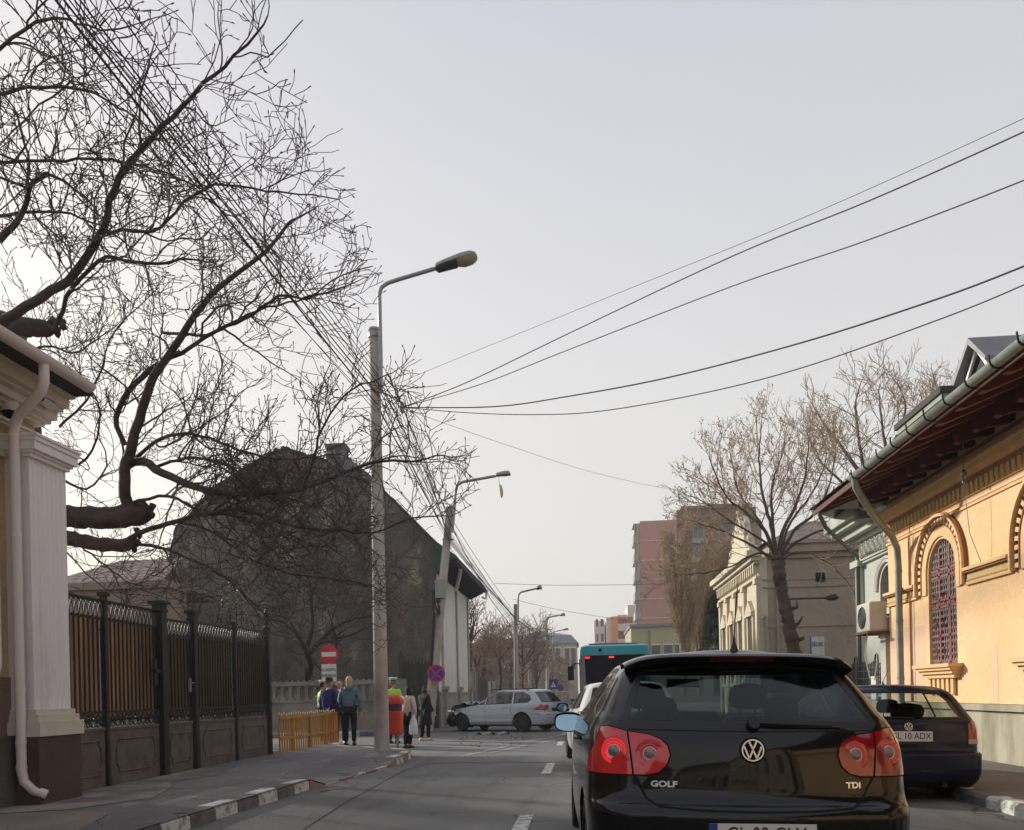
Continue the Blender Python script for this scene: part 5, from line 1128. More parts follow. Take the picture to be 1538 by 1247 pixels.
def shrink(poly, d):
    cx = sum(p[0] for p in poly)/len(poly); cy = sum(p[1] for p in poly)/len(poly); n = len(poly); out = []
    ar = sum(poly[i][0]*poly[(i+1) % n][1]-poly[(i+1) % n][0]*poly[i][1] for i in range(n)); s = 1 if ar > 0 else -1
    for i in range(n):
        p0, p, p1 = poly[i-1], poly[i], poly[(i+1) % n]
        n1 = Vector((-(p[1]-p0[1]), p[0]-p0[0])).normalized()*s; n2 = Vector((-(p1[1]-p[1]), p1[0]-p[0])).normalized()*s
        b = (n1+n2); b = b.normalized() if b.length > 1e-6 else n1; k = d/max(.35, b.dot(n1)); out.append((p[0]+b.x*k, p[1]+b.y*k))
    return out
def extract(bm, mi, name, m, parent, off=0, rim=0, smooth=True):
    """faces of material index mi become an object of their own, pushed out by off"""
    fs = [f for f in bm.faces if f.material_index == mi]
    if not fs: return None
    if name.startswith('side_') and not getattr(extract, 'busy', False):
        extract.busy = True; left = set(fs); res = None
        while left:
            st = [left.pop()]; isl = []
            while st:
                f = st.pop(); isl.append(f)
                for e in f.edges:
                    for g in e.link_faces:
                        if g in left: left.remove(g); st.append(g)
            for f in fs: f.material_index = 98
            for f in isl: f.material_index = mi
            o = extract(bm, mi, name, m, parent, off, rim); res = res or o
        for f in fs: f.material_index = mi
        extract.busy = False; return res
    d = bmesh.new(); mp = {}
    for f in fs:
        vs = []
        for v in f.verts:
            if v not in mp: mp[v] = d.verts.new(v.co); 
            vs.append(mp[v])
        try: nf = d.faces.new(vs); nf.smooth = smooth
        except ValueError: pass
    nrm = {mp[v]: v.normal.copy() for v in mp}
    if rim:
        be = [e for e in d.edges if len(e.link_faces) == 1]
        r = bmesh.ops.extrude_edge_only(d, edges=be); nv = [g for g in r['geom'] if isinstance(g, bmesh.types.BMVert)]
        src = {}
        for e in d.edges:
            a, b = e.verts
            if (a in nrm) != (b in nrm):
                if a in nrm: src[b] = a
                else: src[a] = b
        for v in nv:
            if v in src: v.co = v.co-nrm[src[v]]*rim
        for f in d.faces:
            pass
    for v, nn in nrm.items(): v.co += nn*off
    for e in d.edges:
        if len(e.link_faces) == 2 and e.calc_face_angle(0) > R(50): e.smooth = False
    me = bpy.data.meshes.new(name); d.to_mesh(me); d.free(); me.materials.append(m)
    o = bpy.data.objects.new(name, me); COL.objects.link(o); o.parent = parent; return o
def mirror(poly): return [(-a, b) for a, b in poly][::-1]
def circ(cx, cy, r, n=24): return [(cx+r*math.cos(6.28318*k/n), cy+r*math.sin(6.28318*k/n)) for k in range(n)]
def wheel(parent, x, y, r=.31, w=.2, rimm=None, steer=0, z=None):
    s = 1 if x > 0 else -1; M = Matrix.Translation((x, y, z or r)) @ Matrix.Rotation(steer, 4, 'Z') @ Matrix.Rotation(math.pi/2*s, 4, 'Y')
    mb = MB(); mb.lathe([(r*.62, -w/2), (r*.93, -w/2), (r, -w/2+.03), (r, w/2-.03), (r*.93, w/2), (r*.64, w/2), (r*.62, w/2-.03)], n=28, M=M); t = mb.build('tyre', M_tyre, None, 40)
    root = bpy.data.objects.new('wheel', t.data); t.name = 'tyre_tmp'; bpy.data.objects.remove(t); COL.objects.link(root); root.parent = parent
    mb = MB(); mb.lathe([(r*.64, -w/2+.01), (r*.64, w/2-.02), (r*.58, w/2-.015), (r*.5, w/2-.05), (.05, w/2-.03), (.045, w/2-.01), (.001, w/2-.01)], n=24, M=M)
    for k in range(7):
        a = 6.28318*k/7; q = [(.05, -.02), (r*.58, -.035), (r*.58, .035), (.05, .02)]; ca, sa = math.cos(a), math.sin(a)
        mb.prism([(u*ca-v*sa, u*sa+v*ca) for u, v in q], w/2-.045, w/2-.012, lambda a_, b_, h: M @ Vector((a_, b_, h)))
    mb.build('rim', rimm or M_rim, root, 40); return root
def seat(parent, x, y, z=.35, w=.5, back=.62, name='seat'):
    mb = MB()
    def rr2(c, wx, wy, n=16, e=.6): return [Vector((c[0]+wx*abs(math.cos(t))**e*(1 if math.cos(t) > 0 else -1), c[1]+wy*abs(math.sin(t))**e*(1 if math.sin(t) > 0 else -1), c[2])) for t in [6.28318*k/n for k in range(n)]]
    mb.sheet([rr2((x, y-.02-t*.18, z+.1+back*t), w/2*(1-.28*t**3), .07) for t in (0, .25, .5, .75, .92, 1.0)], closed=True)
    mb.sheet([rr2((x, y-.2, z+.1+back), w/2*.7, .06), rr2((x, y-.2, z+.12+back), w/2*.5, .04), rr2((x, y-.2, z+.125+back), .01, .01)], closed=True)
    for t_, k in ((0, 1),):
        hz = z+back+.17; mb.sheet([rr2((x, y-.2, hz+dz), .14*s_, .05*s_) for dz, s_ in ((0, .6), (.02, .9), (.07, 1), (.13, .95), (.17, .75), (.185, .3))], closed=True)
    for dx in (-.05, .05): mb.tube([(x+dx, y-.2, z+back+.05), (x+dx, y-.2, z+back+.2)], .008, 6)
    mb.box(x-w/2, x+w/2, y-.05, y+.45, z-.1, z+.12)
    return mb.build(name, M_seat, parent, 50)
def vw_badge(parent, M, r, name='emblem'):
    mb = MB(); mb.lathe([(r*.85, .0), (r*.88, .006), (r, .006), (r*1.02, 0)], n=32, M=M)
    mb.add([], [])
    t = .075*r*2
    def bar(p, q):
        d = Vector((q[0]-p[0], q[1]-p[1])).normalized(); n = Vector((-d.y, d.x))*t*.5
        mb.prism([(p[0]-n.x, p[1]-n.y), (q[0]-n.x, q[1]-n.y), (q[0]+n.x, q[1]+n.y), (p[0]+n.x, p[1]+n.y)], .001, .007, lambda a, b, h: M @ Vector((a*r, b*r, h)))
    t = .15
    bar((-.34, .80), (0, .08)); bar((0, .08), (.34, .80))
    bar((-.78, .36), (-.34, -.74)); bar((-.34, -.74), (0, .02)); bar((0, .02), (.34, -.74)); bar((.34, -.74), (.78, .36))
    o = mb.build(name, M_steel, parent, 30)
    mb = MB(); mb.lathe([(.001, -.004), (r*.9, -.004), (r*.9, .001), (.001, .001)], n=32, M=M); mb.build('emblem_backing', M_blackp, o)
    return o
def plate(parent, M, txt, w=.52, h=.115, sx=.8):
    mb = MB(); mb.prism(rect(-w/2, w/2, -h/2, h/2), 0, .006, lambda a, b, hh: M @ Vector((a, b, hh))); p_ = mb.build('number_plate', M_plate, parent)
    mb = MB(); mb.prism(rect(-w/2, -w/2+.042, -h/2, h/2), .004, .0075, lambda a, b, hh: M @ Vector((a, b, hh))); mb.build('country_band', M_pblue, p_)
    text_mesh('plate_lettering', txt, h*.93, M_ptxt, M @ Matrix.Translation((.02, 0, .0075)), p_, ext=.001, sx=sx); return p_
def side_set(bm, wins, gl, seal, arches, extra=()):
    pass
RV = Matrix.Rotation(math.pi/2, 4, 'X')       # text/plates on a rear face (facing -y)
# ------------------------------------------------------------ the black hatchback in front
def finish(bm, root, body_mat, regions, name='body'):
    """regions: {mi: (name, mat, off, rim, parent_key)}"""
    objs = {}
    for mi, (nm, m, off, rim, par) in regions.items():
        objs[mi] = extract(bm, mi, nm, m, objs.get(par, root), off, rim)
    kill = [f for f in bm.faces if f.material_index in regions or f.material_index == 99]
    bmesh.ops.delete(bm, geom=kill, context='FACES')
    me = bpy.data.meshes.new(name)
    for f in bm.faces:
        if f.material_index not in (0, 50, 51): f.material_index = 0
        elif f.material_index >= 50: f.material_index -= 49
    for e in bm.edges:
        if len(e.link_faces) == 2 and e.calc_face_angle(0) > R(38): e.smooth = False
    bm.to_mesh(me); 
    me.materials.append(body_mat); me.materials.append(M_gap); me.materials.append(M_blackp)
    o = bpy.data.objects.new(name, me); COL.objects.link(o); o.parent = root; objs['body'] = o
    return objs
def raysurf(bm):
    t = BVHTree.FromBMesh(bm)
    def rear(x, z):
        h = t.ray_cast(Vector((x, -2, z)), Vector((0, 1, 0))); return h[0], h[1]
    def side(y, z, s):
        h = t.ray_cast(Vector((s*3, y, z)), Vector((-s, 0, 0))); return h[0], h[1]
    return rear, side
def gapline(bm, pts, view, w=.006):
    for i in range(len(pts)-1):
        a, b = Vector(pts[i]), Vector(pts[i+1]); d = (b-a).normalized(); n = Vector((-d.y, d.x))*w/2
        cut(bm, [tuple(a-n-d*w*.3), tuple(b-n+d*w*.3), tuple(b+n+d*w*.3), tuple(a+n-d*w*.3)], view, 50, only={0})
def frame_at(p, n):
    z = n.normalized(); x = Vector((0, 0, 1)).cross(z).normalized(); y = z.cross(x)
    return Matrix.Translation(p) @ Matrix((x, y, z)).transposed().to_4x4()

def black_hatch():
    root = thing('black_hatchback', 'black hatchback filling the foreground, seen from behind with round lamps', 'car', (.862, 4.33, .04), 0)
    root.rotation_euler = (0, R(1.5), R(2.4))
    # z, yr, bow, rc, w, yf, rf, bowf, crown
    rows = [(.16, .16, .06, .20, .78, 4.0, .3, .1, 0), (.22, .07, .06, .24, .84, 4.1, .35, .12, 0), (.32, .02, .06, .27, .868, 4.16, .4, .14, 0),
            (.47, .0, .07, .28, .88, 4.2, .4, .15, 0), (.585, .0, .07, .28, .884, 4.2, .4, .15, 0), (.635, .022, .07, .28, .884, 4.18, .4, .15, 0), (.665, .062, .07, .27, .884, 4.16, .4, .15, 0),
            (.72, .085, .07, .27, .882, 4.12, .4, .16, 0), (.82, .092, .075, .28, .878, 3.95, .5, .2, 0), (.93, .105, .08, .28, .868, 3.6, .5, .25, 0),
            (1.02, .14, .085, .28, .852, 3.15, .4, .25, 0), (1.085, .18, .09, .27, .825, 2.98, .4, .25, .0), (1.13, .215, .095, .255, .79, 2.88, .4, .25, 0),
            (1.25, .335, .10, .22, .725, 2.62, .35, .22, 0), (1.36, .45, .10, .2, .655, 2.36, .35, .2, .01), (1.42, .53, .10, .2, .60, 2.18, .35, .2, .022),
            (1.455, .62, .12, .22, .52, 1.95, .4, .2, .03), (1.472, .80, .15, .25, .36, 1.75, .4, .2, .02), (1.475, 1.0, .1, .2, .18, 1.6, .3, .1, .012)]
    bm = car_shell(rows, 4.2, 6)
    rear, side = raysurf(bm)
    # rear window: seal then glass
    gl = [(-.668, 1.048), (.668, 1.048), (.690, 1.075), (.555, 1.385), (.52, 1.402), (.25, 1.412), (-.25, 1.412), (-.52, 1.402), (-.555, 1.385), (-.690, 1.075)]
    hatch = shrink(gl, -.035)
    cut(bm, gl, 'r', 11); cut(bm, shrink(gl, .035), 'r', 1)
    # lamps (outer on the body, inner on the hatch)
    lo = [(-.845, .795), (-.622, .795), (-.650, 1.015), (-.660, 1.03), (-.735, 1.058), (-.775, 1.06), (-.80, 1.02)]
    lo = [(-.880, .80), (-.634, .80), (-.658, 1.024), (-.75, 1.048), (-.785, 1.044)]
    li = [(-.624, .80), (-.552, .80), (-.495, .815), (-.455, .853), (-.438, .905), (-.449, .95), (-.482, .984), (-.54, 1.007), (-.648, 1.022)]
    for pl, a, b in ((lo, 2, 3), (li, 4, 5)):
        cut(bm, shrink(pl, -.008), 'r', 50, only={0}); cut(bm, pl, 'r', a, only={0, 50}); 
        m_ = mirror(pl); cut(bm, shrink(m_, -.008), 'r', 50, only={0}); cut(bm, m_, 'r', b, only={0, 50})
    # lower hatch shut line
    sl = [(-.629, .80), (-.59, .735), (-.56, .675), (-.50, .642), (-.3, .628), (0, .624), (.3, .628), (.50, .642), (.56, .675), (.59, .735), (.629, .80)]
    gapline(bm, sl, 'r', .012); gapline(bm, [(-.645, 1.036), (0, 1.030), (.645, 1.036)], 'r', .007)
    # side glass + arches
    sw1 = [(.80, 1.115), (1.28, 1.085), (1.28, 1.365), (1.02, 1.36), (.92, 1.3)]
    sw2 = [(1.32, 1.085), (2.85, 1.035), (2.72, 1.12), (2.25, 1.34), (2.05, 1.37), (1.32, 1.37)]
    for v in 'LR':
        cut(bm, shrink(sw2, -.03), v, 12, only={0}); cut(bm, shrink(sw1, -.03), v, 12, only={0}); cut(bm, sw1, v, 6); cut(bm, sw2, v, 7)
        for yy in (.75, 3.33): cut(bm, circ(yy, .31, .36, 28), v, 99)
        gapline(bm, [(1.18, .3), (1.05, .6), (1.12, 1.05)], v); gapline(bm, [(2.15, .25), (2.15, 1.03)], v); gapline(bm, [(3.0, .3), (3.05, 1.0)], v); gapline(bm, [(.28, .64), (.55, .64)], v)
    wsh = [(-.70, 1.08), (.70, 1.08), (.56, 1.37), (-.56, 1.37)]
    cut(bm, wsh, 'f', 8)
    for f in bm.faces:
        if f.calc_center_median().z < .24 and f.material_index == 0: f.material_index = 51
    reg = {11: ('window_seal', M_blackp, -.001, 0, None), 1: ('rear_window', M_cgl, -.003, 0, None), 2: ('tail_light', M_lred2, .006, .012, None), 3: ('tail_light', M_lred, .006, .012, None), 4: ('tail_light', M_lred2, .006, .012, None), 5: ('tail_light', M_lred, .006, .012, None),
           12: ('side_trim', M_blackp, -.001, 0, None), 6: ('side_window', M_cgl, -.003, 0, None), 7: ('side_window', M_cgl, -.003, 0, None), 8: ('windscreen', M_cgs, -.003, 0, None)}
    pb = paint('car_black', (.0045, .0045, .005), coat=.72, rough=.3)
    O = finish(bm, root, pb, reg)
    # lamp rings
    for k, (x, z, par) in enumerate(((-.728, .922, 2), (-.540, .912, 4), (.720, .922, 3), (.535, .912, 5))):
        p, n = rear(x, z); n = (n+Vector((0, -.6, 0))).normalized(); M = frame_at(p+n*.004, n)
        for (r0, r1, nm, m_) in ((.0305, .0355, 'lens_ring', M_lsil), (.073, .076, 'lens_ring', mat('lamp_red_deep', (.16, .004, .008), .15, var=0, coat=1))):
            mb = MB(); mb.tube([M @ Vector(((r0+r1)/2*math.cos(t_), (r0+r1)/2*math.sin(t_), .002)) for t_ in [6.28318*j_/40 for j_ in range(41)]], (r1-r0)/2, 6, cap=False); mb.build(nm, m_, O[par], 50)
        mb = MB(); q_ = 36; rr3 = [[M @ Vector((r_*math.cos(6.28318*j_/q_), r_*math.sin(6.28318*j_/q_), h_)) for j_ in range(q_)] for r_, h_ in ((.071, -.001), (.066, .003), (.050, .0015), (.046, .004), (.032, .002))]; mb.sheet(rr3, closed=True); mb.build('reflector_bowl', M_bowl2 if par in (2,) else M_bowl, O[par], 20)
        mb = MB(); mb.lathe([(.031, .002), (.024, .008), (.012, .011), (.001, .012)], n=24, M=M); mb.build('lens', M_lclr, O[par], 60)
    # spoiler lip with third brake light
    mb = MB(); secs = []
    for k in range(41):
        t = -1+2*k/40; x = .645*t; e = abs(t); z = 1.455-.012*e**2-.05*e**8; yb = .405+.055*e**2+.07*e**6
        secs.append([Vector((x, yb+.30, z+.012)), Vector((x, yb+.12, z+.012)), Vector((x, yb+.02, z+.0)), Vector((x, yb, z-.014)), Vector((x, yb+.006, z-.030)), Vector((x*.985, yb+.05, z-.05)), Vector((x*.97, yb+.12, z-.065)), Vector((x*.97, yb+.3, z-.06))])
    mb.sheet(secs, closed=True); sp = mb.build('roof_spoiler', pb, root, 50)
    mb = MB(); q = []
    for k in range(17):
        t = -1+2*k/16; x = .175*t; yb = .405+.055*(x/.645)**2; q.append([Vector((x, yb-.004, 1.455-.018)), Vector((x, yb+.002, 1.455-.033)), Vector((x, yb+.03, 1.455-.05+.004))])
    mb.sheet(q); mb.build('third_brake_light', mat('lamp_dark_red', (.10, .003, .006), .15, var=0, coat=1), root, 60)
    # antenna
    mb = MB(); mb.lathe([(.028, 0), (.022, .02), (.009, .05), (.006, .09)], (0, .62, 1.475), 10); mb.tube([(0, .62, 1.56), (0, .60, 1.66), (0, .52, 1.9)], [.0045, .004, .0025], 6); mb.build('antenna', M_blackp, root, 40)
    # wiper
    p, n = rear(0, 1.058); mb = MB(); M = frame_at(p+Vector((0, -.012, .012)), Vector((0, -1, .3))); mb.lathe([(.036, -.02), (.036, .008), (.028, .02), (.001, .022)], n=18, M=M)
    arm = []
    for k in range(9):
        t = k/8; x = .02+.40*t; zz_ = 1.078-.018*t; q_, _ = rear(x, zz_); arm.append(q_+Vector((0, -.02, 0)))
    mb.tube(arm, [.017]*3+[.015, .012, .009, .006, .005, .004], 6)
    bl = []
    for k in range(9):
        t = k/8; x = .12+.35*t; q_, _ = rear(x, 1.062-.008*t); bl.append(q_+Vector((0, -.008, 0)))
    mb.tube(bl, .006, 5); mb.build('rear_wiper', M_blackp, root, 50)
    # emblem, letters, plate
    p, n = rear(-.015, .935); n = (n+Vector((0, -1, 0))).normalized(); M = frame_at(p+n*.004, n); vw_badge(root, M, .058)
    mb = MB(); mb.lathe([(.001, -.002), (.069, -.002), (.068, .002), (.001, .003)], n=32, M=M); mb.build('badge_recess', M_gap, root)
    p, n = rear(-.47, .752); M = frame_at(p+n*.001, n); text_mesh('lettering', 'GOLF', .043, M_steel, M, root, ext=.003, sx=1.28, offset=.0016)
    p, n = rear(.515, .752); M = frame_at(p+n*.001, n); text_mesh('lettering', 'TDI', .043, M_steel, M, root, ext=.003, sx=1.2, offset=.0016)
    p, n = rear(.0, .5); plate(root, frame_at(Vector((.01, p.y-.006, .512)), Vector((0, -1, .02))), 'GL 09 GLX', .54)
    # reflections of dust: scratches on the hatch
    # mirrors
    for s in (-1, 1):
        c = Vector((s*.92, 2.52, .995)); mb = MB(); prof = []
        for k, (u, sc) in enumerate(((0, .96), (.02, 1), (.06, .95), (.10, .75), (.125, .4), (.13, .05))):
            prof.append([c+Vector((.118*sc*abs(math.cos(t))**.75*(1 if math.cos(t) > 0 else -1), u, .083*sc*abs(math.sin(t))**.75*(1 if math.sin(t) > 0 else -1))) for t in [6.28318*j/28 for j in range(28)]])
        mb.sheet(prof, closed=True); mb.tube([c+Vector((-s*.09, .05, -.03)), c+Vector((-s*.16, .09, -.04))], .03, 8)
        mo = mb.build('side_mirror', pb, root, 60)
        mb = MB(); ring_ = [c+Vector((.106*abs(math.cos(t))**.75*(1 if math.cos(t) > 0 else -1)+s*0, .006+.26*.072*math.sin(t), .072*abs(math.sin(t))**.75*(1 if math.sin(t) > 0 else -1))) for t in [6.28318*j/28 for j in range(28)]]
        mb.add(ring_, [tuple(range(28))]); g_ = mb.build('mirror_glass', M_mir, mo)
        mb = MB(); ring2 = [c+Vector((.117*abs(math.cos(t))**.75*(1 if math.cos(t) > 0 else -1), .0, .082*abs(math.sin(t))**.75*(1 if math.sin(t) > 0 else -1))) for t in [6.28318*j/28 for j in range(28)]]
        mb.sheet([ring2, [v.lerp(c, .11)+Vector((0, .003, 0)) for v in ring2]], closed=True); mb.build('mirror_rim', M_blackp, mo)
    # side handles
    for s in (-1, 1):
        q_, _ = side(1.45, .93, s); mb = MB(); mb.tube([q_+Vector((s*.0, -.1, 0)), q_+Vector((s*.03, -.07, 0)), q_+Vector((s*.03, .07, 0)), q_+Vector((0, .1, 0))], .011, 6); mb.build('door_handle', pb, root, 50)
    for x, y in ((-.76, .75), (.76, .75), (-.76, 3.33), (.76, 3.33)): wheel(root, x, y, .315, .205)
    # interior
    for x in (-.37, .37): seat(root, x, 2.05, .33)
    mb = MB(); mb.box(-.62, .62, .98, 1.12, .45, 1.05); mb.box(-.68, .68, .35, 1.05, .9, .93); 
    mb.build('rear_bench', M_seat, root)
    for x in (-.38, .38):
        mb = MB(); mb.lathe([(.02, 0), (.1, .02), (.115, .08), (.09, .13), (.02, .145)], (x, 1.02, 1.07), 14, sy=.5); mb.build('head_rest', M_seat, root, 60)
    mb = MB(); mb.box(-.7, .7, 2.75, 3.1, .6, 1.0); mb.box(-.13, .13, 2.48, 2.5, 1.28, 1.35); mb.build('dashboard', M_seat, root)
    mb = MB(); mb.tube([(-.37+.19*math.cos(t), 2.6+.06*math.sin(t), .95+.18*math.sin(t)) for t in [.524*k for k in range(13)]], .014, 6); mb.build('steering_wheel', M_blackp, root)
    mb = MB(); mb.box(-.8, .8, .3, 3.9, .2, .24); mb.build('underbody', M_blackp, root)
    return root
black_hatch()
# ------------------------------------------------------------ dark blue parked hatchback
def blue_hatch():
    root = thing('parked_hatchback', 'dark blue older hatchback parked at the right kerb by the ochre house', 'car', (3.54, 9.45, -.03), 0); root.rotation_euler = (0, R(1.3), R(1.6)); root.scale = (1, 1, .962)
    rows = [(.2, .12, .03, .08, .74, 3.5, .2, .1, 0), (.28, .03, .04, .12, .80, 3.6, .25, .1, 0), (.33, .0, .05, .14, .82, 3.66, .3, .1, 0), (.42, -.02, .05, .14, .83, 3.7, .3, .12, 0), (.58, -.02, .05, .14, .83, 3.7, .3, .12, 0), (.605, .01, .05, .14, .828, 3.7, .3, .12, 0), (.62, .06, .05, .13, .815, 3.68, .3, .12, 0),
            (.75, .075, .05, .13, .815, 3.55, .3, .15, 0), (.88, .09, .05, .13, .81, 3.2, .35, .2, 0), (.94, .105, .05, .13, .80, 2.75, .35, .2, 0), (.985, .13, .05, .13, .785, 2.62, .35, .2, 0),
            (1.1, .20, .06, .13, .73, 2.4, .3, .18, 0), (1.25, .30, .06, .13, .655, 2.15, .3, .15, 0), (1.325, .38, .07, .14, .60, 1.98, .3, .15, .012), (1.36, .48, .09, .16, .52, 1.8, .3, .15, .018), (1.38, .65, .12, .18, .38, 1.6, .3, .1, .012), (1.385, .85, .1, .15, .2, 1.4, .2, .1, .006)]
    bm = car_shell(rows, 3.7, 5); rear, side = raysurf(bm)
    gl = [(-.63, .955), (.63, .955), (.655, .975), (.565, 1.29), (.525, 1.315), (-.525, 1.315), (-.565, 1.29), (-.655, .975)]
    cut(bm, gl, 'r', 11); cut(bm, shrink(gl, .03), 'r', 1)
    lo = [(-.815, .70), (-.655, .70), (-.665, .93), (-.72, .965), (-.80, .95)]; low = [(-.815, .70), (-.655, .70), (-.657, .755), (-.815, .755)]
    for pl, a, b in ((lo, 2, 3), (low, 4, 5)):
        cut(bm, pl, 'r', a); cut(bm, mirror(pl), 'r', b)
    gapline(bm, [(-.64, .97), (-.645, .66), (-.6, .625), (.6, .625), (.645, .66), (.64, .97)], 'r', .009)
    gapline(bm, [(-.84, .47), (.84, .47)], 'r', .006)
    sw1 = [(.62, 1.0), (1.2, .975), (1.2, 1.27), (.86, 1.27), (.75, 1.2)]; sw2 = [(1.26, .975), (2.5, .95), (2.4, 1.03), (2.05, 1.25), (1.9, 1.28), (1.26, 1.28)]
    for v in 'LR':
        cut(bm, shrink(sw1, -.025), v, 12, only={0}); cut(bm, shrink(sw2, -.025), v, 12, only={0}); cut(bm, sw1, v, 6); cut(bm, sw2, v, 6)
        for yy in (.68, 3.05): cut(bm, circ(yy, .28, .33, 24), v, 99)
        gapline(bm, [(1.0, .3), (.98, .94)], v); gapline(bm, [(2.3, .3), (2.3, .94)], v)
    cut(bm, [(-.64, 1.0), (.64, 1.0), (.54, 1.28), (-.54, 1.28)], 'f', 8)
    for f in bm.faces:
        c = f.calc_center_median()
        if c.z < .3 and f.material_index == 0: f.material_index = 51
    pb = paint('car_blue', srgb(27, 32, 54), coat=.5, rough=.4)
    O = finish(bm, root, pb, {11: ('window_seal', M_blackp, 0, 0, None), 1: ('rear_window', M_cgs, -.003, 0, None), 2: ('tail_light', M_lred, .006, .01, None), 3: ('tail_light', M_lred, .006, .01, None), 4: ('reverse_light', mat('lamp_pale', srgb(190, 170, 160), .25, var=.1), .008, .01, 2), 5: ('reverse_light', MATS['lamp_pale'], .008, .01, 3), 12: ('side_trim', M_blackp, 0, 0, None), 6: ('side_window', M_cgs, -.003, 0, None), 8: ('windscreen', M_cgs, -.003, 0, None)})
    for x, y in ((-.7, .68), (.7, .68), (-.7, 3.05), (.7, 3.05)): wheel(root, x, y, .28, .19)
    p, n = rear(0, .9); n = (n+Vector((0, -1, 0))).normalized(); M = frame_at(p+n*.003, n); vw_badge(root, M, .045)
    p, n = rear(0, .79); plate(root, frame_at(p+Vector((.0, -.008, 0)), Vector((0, -1, .08))), 'GL 10 ADX', .5, .115, .82)
    mb = MB(); p, n = rear(0, .68); mb.box(-.09, .09, p.y-.012, p.y+.02, .66, .70); mb.build('tailgate_handle', M_gap, root)
    p, n = rear(.1, .99); mb = MB(); arm = []
    for k in range(7):
        q_, _ = rear(.08-.5*k/6, .995+.02*k/6); arm.append(q_+Vector((0, -.016, 0)))
    mb.tube(arm, [.014, .012, .01, .008, .007, .006, .005], 6); mb.build('rear_wiper', M_blackp, root, 50)
    mb = MB(); mb.lathe([(.02, 0), (.012, .03), (.006, .05)], (-.05, .7, 1.385), 8); mb.tube([(-.05, .7, 1.42), (-.02, .55, 1.62)], [.004, .002], 5); mb.build('antenna', M_blackp, root)
    for x in (-.33, .33): seat(root, x, 1.75, .3, .46, .55)
    for x in (-.33, .33):
        mb = MB(); mb.lathe([(.05, 0), (.19, .02), (.21, .10), (.17, .17), (.04, .19)], (x, .95, .97), 14, sy=.35); mb.build('head_rest', M_seat, root, 60)
    mb = MB(); mb.box(-.6, .6, .88, 1.02, .4, .98); mb.box(-.65, .65, .3, .95, .84, .87); mb.box(-.62, .62, 2.5, 2.8, .5, .92); mb.build('rear_bench', M_seat, root)
    mb = MB(); mb.box(-.72, .72, .25, 3.4, .2, .23); mb.tube([(.35, -.0, .24), (.35, .4, .24)], .03, 8); mb.build('underbody', M_blackp, root)
    for s in (-1, 1):
        mb = MB(); c = Vector((s*.88, 2.25, .98)); mb.box(c.x-.08, c.x+.08, c.y, c.y+.1, c.z-.05, c.z+.06); mo = mb.build('side_mirror', M_blackp, root); mb = MB(); mb.box(c.x-.07, c.x+.07, c.y-.006, c.y, c.z-.04, c.z+.05); mb.build('mirror_glass', M_mir, mo)
        mb = MB(); q_, _ = side(2.0, .6, s); mb.tube([(s*.82, 1.0, .55), (s*.823, 2.6, .55)], .02, 6); mb.build('side_moulding', M_blackp, root)
blue_hatch()
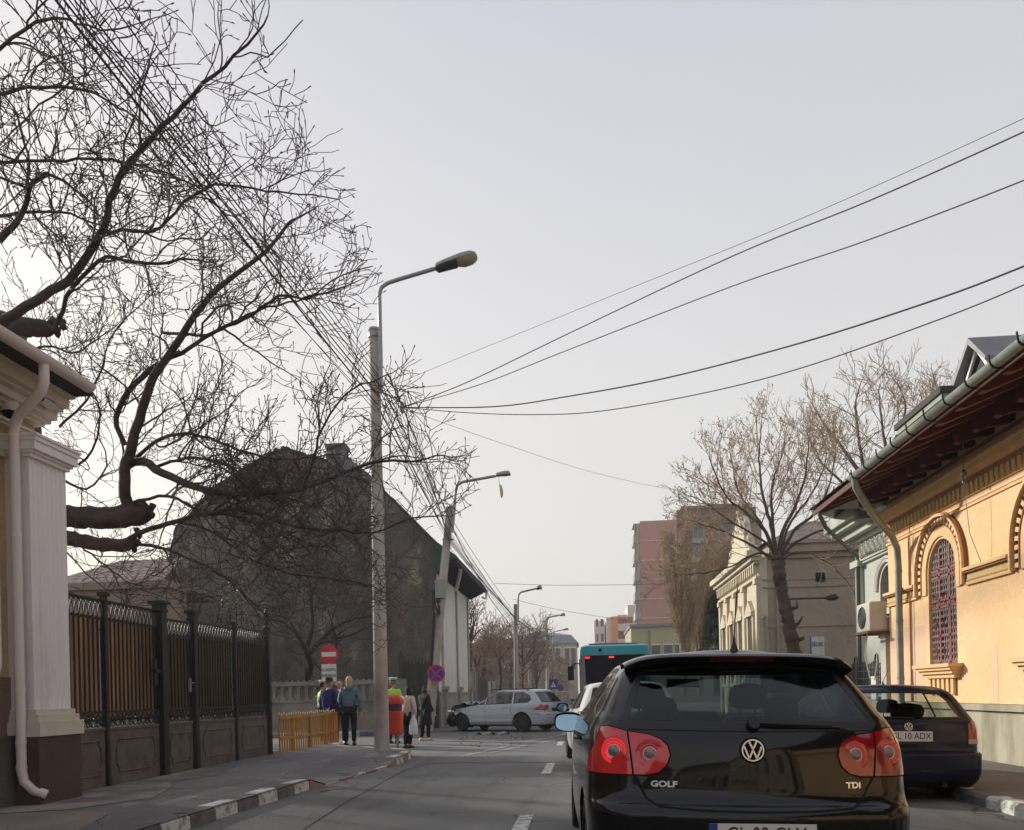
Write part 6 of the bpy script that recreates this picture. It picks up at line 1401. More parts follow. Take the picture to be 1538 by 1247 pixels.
# ------------------------------------------------------------ white cars waiting in the lane
def white_car(lab, x, y, kind, rz=0, z=0):
    root = thing('white_car', lab, 'car', (x, y, z), rz, 'white cars queuing behind the bus'); pb = paint('car_white', srgb(222, 222, 218), coat=.6, rough=.4)
    rows = [(.2, .12, .05, .15, .78, 4.0, .3, .1, 0), (.3, .02, .05, .2, .85, 4.1, .35, .12, 0), (.5, .0, .06, .22, .87, 4.15, .4, .14, 0), (.62, .02, .06, .22, .87, 4.1, .4, .15, 0), (.85, .07, .07, .22, .865, 3.7, .45, .2, 0), (.96, .12, .07, .22, .845, 3.1, .4, .25, 0), (1.05, .18, .08, .2, .80, 2.95, .4, .25, 0),
            (1.2, .30, .09, .2, .73, 2.6, .35, .22, 0), (1.35, .42, .09, .18, .65, 2.3, .35, .2, 0), (1.42, .50, .1, .18, .58, 2.1, .35, .2, .02), (1.45, .65, .12, .2, .45, 1.9, .3, .2, .02), (1.46, .9, .1, .2, .2, 1.7, .3, .1, .01)]
    bm = car_shell(rows, 4.15, 4); rear, side = raysurf(bm)
    gl = [(-.66, 1.03), (.66, 1.03), (.56, 1.37), (-.56, 1.37)]; cut(bm, gl, 'r', 11); cut(bm, shrink(gl, .03), 'r', 1)
    lo = [(-.90, .72), (-.68, .72), (-.66, .93), (-.72, 1.0), (-.84, .98)]; cut(bm, lo, 'r', 2); cut(bm, mirror(lo), 'r', 3)
    gapline(bm, [(-.64, .7), (-.6, .6), (.6, .6), (.64, .7)], 'r', .012)
    for v in 'LR':
        for w_ in ([(.55, 1.05), (1.2, 1.03), (1.2, 1.34), (.85, 1.34)], [(1.26, 1.03), (2.05, 1.01), (2.05, 1.36), (1.26, 1.36)], [(2.12, 1.01), (2.8, 1.0), (2.3, 1.33), (2.12, 1.35)]):
            cut(bm, shrink(w_, -.02), v, 12, only={0}); cut(bm, w_, v, 6)
        for yy in (.75, 3.35): cut(bm, circ(yy, .31, .35, 20), v, 99)
        gapline(bm, [(1.2, .3), (1.2, 1.0)], v, .01); gapline(bm, [(2.1, .3), (2.1, 1.0)], v, .01)
    cut(bm, [(-.66, 1.05), (.66, 1.05), (.55, 1.37), (-.55, 1.37)], 'f', 8)
    O = finish(bm, root, pb, {11: ('window_seal', M_blackp, 0, 0, None), 1: ('rear_window', M_cgs, -.003, 0, None), 2: ('tail_light', M_lred, .006, .01, None), 3: ('tail_light', M_lred, .006, .01, None), 12: ('side_trim', M_blackp, 0, 0, None), 6: ('side_window', M_cgl, -.003, 0, None), 8: ('windscreen', M_cgs, -.003, 0, None)})
    for x_, y_ in ((-.76, .75), (.76, .75), (-.76, 3.35), (.76, 3.35)): wheel(root, x_, y_, .31, .2)
    for x_ in (-.36, .36): seat(root, x_, 2.0, .33)
    mb = MB(); mb.box(-.6, .6, .9, 1.05, .45, 1.0); mb.box(-.65, .65, 2.7, 3.0, .6, .98); mb.box(-.75, .75, .3, 3.8, .2, .24); mb.build('interior', M_seat, root)
    for s in (-1, 1):
        c = Vector((s*.96, 2.55, 1.02)); mb = MB(); prof = [[c+Vector((.11*sc*abs(math.cos(t))**.6*(1 if math.cos(t) > 0 else -1), u, .085*sc*abs(math.sin(t))**.6*(1 if math.sin(t) > 0 else -1))) for t in [6.28318*j/20 for j in range(20)]] for u, sc in ((0, 1), (.05, .95), (.1, .7), (.12, .05))]
        mb.sheet(prof, closed=True); mb.tube([c+Vector((-s*.08, .05, -.04)), c+Vector((-s*.16, .08, -.05))], .025, 6); mo = mb.build('side_mirror', M_blackp if kind == 0 else pb, root, 50)
        mb = MB(); mb.add([c+Vector((.095*math.cos(t), -.003, .07*math.sin(t))) for t in [6.28318*j/20 for j in range(20)]], [tuple(range(20))]); mb.build('mirror_glass', M_mir, mo)
        for yy in (1.35, 2.25): mb = MB(); mb.tube([(s*.865, yy-.08, .88), (s*.89, yy-.05, .88), (s*.89, yy+.05, .88), (s*.865, yy+.08, .88)], .012, 6); mb.build('door_handle', M_blackp, root, 50)
    return root
white_car('white car directly ahead of the black hatchback, its mirror above the other mirror', .74, 13.2, 0, R(4.5))
white_car('white car just behind the teal bus, mostly hidden', .62, 21.5, 1)
# ------------------------------------------------------------ crashed silver estate
def silver_estate():
    root = thing('wrecked_estate', 'silver estate car slewed across the road with a torn-off front end', 'car', (-.92, 28.2, 0), 0)
    root.rotation_euler = (0, 0, R(62)); root.scale = (.97, .97, .97)
    pb = paint('car_silver', srgb(172, 180, 190), coat=.8, rough=.35, metal=.25)
    rows = [(.2, .12, .04, .15, .78, 4.3, .3, .1, 0), (.3, .02, .05, .22, .86, 4.4, .35, .12, 0), (.48, .0, .06, .24, .875, 4.5, .4, .14, 0), (.62, .02, .06, .24, .878, 4.52, .4, .15, 0), (.68, .08, .06, .22, .875, 4.45, .4, .15, 0), (.85, .09, .07, .22, .868, 4.1, .45, .2, 0), (.96, .12, .07, .22, .85, 3.5, .4, .25, 0), (1.03, .15, .08, .2, .82, 3.3, .4, .25, 0),
            (1.2, .27, .09, .18, .74, 2.95, .35, .22, 0), (1.36, .42, .09, .16, .66, 2.6, .35, .2, 0), (1.43, .50, .1, .16, .60, 2.4, .35, .2, .02), (1.465, .62, .12, .2, .48, 2.2, .3, .2, .02), (1.475, .9, .1, .2, .2, 2.0, .3, .1, .01)]
    bm = car_shell(rows, 4.5, 6); rear, side = raysurf(bm)
    gl = [(-.69, 1.02), (.69, 1.02), (.58, 1.385), (-.58, 1.385)]; cut(bm, gl, 'r', 11); cut(bm, shrink(gl, .03), 'r', 1)
    lo = [(-.80, .745), (-.64, .745), (-.62, .83), (-.70, .94), (-.80, .955)]; cut(bm, lo, 'r', 2); cut(bm, mirror(lo), 'r', 3)
    gapline(bm, [(-.66, 1.0), (-.66, .66), (-.6, .6), (.6, .6), (.66, .66), (.66, 1.0)], 'r', .014)
    cut(bm, [(-.25, .70), (.25, .70), (.25, .82), (-.25, .82)], 'r', 51, only={0})
    W_ = [[(.62, 1.12), (.72, 1.04), (1.28, 1.01), (1.33, 1.36), (.98, 1.36), (.72, 1.26)], [(1.40, 1.01), (1.72, 1.0), (1.62, 1.37), (1.42, 1.37)], [(1.76, 1.0), (2.45, .985), (2.42, 1.37), (1.68, 1.38)], [(2.53, .985), (3.42, .97), (2.95, 1.25), (2.75, 1.35), (2.5, 1.375)]]
    for v in 'LR':
        for w_ in W_: cut(bm, shrink(w_, -.022), v, 12, only={0}); cut(bm, w_, v, 6)
        # lamp wraps onto the flank
        cut(bm, [(-.05, .745), (.52, .775), (.30, .88), (.12, .955), (-.05, .955)], v, 2 if v == 'L' else 3, only={0})
        cut(bm, circ(.95, .32, .39, 26), v, 50, only={0}); cut(bm, circ(.95, .32, .355, 26), v, 99); cut(bm, circ(3.55, .32, .37, 26), v, 99)
        gapline(bm, [(1.32, .55), (1.42, .8), (1.34, 1.0)], v, .012); gapline(bm, [(2.48, .3), (2.48, .97)], v, .012); gapline(bm, [(3.32, .3), (3.36, .95)], v, .014); gapline(bm, [(1.32, .33), (3.2, .31)], v, .02); gapline(bm, [(.05, .62), (.56, .62)], v, .012)
    cut(bm, [(-.68, 1.03), (.68, 1.03), (.56, 1.38), (-.56, 1.38)], 'f', 8)
    # tear off the nose, crumple what is left
    rg = random.Random(11)
    for f in list(bm.faces):
        c = f.calc_center_median()
        if c.y > 3.95+.12*math.sin(c.x*9)+.1*math.sin(c.z*14) and c.z < .99: f.material_index = 99
        elif c.y > 3.72 and c.z < .58: f.material_index = 99
        elif c.z < .27 and f.material_index == 0: f.material_index = 51
    for v in bm.verts:
        if v.co.y > 3.4:
            k = min(1, (v.co.y-3.4)/.5); q = v.co
            v.co += Vector((.06*math.sin(q.y*19+q.z*13), -.05*math.sin(q.x*11+q.z*17), .05*math.sin(q.x*13+q.y*21)+.05*k))*k
    O = finish(bm, root, pb, {11: ('window_seal', M_blackp, 0, 0, None), 1: ('rear_window', M_cgl, -.003, 0, None), 2: ('tail_light', M_lred, .006, .01, None), 3: ('tail_light', M_lred, .006, .01, None), 12: ('side_trim', M_blackp, 0, 0, None), 6: ('side_window', M_cgs, -.003, 0, None), 8: ('windscreen', M_cgs, -.003, 0, None)})
    bk = mat('steel_wheel', (.02, .02, .021), .6, var=.2)
    wheel(root, -.77, .95, .325, .2, bk); wheel(root, .77, .95, .325, .2, bk); wheel(root, -.78, 3.55, .31, .2, bk, R(-24)); wheel(root, .7, 3.62, .31, .2, bk, R(-30))
    for x_ in (-.36, .36): seat(root, x_, 2.35, .33)
    mb = MB(); mb.box(-.6, .6, 1.3, 1.42, .45, 1.0); mb.box(-.65, .65, 3.0, 3.3, .6, .98); mb.box(-.75, .75, .3, 4.0, .2, .24)
    for x_ in (-.36, 0, .36): mb.box(x_-.1, x_+.1, 1.28, 1.36, 1.02, 1.16)
    mb.build('interior', M_seat, root)
    for s in (-1, 1):
        mb = MB(); mb.tube([(s*.6, .8, 1.44), (s*.6, .9, 1.49), (s*.61, 1.6, 1.51), (s*.6, 2.3, 1.5), (s*.58, 2.4, 1.45)], .016, 6); mb.build('roof_rail', M_blackp, root)
        c = Vector((s*.98, 3.0, 1.03)); mb = MB(); mb.sheet([[c+Vector((.10*sc*math.cos(t), u, .075*sc*math.sin(t))) for t in [6.28318*j/16 for j in range(16)]] for u, sc in ((0, .95), (.05, 1), (.1, .75), (.13, .05))], closed=True); mb.tube([c+Vector((-s*.06, .05, -.04)), c+Vector((-s*.16, .06, -.05))], .025, 6); mb.build('side_mirror', pb, root, 60)
        for yy in (1.62, 2.66):
            q_, _ = side(yy, .86, s); mb = MB(); mb.tube([q_+Vector((0, -.1, 0)), q_+Vector((s*.03, -.07, 0)), q_+Vector((s*.03, .07, 0)), q_+Vector((0, .1, 0))], .014, 6); mb.build('door_handle', pb, root, 50)
        mb = MB(); mb.box(s*.872-.01, s*.872+.014, 1.4, 3.15, .40, .44); mb.build('sill_strip', paint('trim_pale', srgb(200, 206, 214), .5), root)
    # the wrecked front: engine, radiator, hanging bumper, light cluster, bent bonnet
    mb = MB(); rg = random.Random(5)
    for k in range(26):
        c = Vector((rg.uniform(-.6, .6), rg.uniform(3.8, 4.25), rg.uniform(.3, .78))); M = Matrix.Translation(c) @ Matrix.Rotation(rg.uniform(0, 3), 4, Vector((rg.random(), rg.random(), rg.random())).normalized()); s_ = rg.uniform(.06, .17)
        mb.box(-s_, s_, -s_*.7, s_*.7, -s_*.5, s_*.5, 0, M)
    for k in range(16):
        a = Vector((rg.uniform(-.7, .7), rg.uniform(3.8, 4.2), rg.uniform(.35, .8))); mb.tube([a, a+Vector((rg.uniform(-.2, .2), rg.uniform(0, .35), rg.uniform(-.2, .15))), a+Vector((rg.uniform(-.3, .3), rg.uniform(.1, .5), rg.uniform(-.35, .1)))], .02, 5)
    mb.build('engine_bay', mat('engine_black', (.02, .019, .018), .6, var=.5, scale=9), root)
    def crumple(name, m_, f, nu=14, nv=8):
        mb = MB(); mb.sheet([[f(i/nu, j/nv) for j in range(nv+1)] for i in range(nu+1)]); o = mb.build(name, m_, root, 60); return o
    crumple('bonnet', pb, lambda u, v: Vector((-.72+1.44*u, 3.35+.75*v, .98+.09*math.sin(3.1*v+u*2)+.03*math.sin(u*23+v*9)-.16*v*v)))
    crumple('bumper', mat('bumper_dark', (.03, .03, .031), .55, var=.4, scale=6), lambda u, v: Vector((-.85+1.6*u+.05*math.sin(v*9), 4.25+.25*math.sin(u*3.1)-.1*v+.05*math.sin(u*17), .22+.34*v+.05*math.sin(u*11)-.1*u)))
    mb = MB(); M = Matrix.Translation((-.62, 4.22, .68)) @ Matrix.Rotation(.5, 4, 'X'); mb.box(-.16, .16, -.05, .08, -.07, .07, 0, M); mb.build('headlight', mat('lamp_clear', srgb(190, 190, 186), .15, var=.3, scale=8, coat=1), root)
    # debris under the sill
    return root
silver_estate()
mb = MB(); rg = random.Random(9)
for k in range(46):
    c = G(rg.uniform(690, 800), rg.uniform(1101, 1122)); s_ = rg.uniform(.006, .022); M = Matrix.Translation((c.x, c.y, .012)) @ Matrix.Rotation(rg.uniform(0, 3), 4, 'Z'); mb.box(-s_, s_, -s_*.6, s_*.6, -.01, .01, 0, M)
struct(mb.build('debris', mat('debris_dark', (.06, .058, .055), .8, var=.5)), 'stuff')
bp_ = G(735, 1104); mb = MB(); mb.sheet([[bp_+Vector((-.5+i*.16, .12*math.sin(i)+.25*j, .04+.10*j*(1-j)+.05*math.sin(i*2.1+j*3))) for j in (0, .3, .6, 1)] for i in range(8)])
tag(mb.build('bumper_fragment', mat('frag_grey', srgb(146, 142, 136), .7, var=.3), smooth=50), 'broken pale bumper piece lying under the wrecked silver estate', 'debris')
# ------------------------------------------------------------ bus
M_teal = paint('bus_teal', srgb(40, 150, 164), coat=.4, rough=.35); M_busg = paint('bus_grey', srgb(120, 122, 124), coat=.4, rough=.35); M_busb = mat('bus_black', (.006, .006, .009), .5, var=0, spec=.1)
def bus():
    root = thing('city_bus', 'city bus with teal roof band and black rear panel ahead of the queue', 'bus', (1.11, 30, 0), 0)
    def outl(w, y0, y1, r, n=6, inset=0):
        out_ = []
        for cx, cy, a0 in ((w-r, y1-r, 0), (-w+r, y1-r, 90), (-w+r, y0+r, 180), (w-r, y0+r, 270)):
            for k in range(n): a = R(a0+90*k/(n-1)); out_.append((cx+r*math.cos(a), cy+r*math.sin(a)))
        return out_
    def band(z): 
        pass
    def shell(zs, m_, name):
        mb = MB(); mb.sheet([[Vector((x, y, z)) for x, y in outl(w, y0, 11.9, .16)] for z, w, y0 in zs], closed=True); return mb.build(name, m_, root, 40)
    body = shell([(.32, 1.25, 0), (.8, 1.275, -.03), (1.5, 1.275, 0), (2.62, 1.24, .07)], M_busg, 'body')
    rf = shell([(2.62, 1.245, .06), (2.8, 1.235, .08), (2.93, 1.2, .12), (2.99, 1.08, .25), (3.0, .4, .9)], M_teal, 'roof')
    mb = MB(); mb.box(-.9, .9, 1.5, 4, 2.98, 3.12); mb.build('roof_unit', M_busg, rf)
    mb = MB(); mb.sheet([[Vector((x, -.045+.065*max(0, (z-1.4)/1.2)+.05*abs(x/1.1)**6, z)) for x in [-1.2+2.4*k/14 for k in range(15)]] for z in (1.0, 1.5, 2.0, 2.6)]); mb.build('rear_panel', M_busb, root, 60)
    mb = MB(); mb.tube([(-.52, .04, 2.80), (-.52, .09, 2.80)], .06, 14); mb.build('camera_hole', M_gap, root)
    for x in (-.98, -.12):
        mb = MB(); mb.box(x-.09, x+.09, -.02, .04, 2.50, 2.56); mb.build('upper_light', mat('bus_light', (.5, .01, .01), .3, var=0, emit=((1, .05, .03), 1.1)), root)
    for s in (-1, 1):
        mb = MB(); mb.box(s*1.15-.08, s*1.15+.08, -.05, .0, .8, 1.4); mb.build('tail_light', M_lred, root)
        mb = MB(); mb.box(s*1.262-.02, s*1.262+.02, .6, 11, 1.3, 2.5); mb.build('side_glazing', M_busb, root)
        for y in (2.5, 8.8): wheel(root, s*1.1, y, .48, .3)
    # swung-out mirror
    mb = MB(); mb.tube([(-1.25, 11.8, 2.7), (-1.5, 12.0, 2.75), (-1.75, 12.0, 2.6)], .035, 6); mb.box(-1.92, -1.62, 11.95, 12.1, 1.9, 2.6); mb.build('side_mirror', M_busb, root)
    mb = MB(); mb.box(-1.1, 1.1, .1, 11.8, .25, .34); mb.build('underbody', M_blackp, root)
bus()
# ============================================================ PEOPLE
def skin(verts, edges, radii, sub=2):
    me = bpy.data.meshes.new('tmp'); me.from_pydata([tuple(v) for v in verts], edges, []); o = bpy.data.objects.new('tmp', me); COL.objects.link(o)
    md = o.modifiers.new('s', 'SKIN'); md.use_smooth_shade = True
    for i, r in enumerate(radii):
        sv = me.skin_vertices[0].data[i]; sv.radius = r if hasattr(r, '__len__') else (r, r); sv.use_root = (i == 0)
    s2 = o.modifiers.new('u', 'SUBSURF'); s2.levels = sub; s2.render_levels = sub
    dg = bpy.context.evaluated_depsgraph_get(); dg.update(); m2 = bpy.data.meshes.new_from_object(o.evaluated_get(dg)); bpy.data.objects.remove(o); bpy.data.meshes.remove(me)
    return m2
def to_mb(me, mb, mi=0):
    mb.add([v.co.copy() for v in me.vertices], [tuple(p.vertices) for p in me.polygons], mi); bpy.data.meshes.remove(me)
M_skin = mat('skin', srgb(206, 152, 126), .6, var=.08, scale=20); M_eye = mat('eye_dark', (.02, .015, .012), .3, var=0); M_lip = mat('lip', srgb(168, 96, 88), .6, var=0)
M_cap = mat('cap_white', srgb(226, 226, 224), .6, var=.05); M_hiviz = mat('hiviz', srgb(178, 240, 40), .7, var=.18, scale=9); M_hib = mat('reflective_band', srgb(150, 178, 190), .4, var=.1); M_navy = mat('navy_cloth', srgb(28, 30, 40), .9, var=.3, scale=12)
def head_mesh(mb, c, k=1.0, yaw=0, pitch=0):
    M = Matrix.Translation(c) @ Matrix.Rotation(yaw, 4, 'Z') @ Matrix.Rotation(pitch, 4, 'X') @ Matrix.Scale(k, 4)
    rows = []; NU, NV = 20, 14
    for j in range(NV+1):
        ph = math.pi*j/NV; z = math.cos(ph); r = math.sin(ph); row = []
        for i in range(NU):
            t = 6.28318*i/NU; x = math.sin(t)*r; y = math.cos(t)*r
            X, Yv, Z = x*.076, y*.095, z*.118
            if z < -.1: X *= 1-.32*(-z-.1); Yv = Yv*(1-.12*(-z)) + .012*(-z)      # jaw
            if y > .55 and abs(x) < .22 and -.32 < z < .12: Yv += .020*(1-abs(x)/.22)*(1-abs(z+.15)/.27)   # nose
            if y > .4 and abs(z-.08) < .12 and .15 < abs(x) < .55: Yv -= .007      # eye sockets
            if y > .55 and abs(z+.48) < .08 and abs(x) < .3: Yv += .005      # lips
            row.append(M @ Vector((X, Yv, Z)))
        rows.append(row)
    mb.sheet(rows, 0, closed=True)
    for s in (-1, 1):
        mb.lathe([(.001, -.004), (.010, -.002), (.011, .004), (.004, .009)], M @ Vector((s*.030, .083, .010)), 8, 1); mb.lathe([(.005, -.03), (.016, -.02), (.02, .0), (.016, .022), (.004, .03)], M @ Vector((s*.078, -.005, -.005)), 8, 0, sx=.45)
    mb.tube([M @ Vector((-.024, .088, -.055)), M @ Vector((0, .096, -.056)), M @ Vector((.024, .088, -.055))], .006, 6, 2)
    return M
def hand(mb, w, d, k=1.0, curl=.5, side=1):
    """palm with five fingers from the wrist w, pointing along d"""
    d = Vector(d).normalized(); up = Vector((0, 1, 0)); s = d.cross(up).normalized(); up = s.cross(d).normalized()
    mb.tube([w-d*.01*k, w+d*.03*k, w+d*.06*k, w+d*.088*k], [.024*k, .032*k, .036*k, .030*k], 8)
    for q, (off, L) in enumerate(((-.027, .066), (-.009, .078), (.009, .073), (.026, .058))):
        p = w+d*.08*k+s*off*k*.0+up*off*k; e = p+d*L*.55*k+s*side*.012*curl*k; f = e+d*L*.4*k+s*side*.035*curl*k
        mb.tube([p-d*.01*k, p, e, f], [.009*k, .0095*k, .0085*k, .006*k], 6)
    p = w+d*.025*k-up*.03*k; mb.tube([p+up*.015*k, p, p+d*.035*k-up*.02*k, p+d*.062*k-up*.014*k+s*side*.01*k], [.012*k, .011*k, .0095*k, .007*k], 6)
def person(label, loc, H, face, top=None, legs=None, arms=None, shoes=None, hair=None, hat=None, skirt=None, stance=.1, lean=0, headyaw=0, headpitch=0, build=1.0, hood=None, shoecol=None, step=0, skirtm=None, topz=.95, vest=None, group=None):
    k = H/1.74
    t = thing('person', label, 'person', loc, face, group)
    J = {}
    S = lambda x, y, z: Vector((x*k, y*k+lean*z*k, z*k))
    pel = S(0, 0, .95); sp = S(0, -.01, 1.12); ch = S(0, 0, 1.30); nb = S(0, -.01, 1.46); nt_ = S(0, .01, 1.54)
    arms = arms or {}
    A = []
    for s in (-1, 1):
        a = arms.get(s, ((.235, -.01, 1.15), (.24, .06, .90)))
        A.append((S(s*.18, -.01, 1.42), S(s*a[0][0], a[0][1], a[0][2]), S(s*a[1][0], a[1][1], a[1][2])))
    Lg = []
    for s in (-1, 1):
        st = stance; Lg.append((S(s*.09, 0, .92), S(s*(st*.55+.045), .015+step*s*.1, .50), S(s*st, -.02+step*s*.2, .09), S(s*(st+.02), .13+step*s*.2, .035)))
    # ---- body: one continuous surface, clothing over it
    V = [pel, sp, ch, nb, nt_]; E_ = [(0, 1), (1, 2), (2, 3), (3, 4)]; Rr = [(.12*k, .09*k), (.11*k, .085*k), (.13*k, .09*k), (.06*k, .055*k), (.052*k, .052*k)]
    for a in A:
        i = len(V); V += list(a); E_ += [(2, i), (i, i+1), (i+1, i+2)]; Rr += [.05*k, .038*k, .026*k]
    for a in Lg:
        i = len(V); V += list(a); E_ += [(0, i), (i, i+1), (i+1, i+2), (i+2, i+3)]; Rr += [.08*k, .052*k, .036*k, .034*k]
    mb = MB(); to_mb(skin(V, E_, Rr), mb)
    hc = nt_+Vector((0, (.02+.0)*k, .105*k)); HM = head_mesh(mb, hc, k, headyaw, headpitch)
    for s, a in zip((-1, 1), A): hand(mb, a[2], a[2]-a[1], k*.95, .6, s)
    mb.build('body', [M_skin, M_eye, M_lip], t, 60, False)
    # ---- top garment
    b = build; V = [pel+Vector((0, 0, (topz-.95)*k)), sp, ch, nb-Vector((0, 0, .01*k))]; E_ = [(0, 1), (1, 2), (2, 3)]; Rr = [(.175*k*b, .135*k*b), (.165*k*b, .13*k*b), (.185*k*b, .135*k*b), (.09*k, .08*k)]
    for a in A:
        i = len(V); V += [a[0], a[1], a[1].lerp(a[2], .96)]; E_ += [(2, i), (i, i+1), (i+1, i+2)]; Rr += [.085*k, .066*k, .05*k]
    mb = MB(); to_mb(skin(V, E_, Rr), mb); jk = mb.build('jacket', top, t, 60, False)
    if vest:
        for z in (1.05, 1.2):
            mb = MB(); mb.lathe([(.185*k*b, z*k), (.19*k*b, (z+.03)*k), (.185*k*b, (z+.06)*k)], n=22, sy=.76); mb.build('reflective_band', M_hib, jk, 60)
        text_mesh('lettering', 'POLITIA', .09*k, M_hib, Matrix.Translation((0, -.155*k*b, 1.33*k)) @ Matrix.Rotation(math.pi/2, 4, 'X'), jk, sx=.9)
    # ---- trousers
    V = [pel]; E_ = []; Rr = [(.16*k*b, .12*k*b)]
    for a in Lg:
        i = len(V); V += [a[0], a[1], a[2]+Vector((0, 0, .0))]; E_ += [(0, i), (i, i+1), (i+1, i+2)]; Rr += [.105*k*b, .075*k, .062*k]
    mb = MB(); to_mb(skin(V, E_, Rr), mb); mb.build('trousers', legs, t, 60, False)
    if skirt:
        mb = MB(); n = 24
        mb.sheet([[Vector((w*k*b*math.cos(q*6.28318/n), w*.74*k*b*math.sin(q*6.28318/n)+lean*z*k, z*k+.008*math.sin(q*2.1))) for q in range(n)] for z, w in skirt], closed=True); mb.build('coat_skirt', skirtm or top, jk, 60)
    sm = shoecol or mat('shoe_black', (.012, .012, .013), .45, var=.1)
    for a in Lg:
        mb = MB(); an = a[2]; rows = []
        for u, w, h in ((-.085, .03, .05), (-.07, .042, .085), (-.01, .042, .10), (.05, .045, .075), (.11, .048, .055), (.16, .04, .04), (.185, .018, .025)):
            rows.append([Vector((an.x+w*k*math.cos(q), an.y+u*k, max(0.004, .0+(h*k)*(.5+.5*math.sin(q))))) for q in [6.28318*j/12 for j in range(12)]])
        mb.sheet(rows, closed=True); mb.add(rows[0], [tuple(range(12))]); mb.add(rows[-1], [tuple(range(12))]); mb.build('shoe', sm, t, 60)
    # ---- hair, headgear
    if hair:
        hm, kind = hair; mb = MB(); rows = []
        low = {'short': -.35, 'bob': -1.05, 'bald': -.45}[kind]
        for j in range(9):
            z = 1-(1-low)*j/8; row = []
            for i in range(22):
                tt = 6.28318*i/22; r = math.sqrt(max(0.0, 1-min(1, abs(z))**2)) if z > 0 else 1-(.08 if kind == 'bob' else .1)*abs(z)
                y = math.cos(tt); fr = max(0, y); zf = z
                lim = .42 if kind != 'bald' else 1.1
                if y > .35 and z < lim: zf = max(z, lim) if kind != 'bob' else max(z, lim-.0)
                rr_ = math.sqrt(max(0, 1-min(1, zf)**2)) if (y > .35 and z < lim and zf > 0) else r
                g_ = 1.12+.03*math.sin(i*2.3+j)
                row.append(HM @ Vector((math.sin(tt)*rr_*.076*g_, (math.cos(tt)*rr_*.095-.006)*g_, zf*.118*1.10+.002)))
            rows.append(row)
        mb.sheet(rows, closed=True); mb.build('hair', hm, t, 60)
    if hat == 'police':
        mb = MB(); mb.lathe([(.085, .055), (.09, .075), (.092, .10), (.125, .125), (.130, .14), (.11, .155), (.04, .16), (.001, .16)], n=24, M=HM, sy=1.05, sx=.95); hh_ = mb.build('cap', M_cap, t, 50)
        mb = MB(); mb.lathe([(.088, .050), (.0935, .052), (.0935, .095), (.09, .1)], n=24, M=HM, sy=1.05, sx=.95); mb.prism([(-.06, .07), (.06, .07), (.045, .125), (0, .14), (-.045, .125)], .045, .052, lambda a_, b_, h: HM @ Vector((a_, b_, h))); mb.build('cap_band', mat('cap_black', (.01, .01, .012), .4, var=0), hh_, 50)
    if hat == 'trilby':
        mb = MB(); mb.lathe([(.125, .045), (.13, .05), (.09, .06), (.088, .10), (.08, .145), (.05, .155), (.001, .14)], n=24, M=HM, sy=1.1, sx=1.0); mb.build('hat', mat('hat_felt', srgb(46, 44, 46), .95, var=.3, scale=20), t, 50)
    if hood:
        mb = MB(); rows = []
        for j in range(6):
            u = j/5; rows.append([Vector((.115*k*math.cos(q)*(1-.25*u), -.075*k-.05*k*math.sin(q)*(1-.1*u)-.035*k*math.sin(u*3.1)+lean*1.45*k, (1.50-.13*u-.05*math.cos(q*2)*0+.02*math.sin(q))*k)) for q in [math.pi*(-.15)+math.pi*1.3*i/12 for i in range(13)]])
        mb.sheet(rows); mb.build('hood', hood, jk, 60)
    return t
M_quilt = bpy.data.materials.new('quilted_blue'); M_quilt.use_nodes = True; nt = M_quilt.node_tree; b_ = nt.nodes['Principled BSDF']; tc = nd(nt, 'ShaderNodeTexCoord')
wv = nd(nt, 'ShaderNodeTexWave', Scale=9.5, Distortion=.9, _bands_direction='Z'); nt.links.new(tc.outputs['Object'], wv.inputs['Vector'])
mx_ = nd(nt, 'ShaderNodeMix', _data_type='RGBA'); mx_.inputs[6].default_value = srgb(74, 100, 122); mx_.inputs[7].default_value = srgb(106, 136, 158); nt.links.new(wv.outputs['Fac'], mx_.inputs[0]); nt.links.new(mx_.outputs[2], b_.inputs['Base Color'])
bp2 = nd(nt, 'ShaderNodeBump', Strength=.8, Distance=.02); nt.links.new(wv.outputs['Fac'], bp2.inputs['Height']); nt.links.new(bp2.outputs[0], b_.inputs['Normal']); b_.inputs['Roughness'].default_value = .45
M_bluej = mat('royal_blue_cloth', srgb(36, 44, 116), .85, var=.3, scale=9); M_blk = mat('black_cloth', srgb(22, 22, 25), .92, var=.25, scale=14); M_beij = mat('beige_jacket', srgb(206, 188, 176), .75, col2=srgb(180, 162, 150), scale=9, bump=.6, bscale=18)
M_coat = mat('black_coat', srgb(17, 19, 26), .8, var=.3, scale=10, bump=.4, bscale=16); M_jean = mat('dark_jeans', srgb(32, 36, 60), .9, var=.25, scale=14)
M_hblond = mat('hair_blonde', srgb(206, 178, 132), .7, col2=srgb(150, 120, 80), scale=40); M_hdark = mat('hair_dark', srgb(34, 24, 26), .8, var=.3, scale=40); M_hred = mat('hair_maroon', srgb(62, 30, 32), .8, var=.4, scale=40); M_hgrey = mat('hair_grey', srgb(120, 108, 100), .8, var=.3, scale=40); M_shw = mat('shoe_white', srgb(214, 212, 208), .6, var=.05)
def P_(px, top, Yd, z0=0.0): a = AY(px, 1042, Yd); return (a.x, Yd, z0), AY(px, top, Yd).z-z0
loc, H_ = P_(484, 1017, 22.6, .0); person('traffic officer in yellow jacket and white cap, half hidden behind the man in blue', loc, 1.74, R(-60), top=M_hiviz, legs=M_navy, hair=(M_hdark, 'short'), hat='police', vest=True)
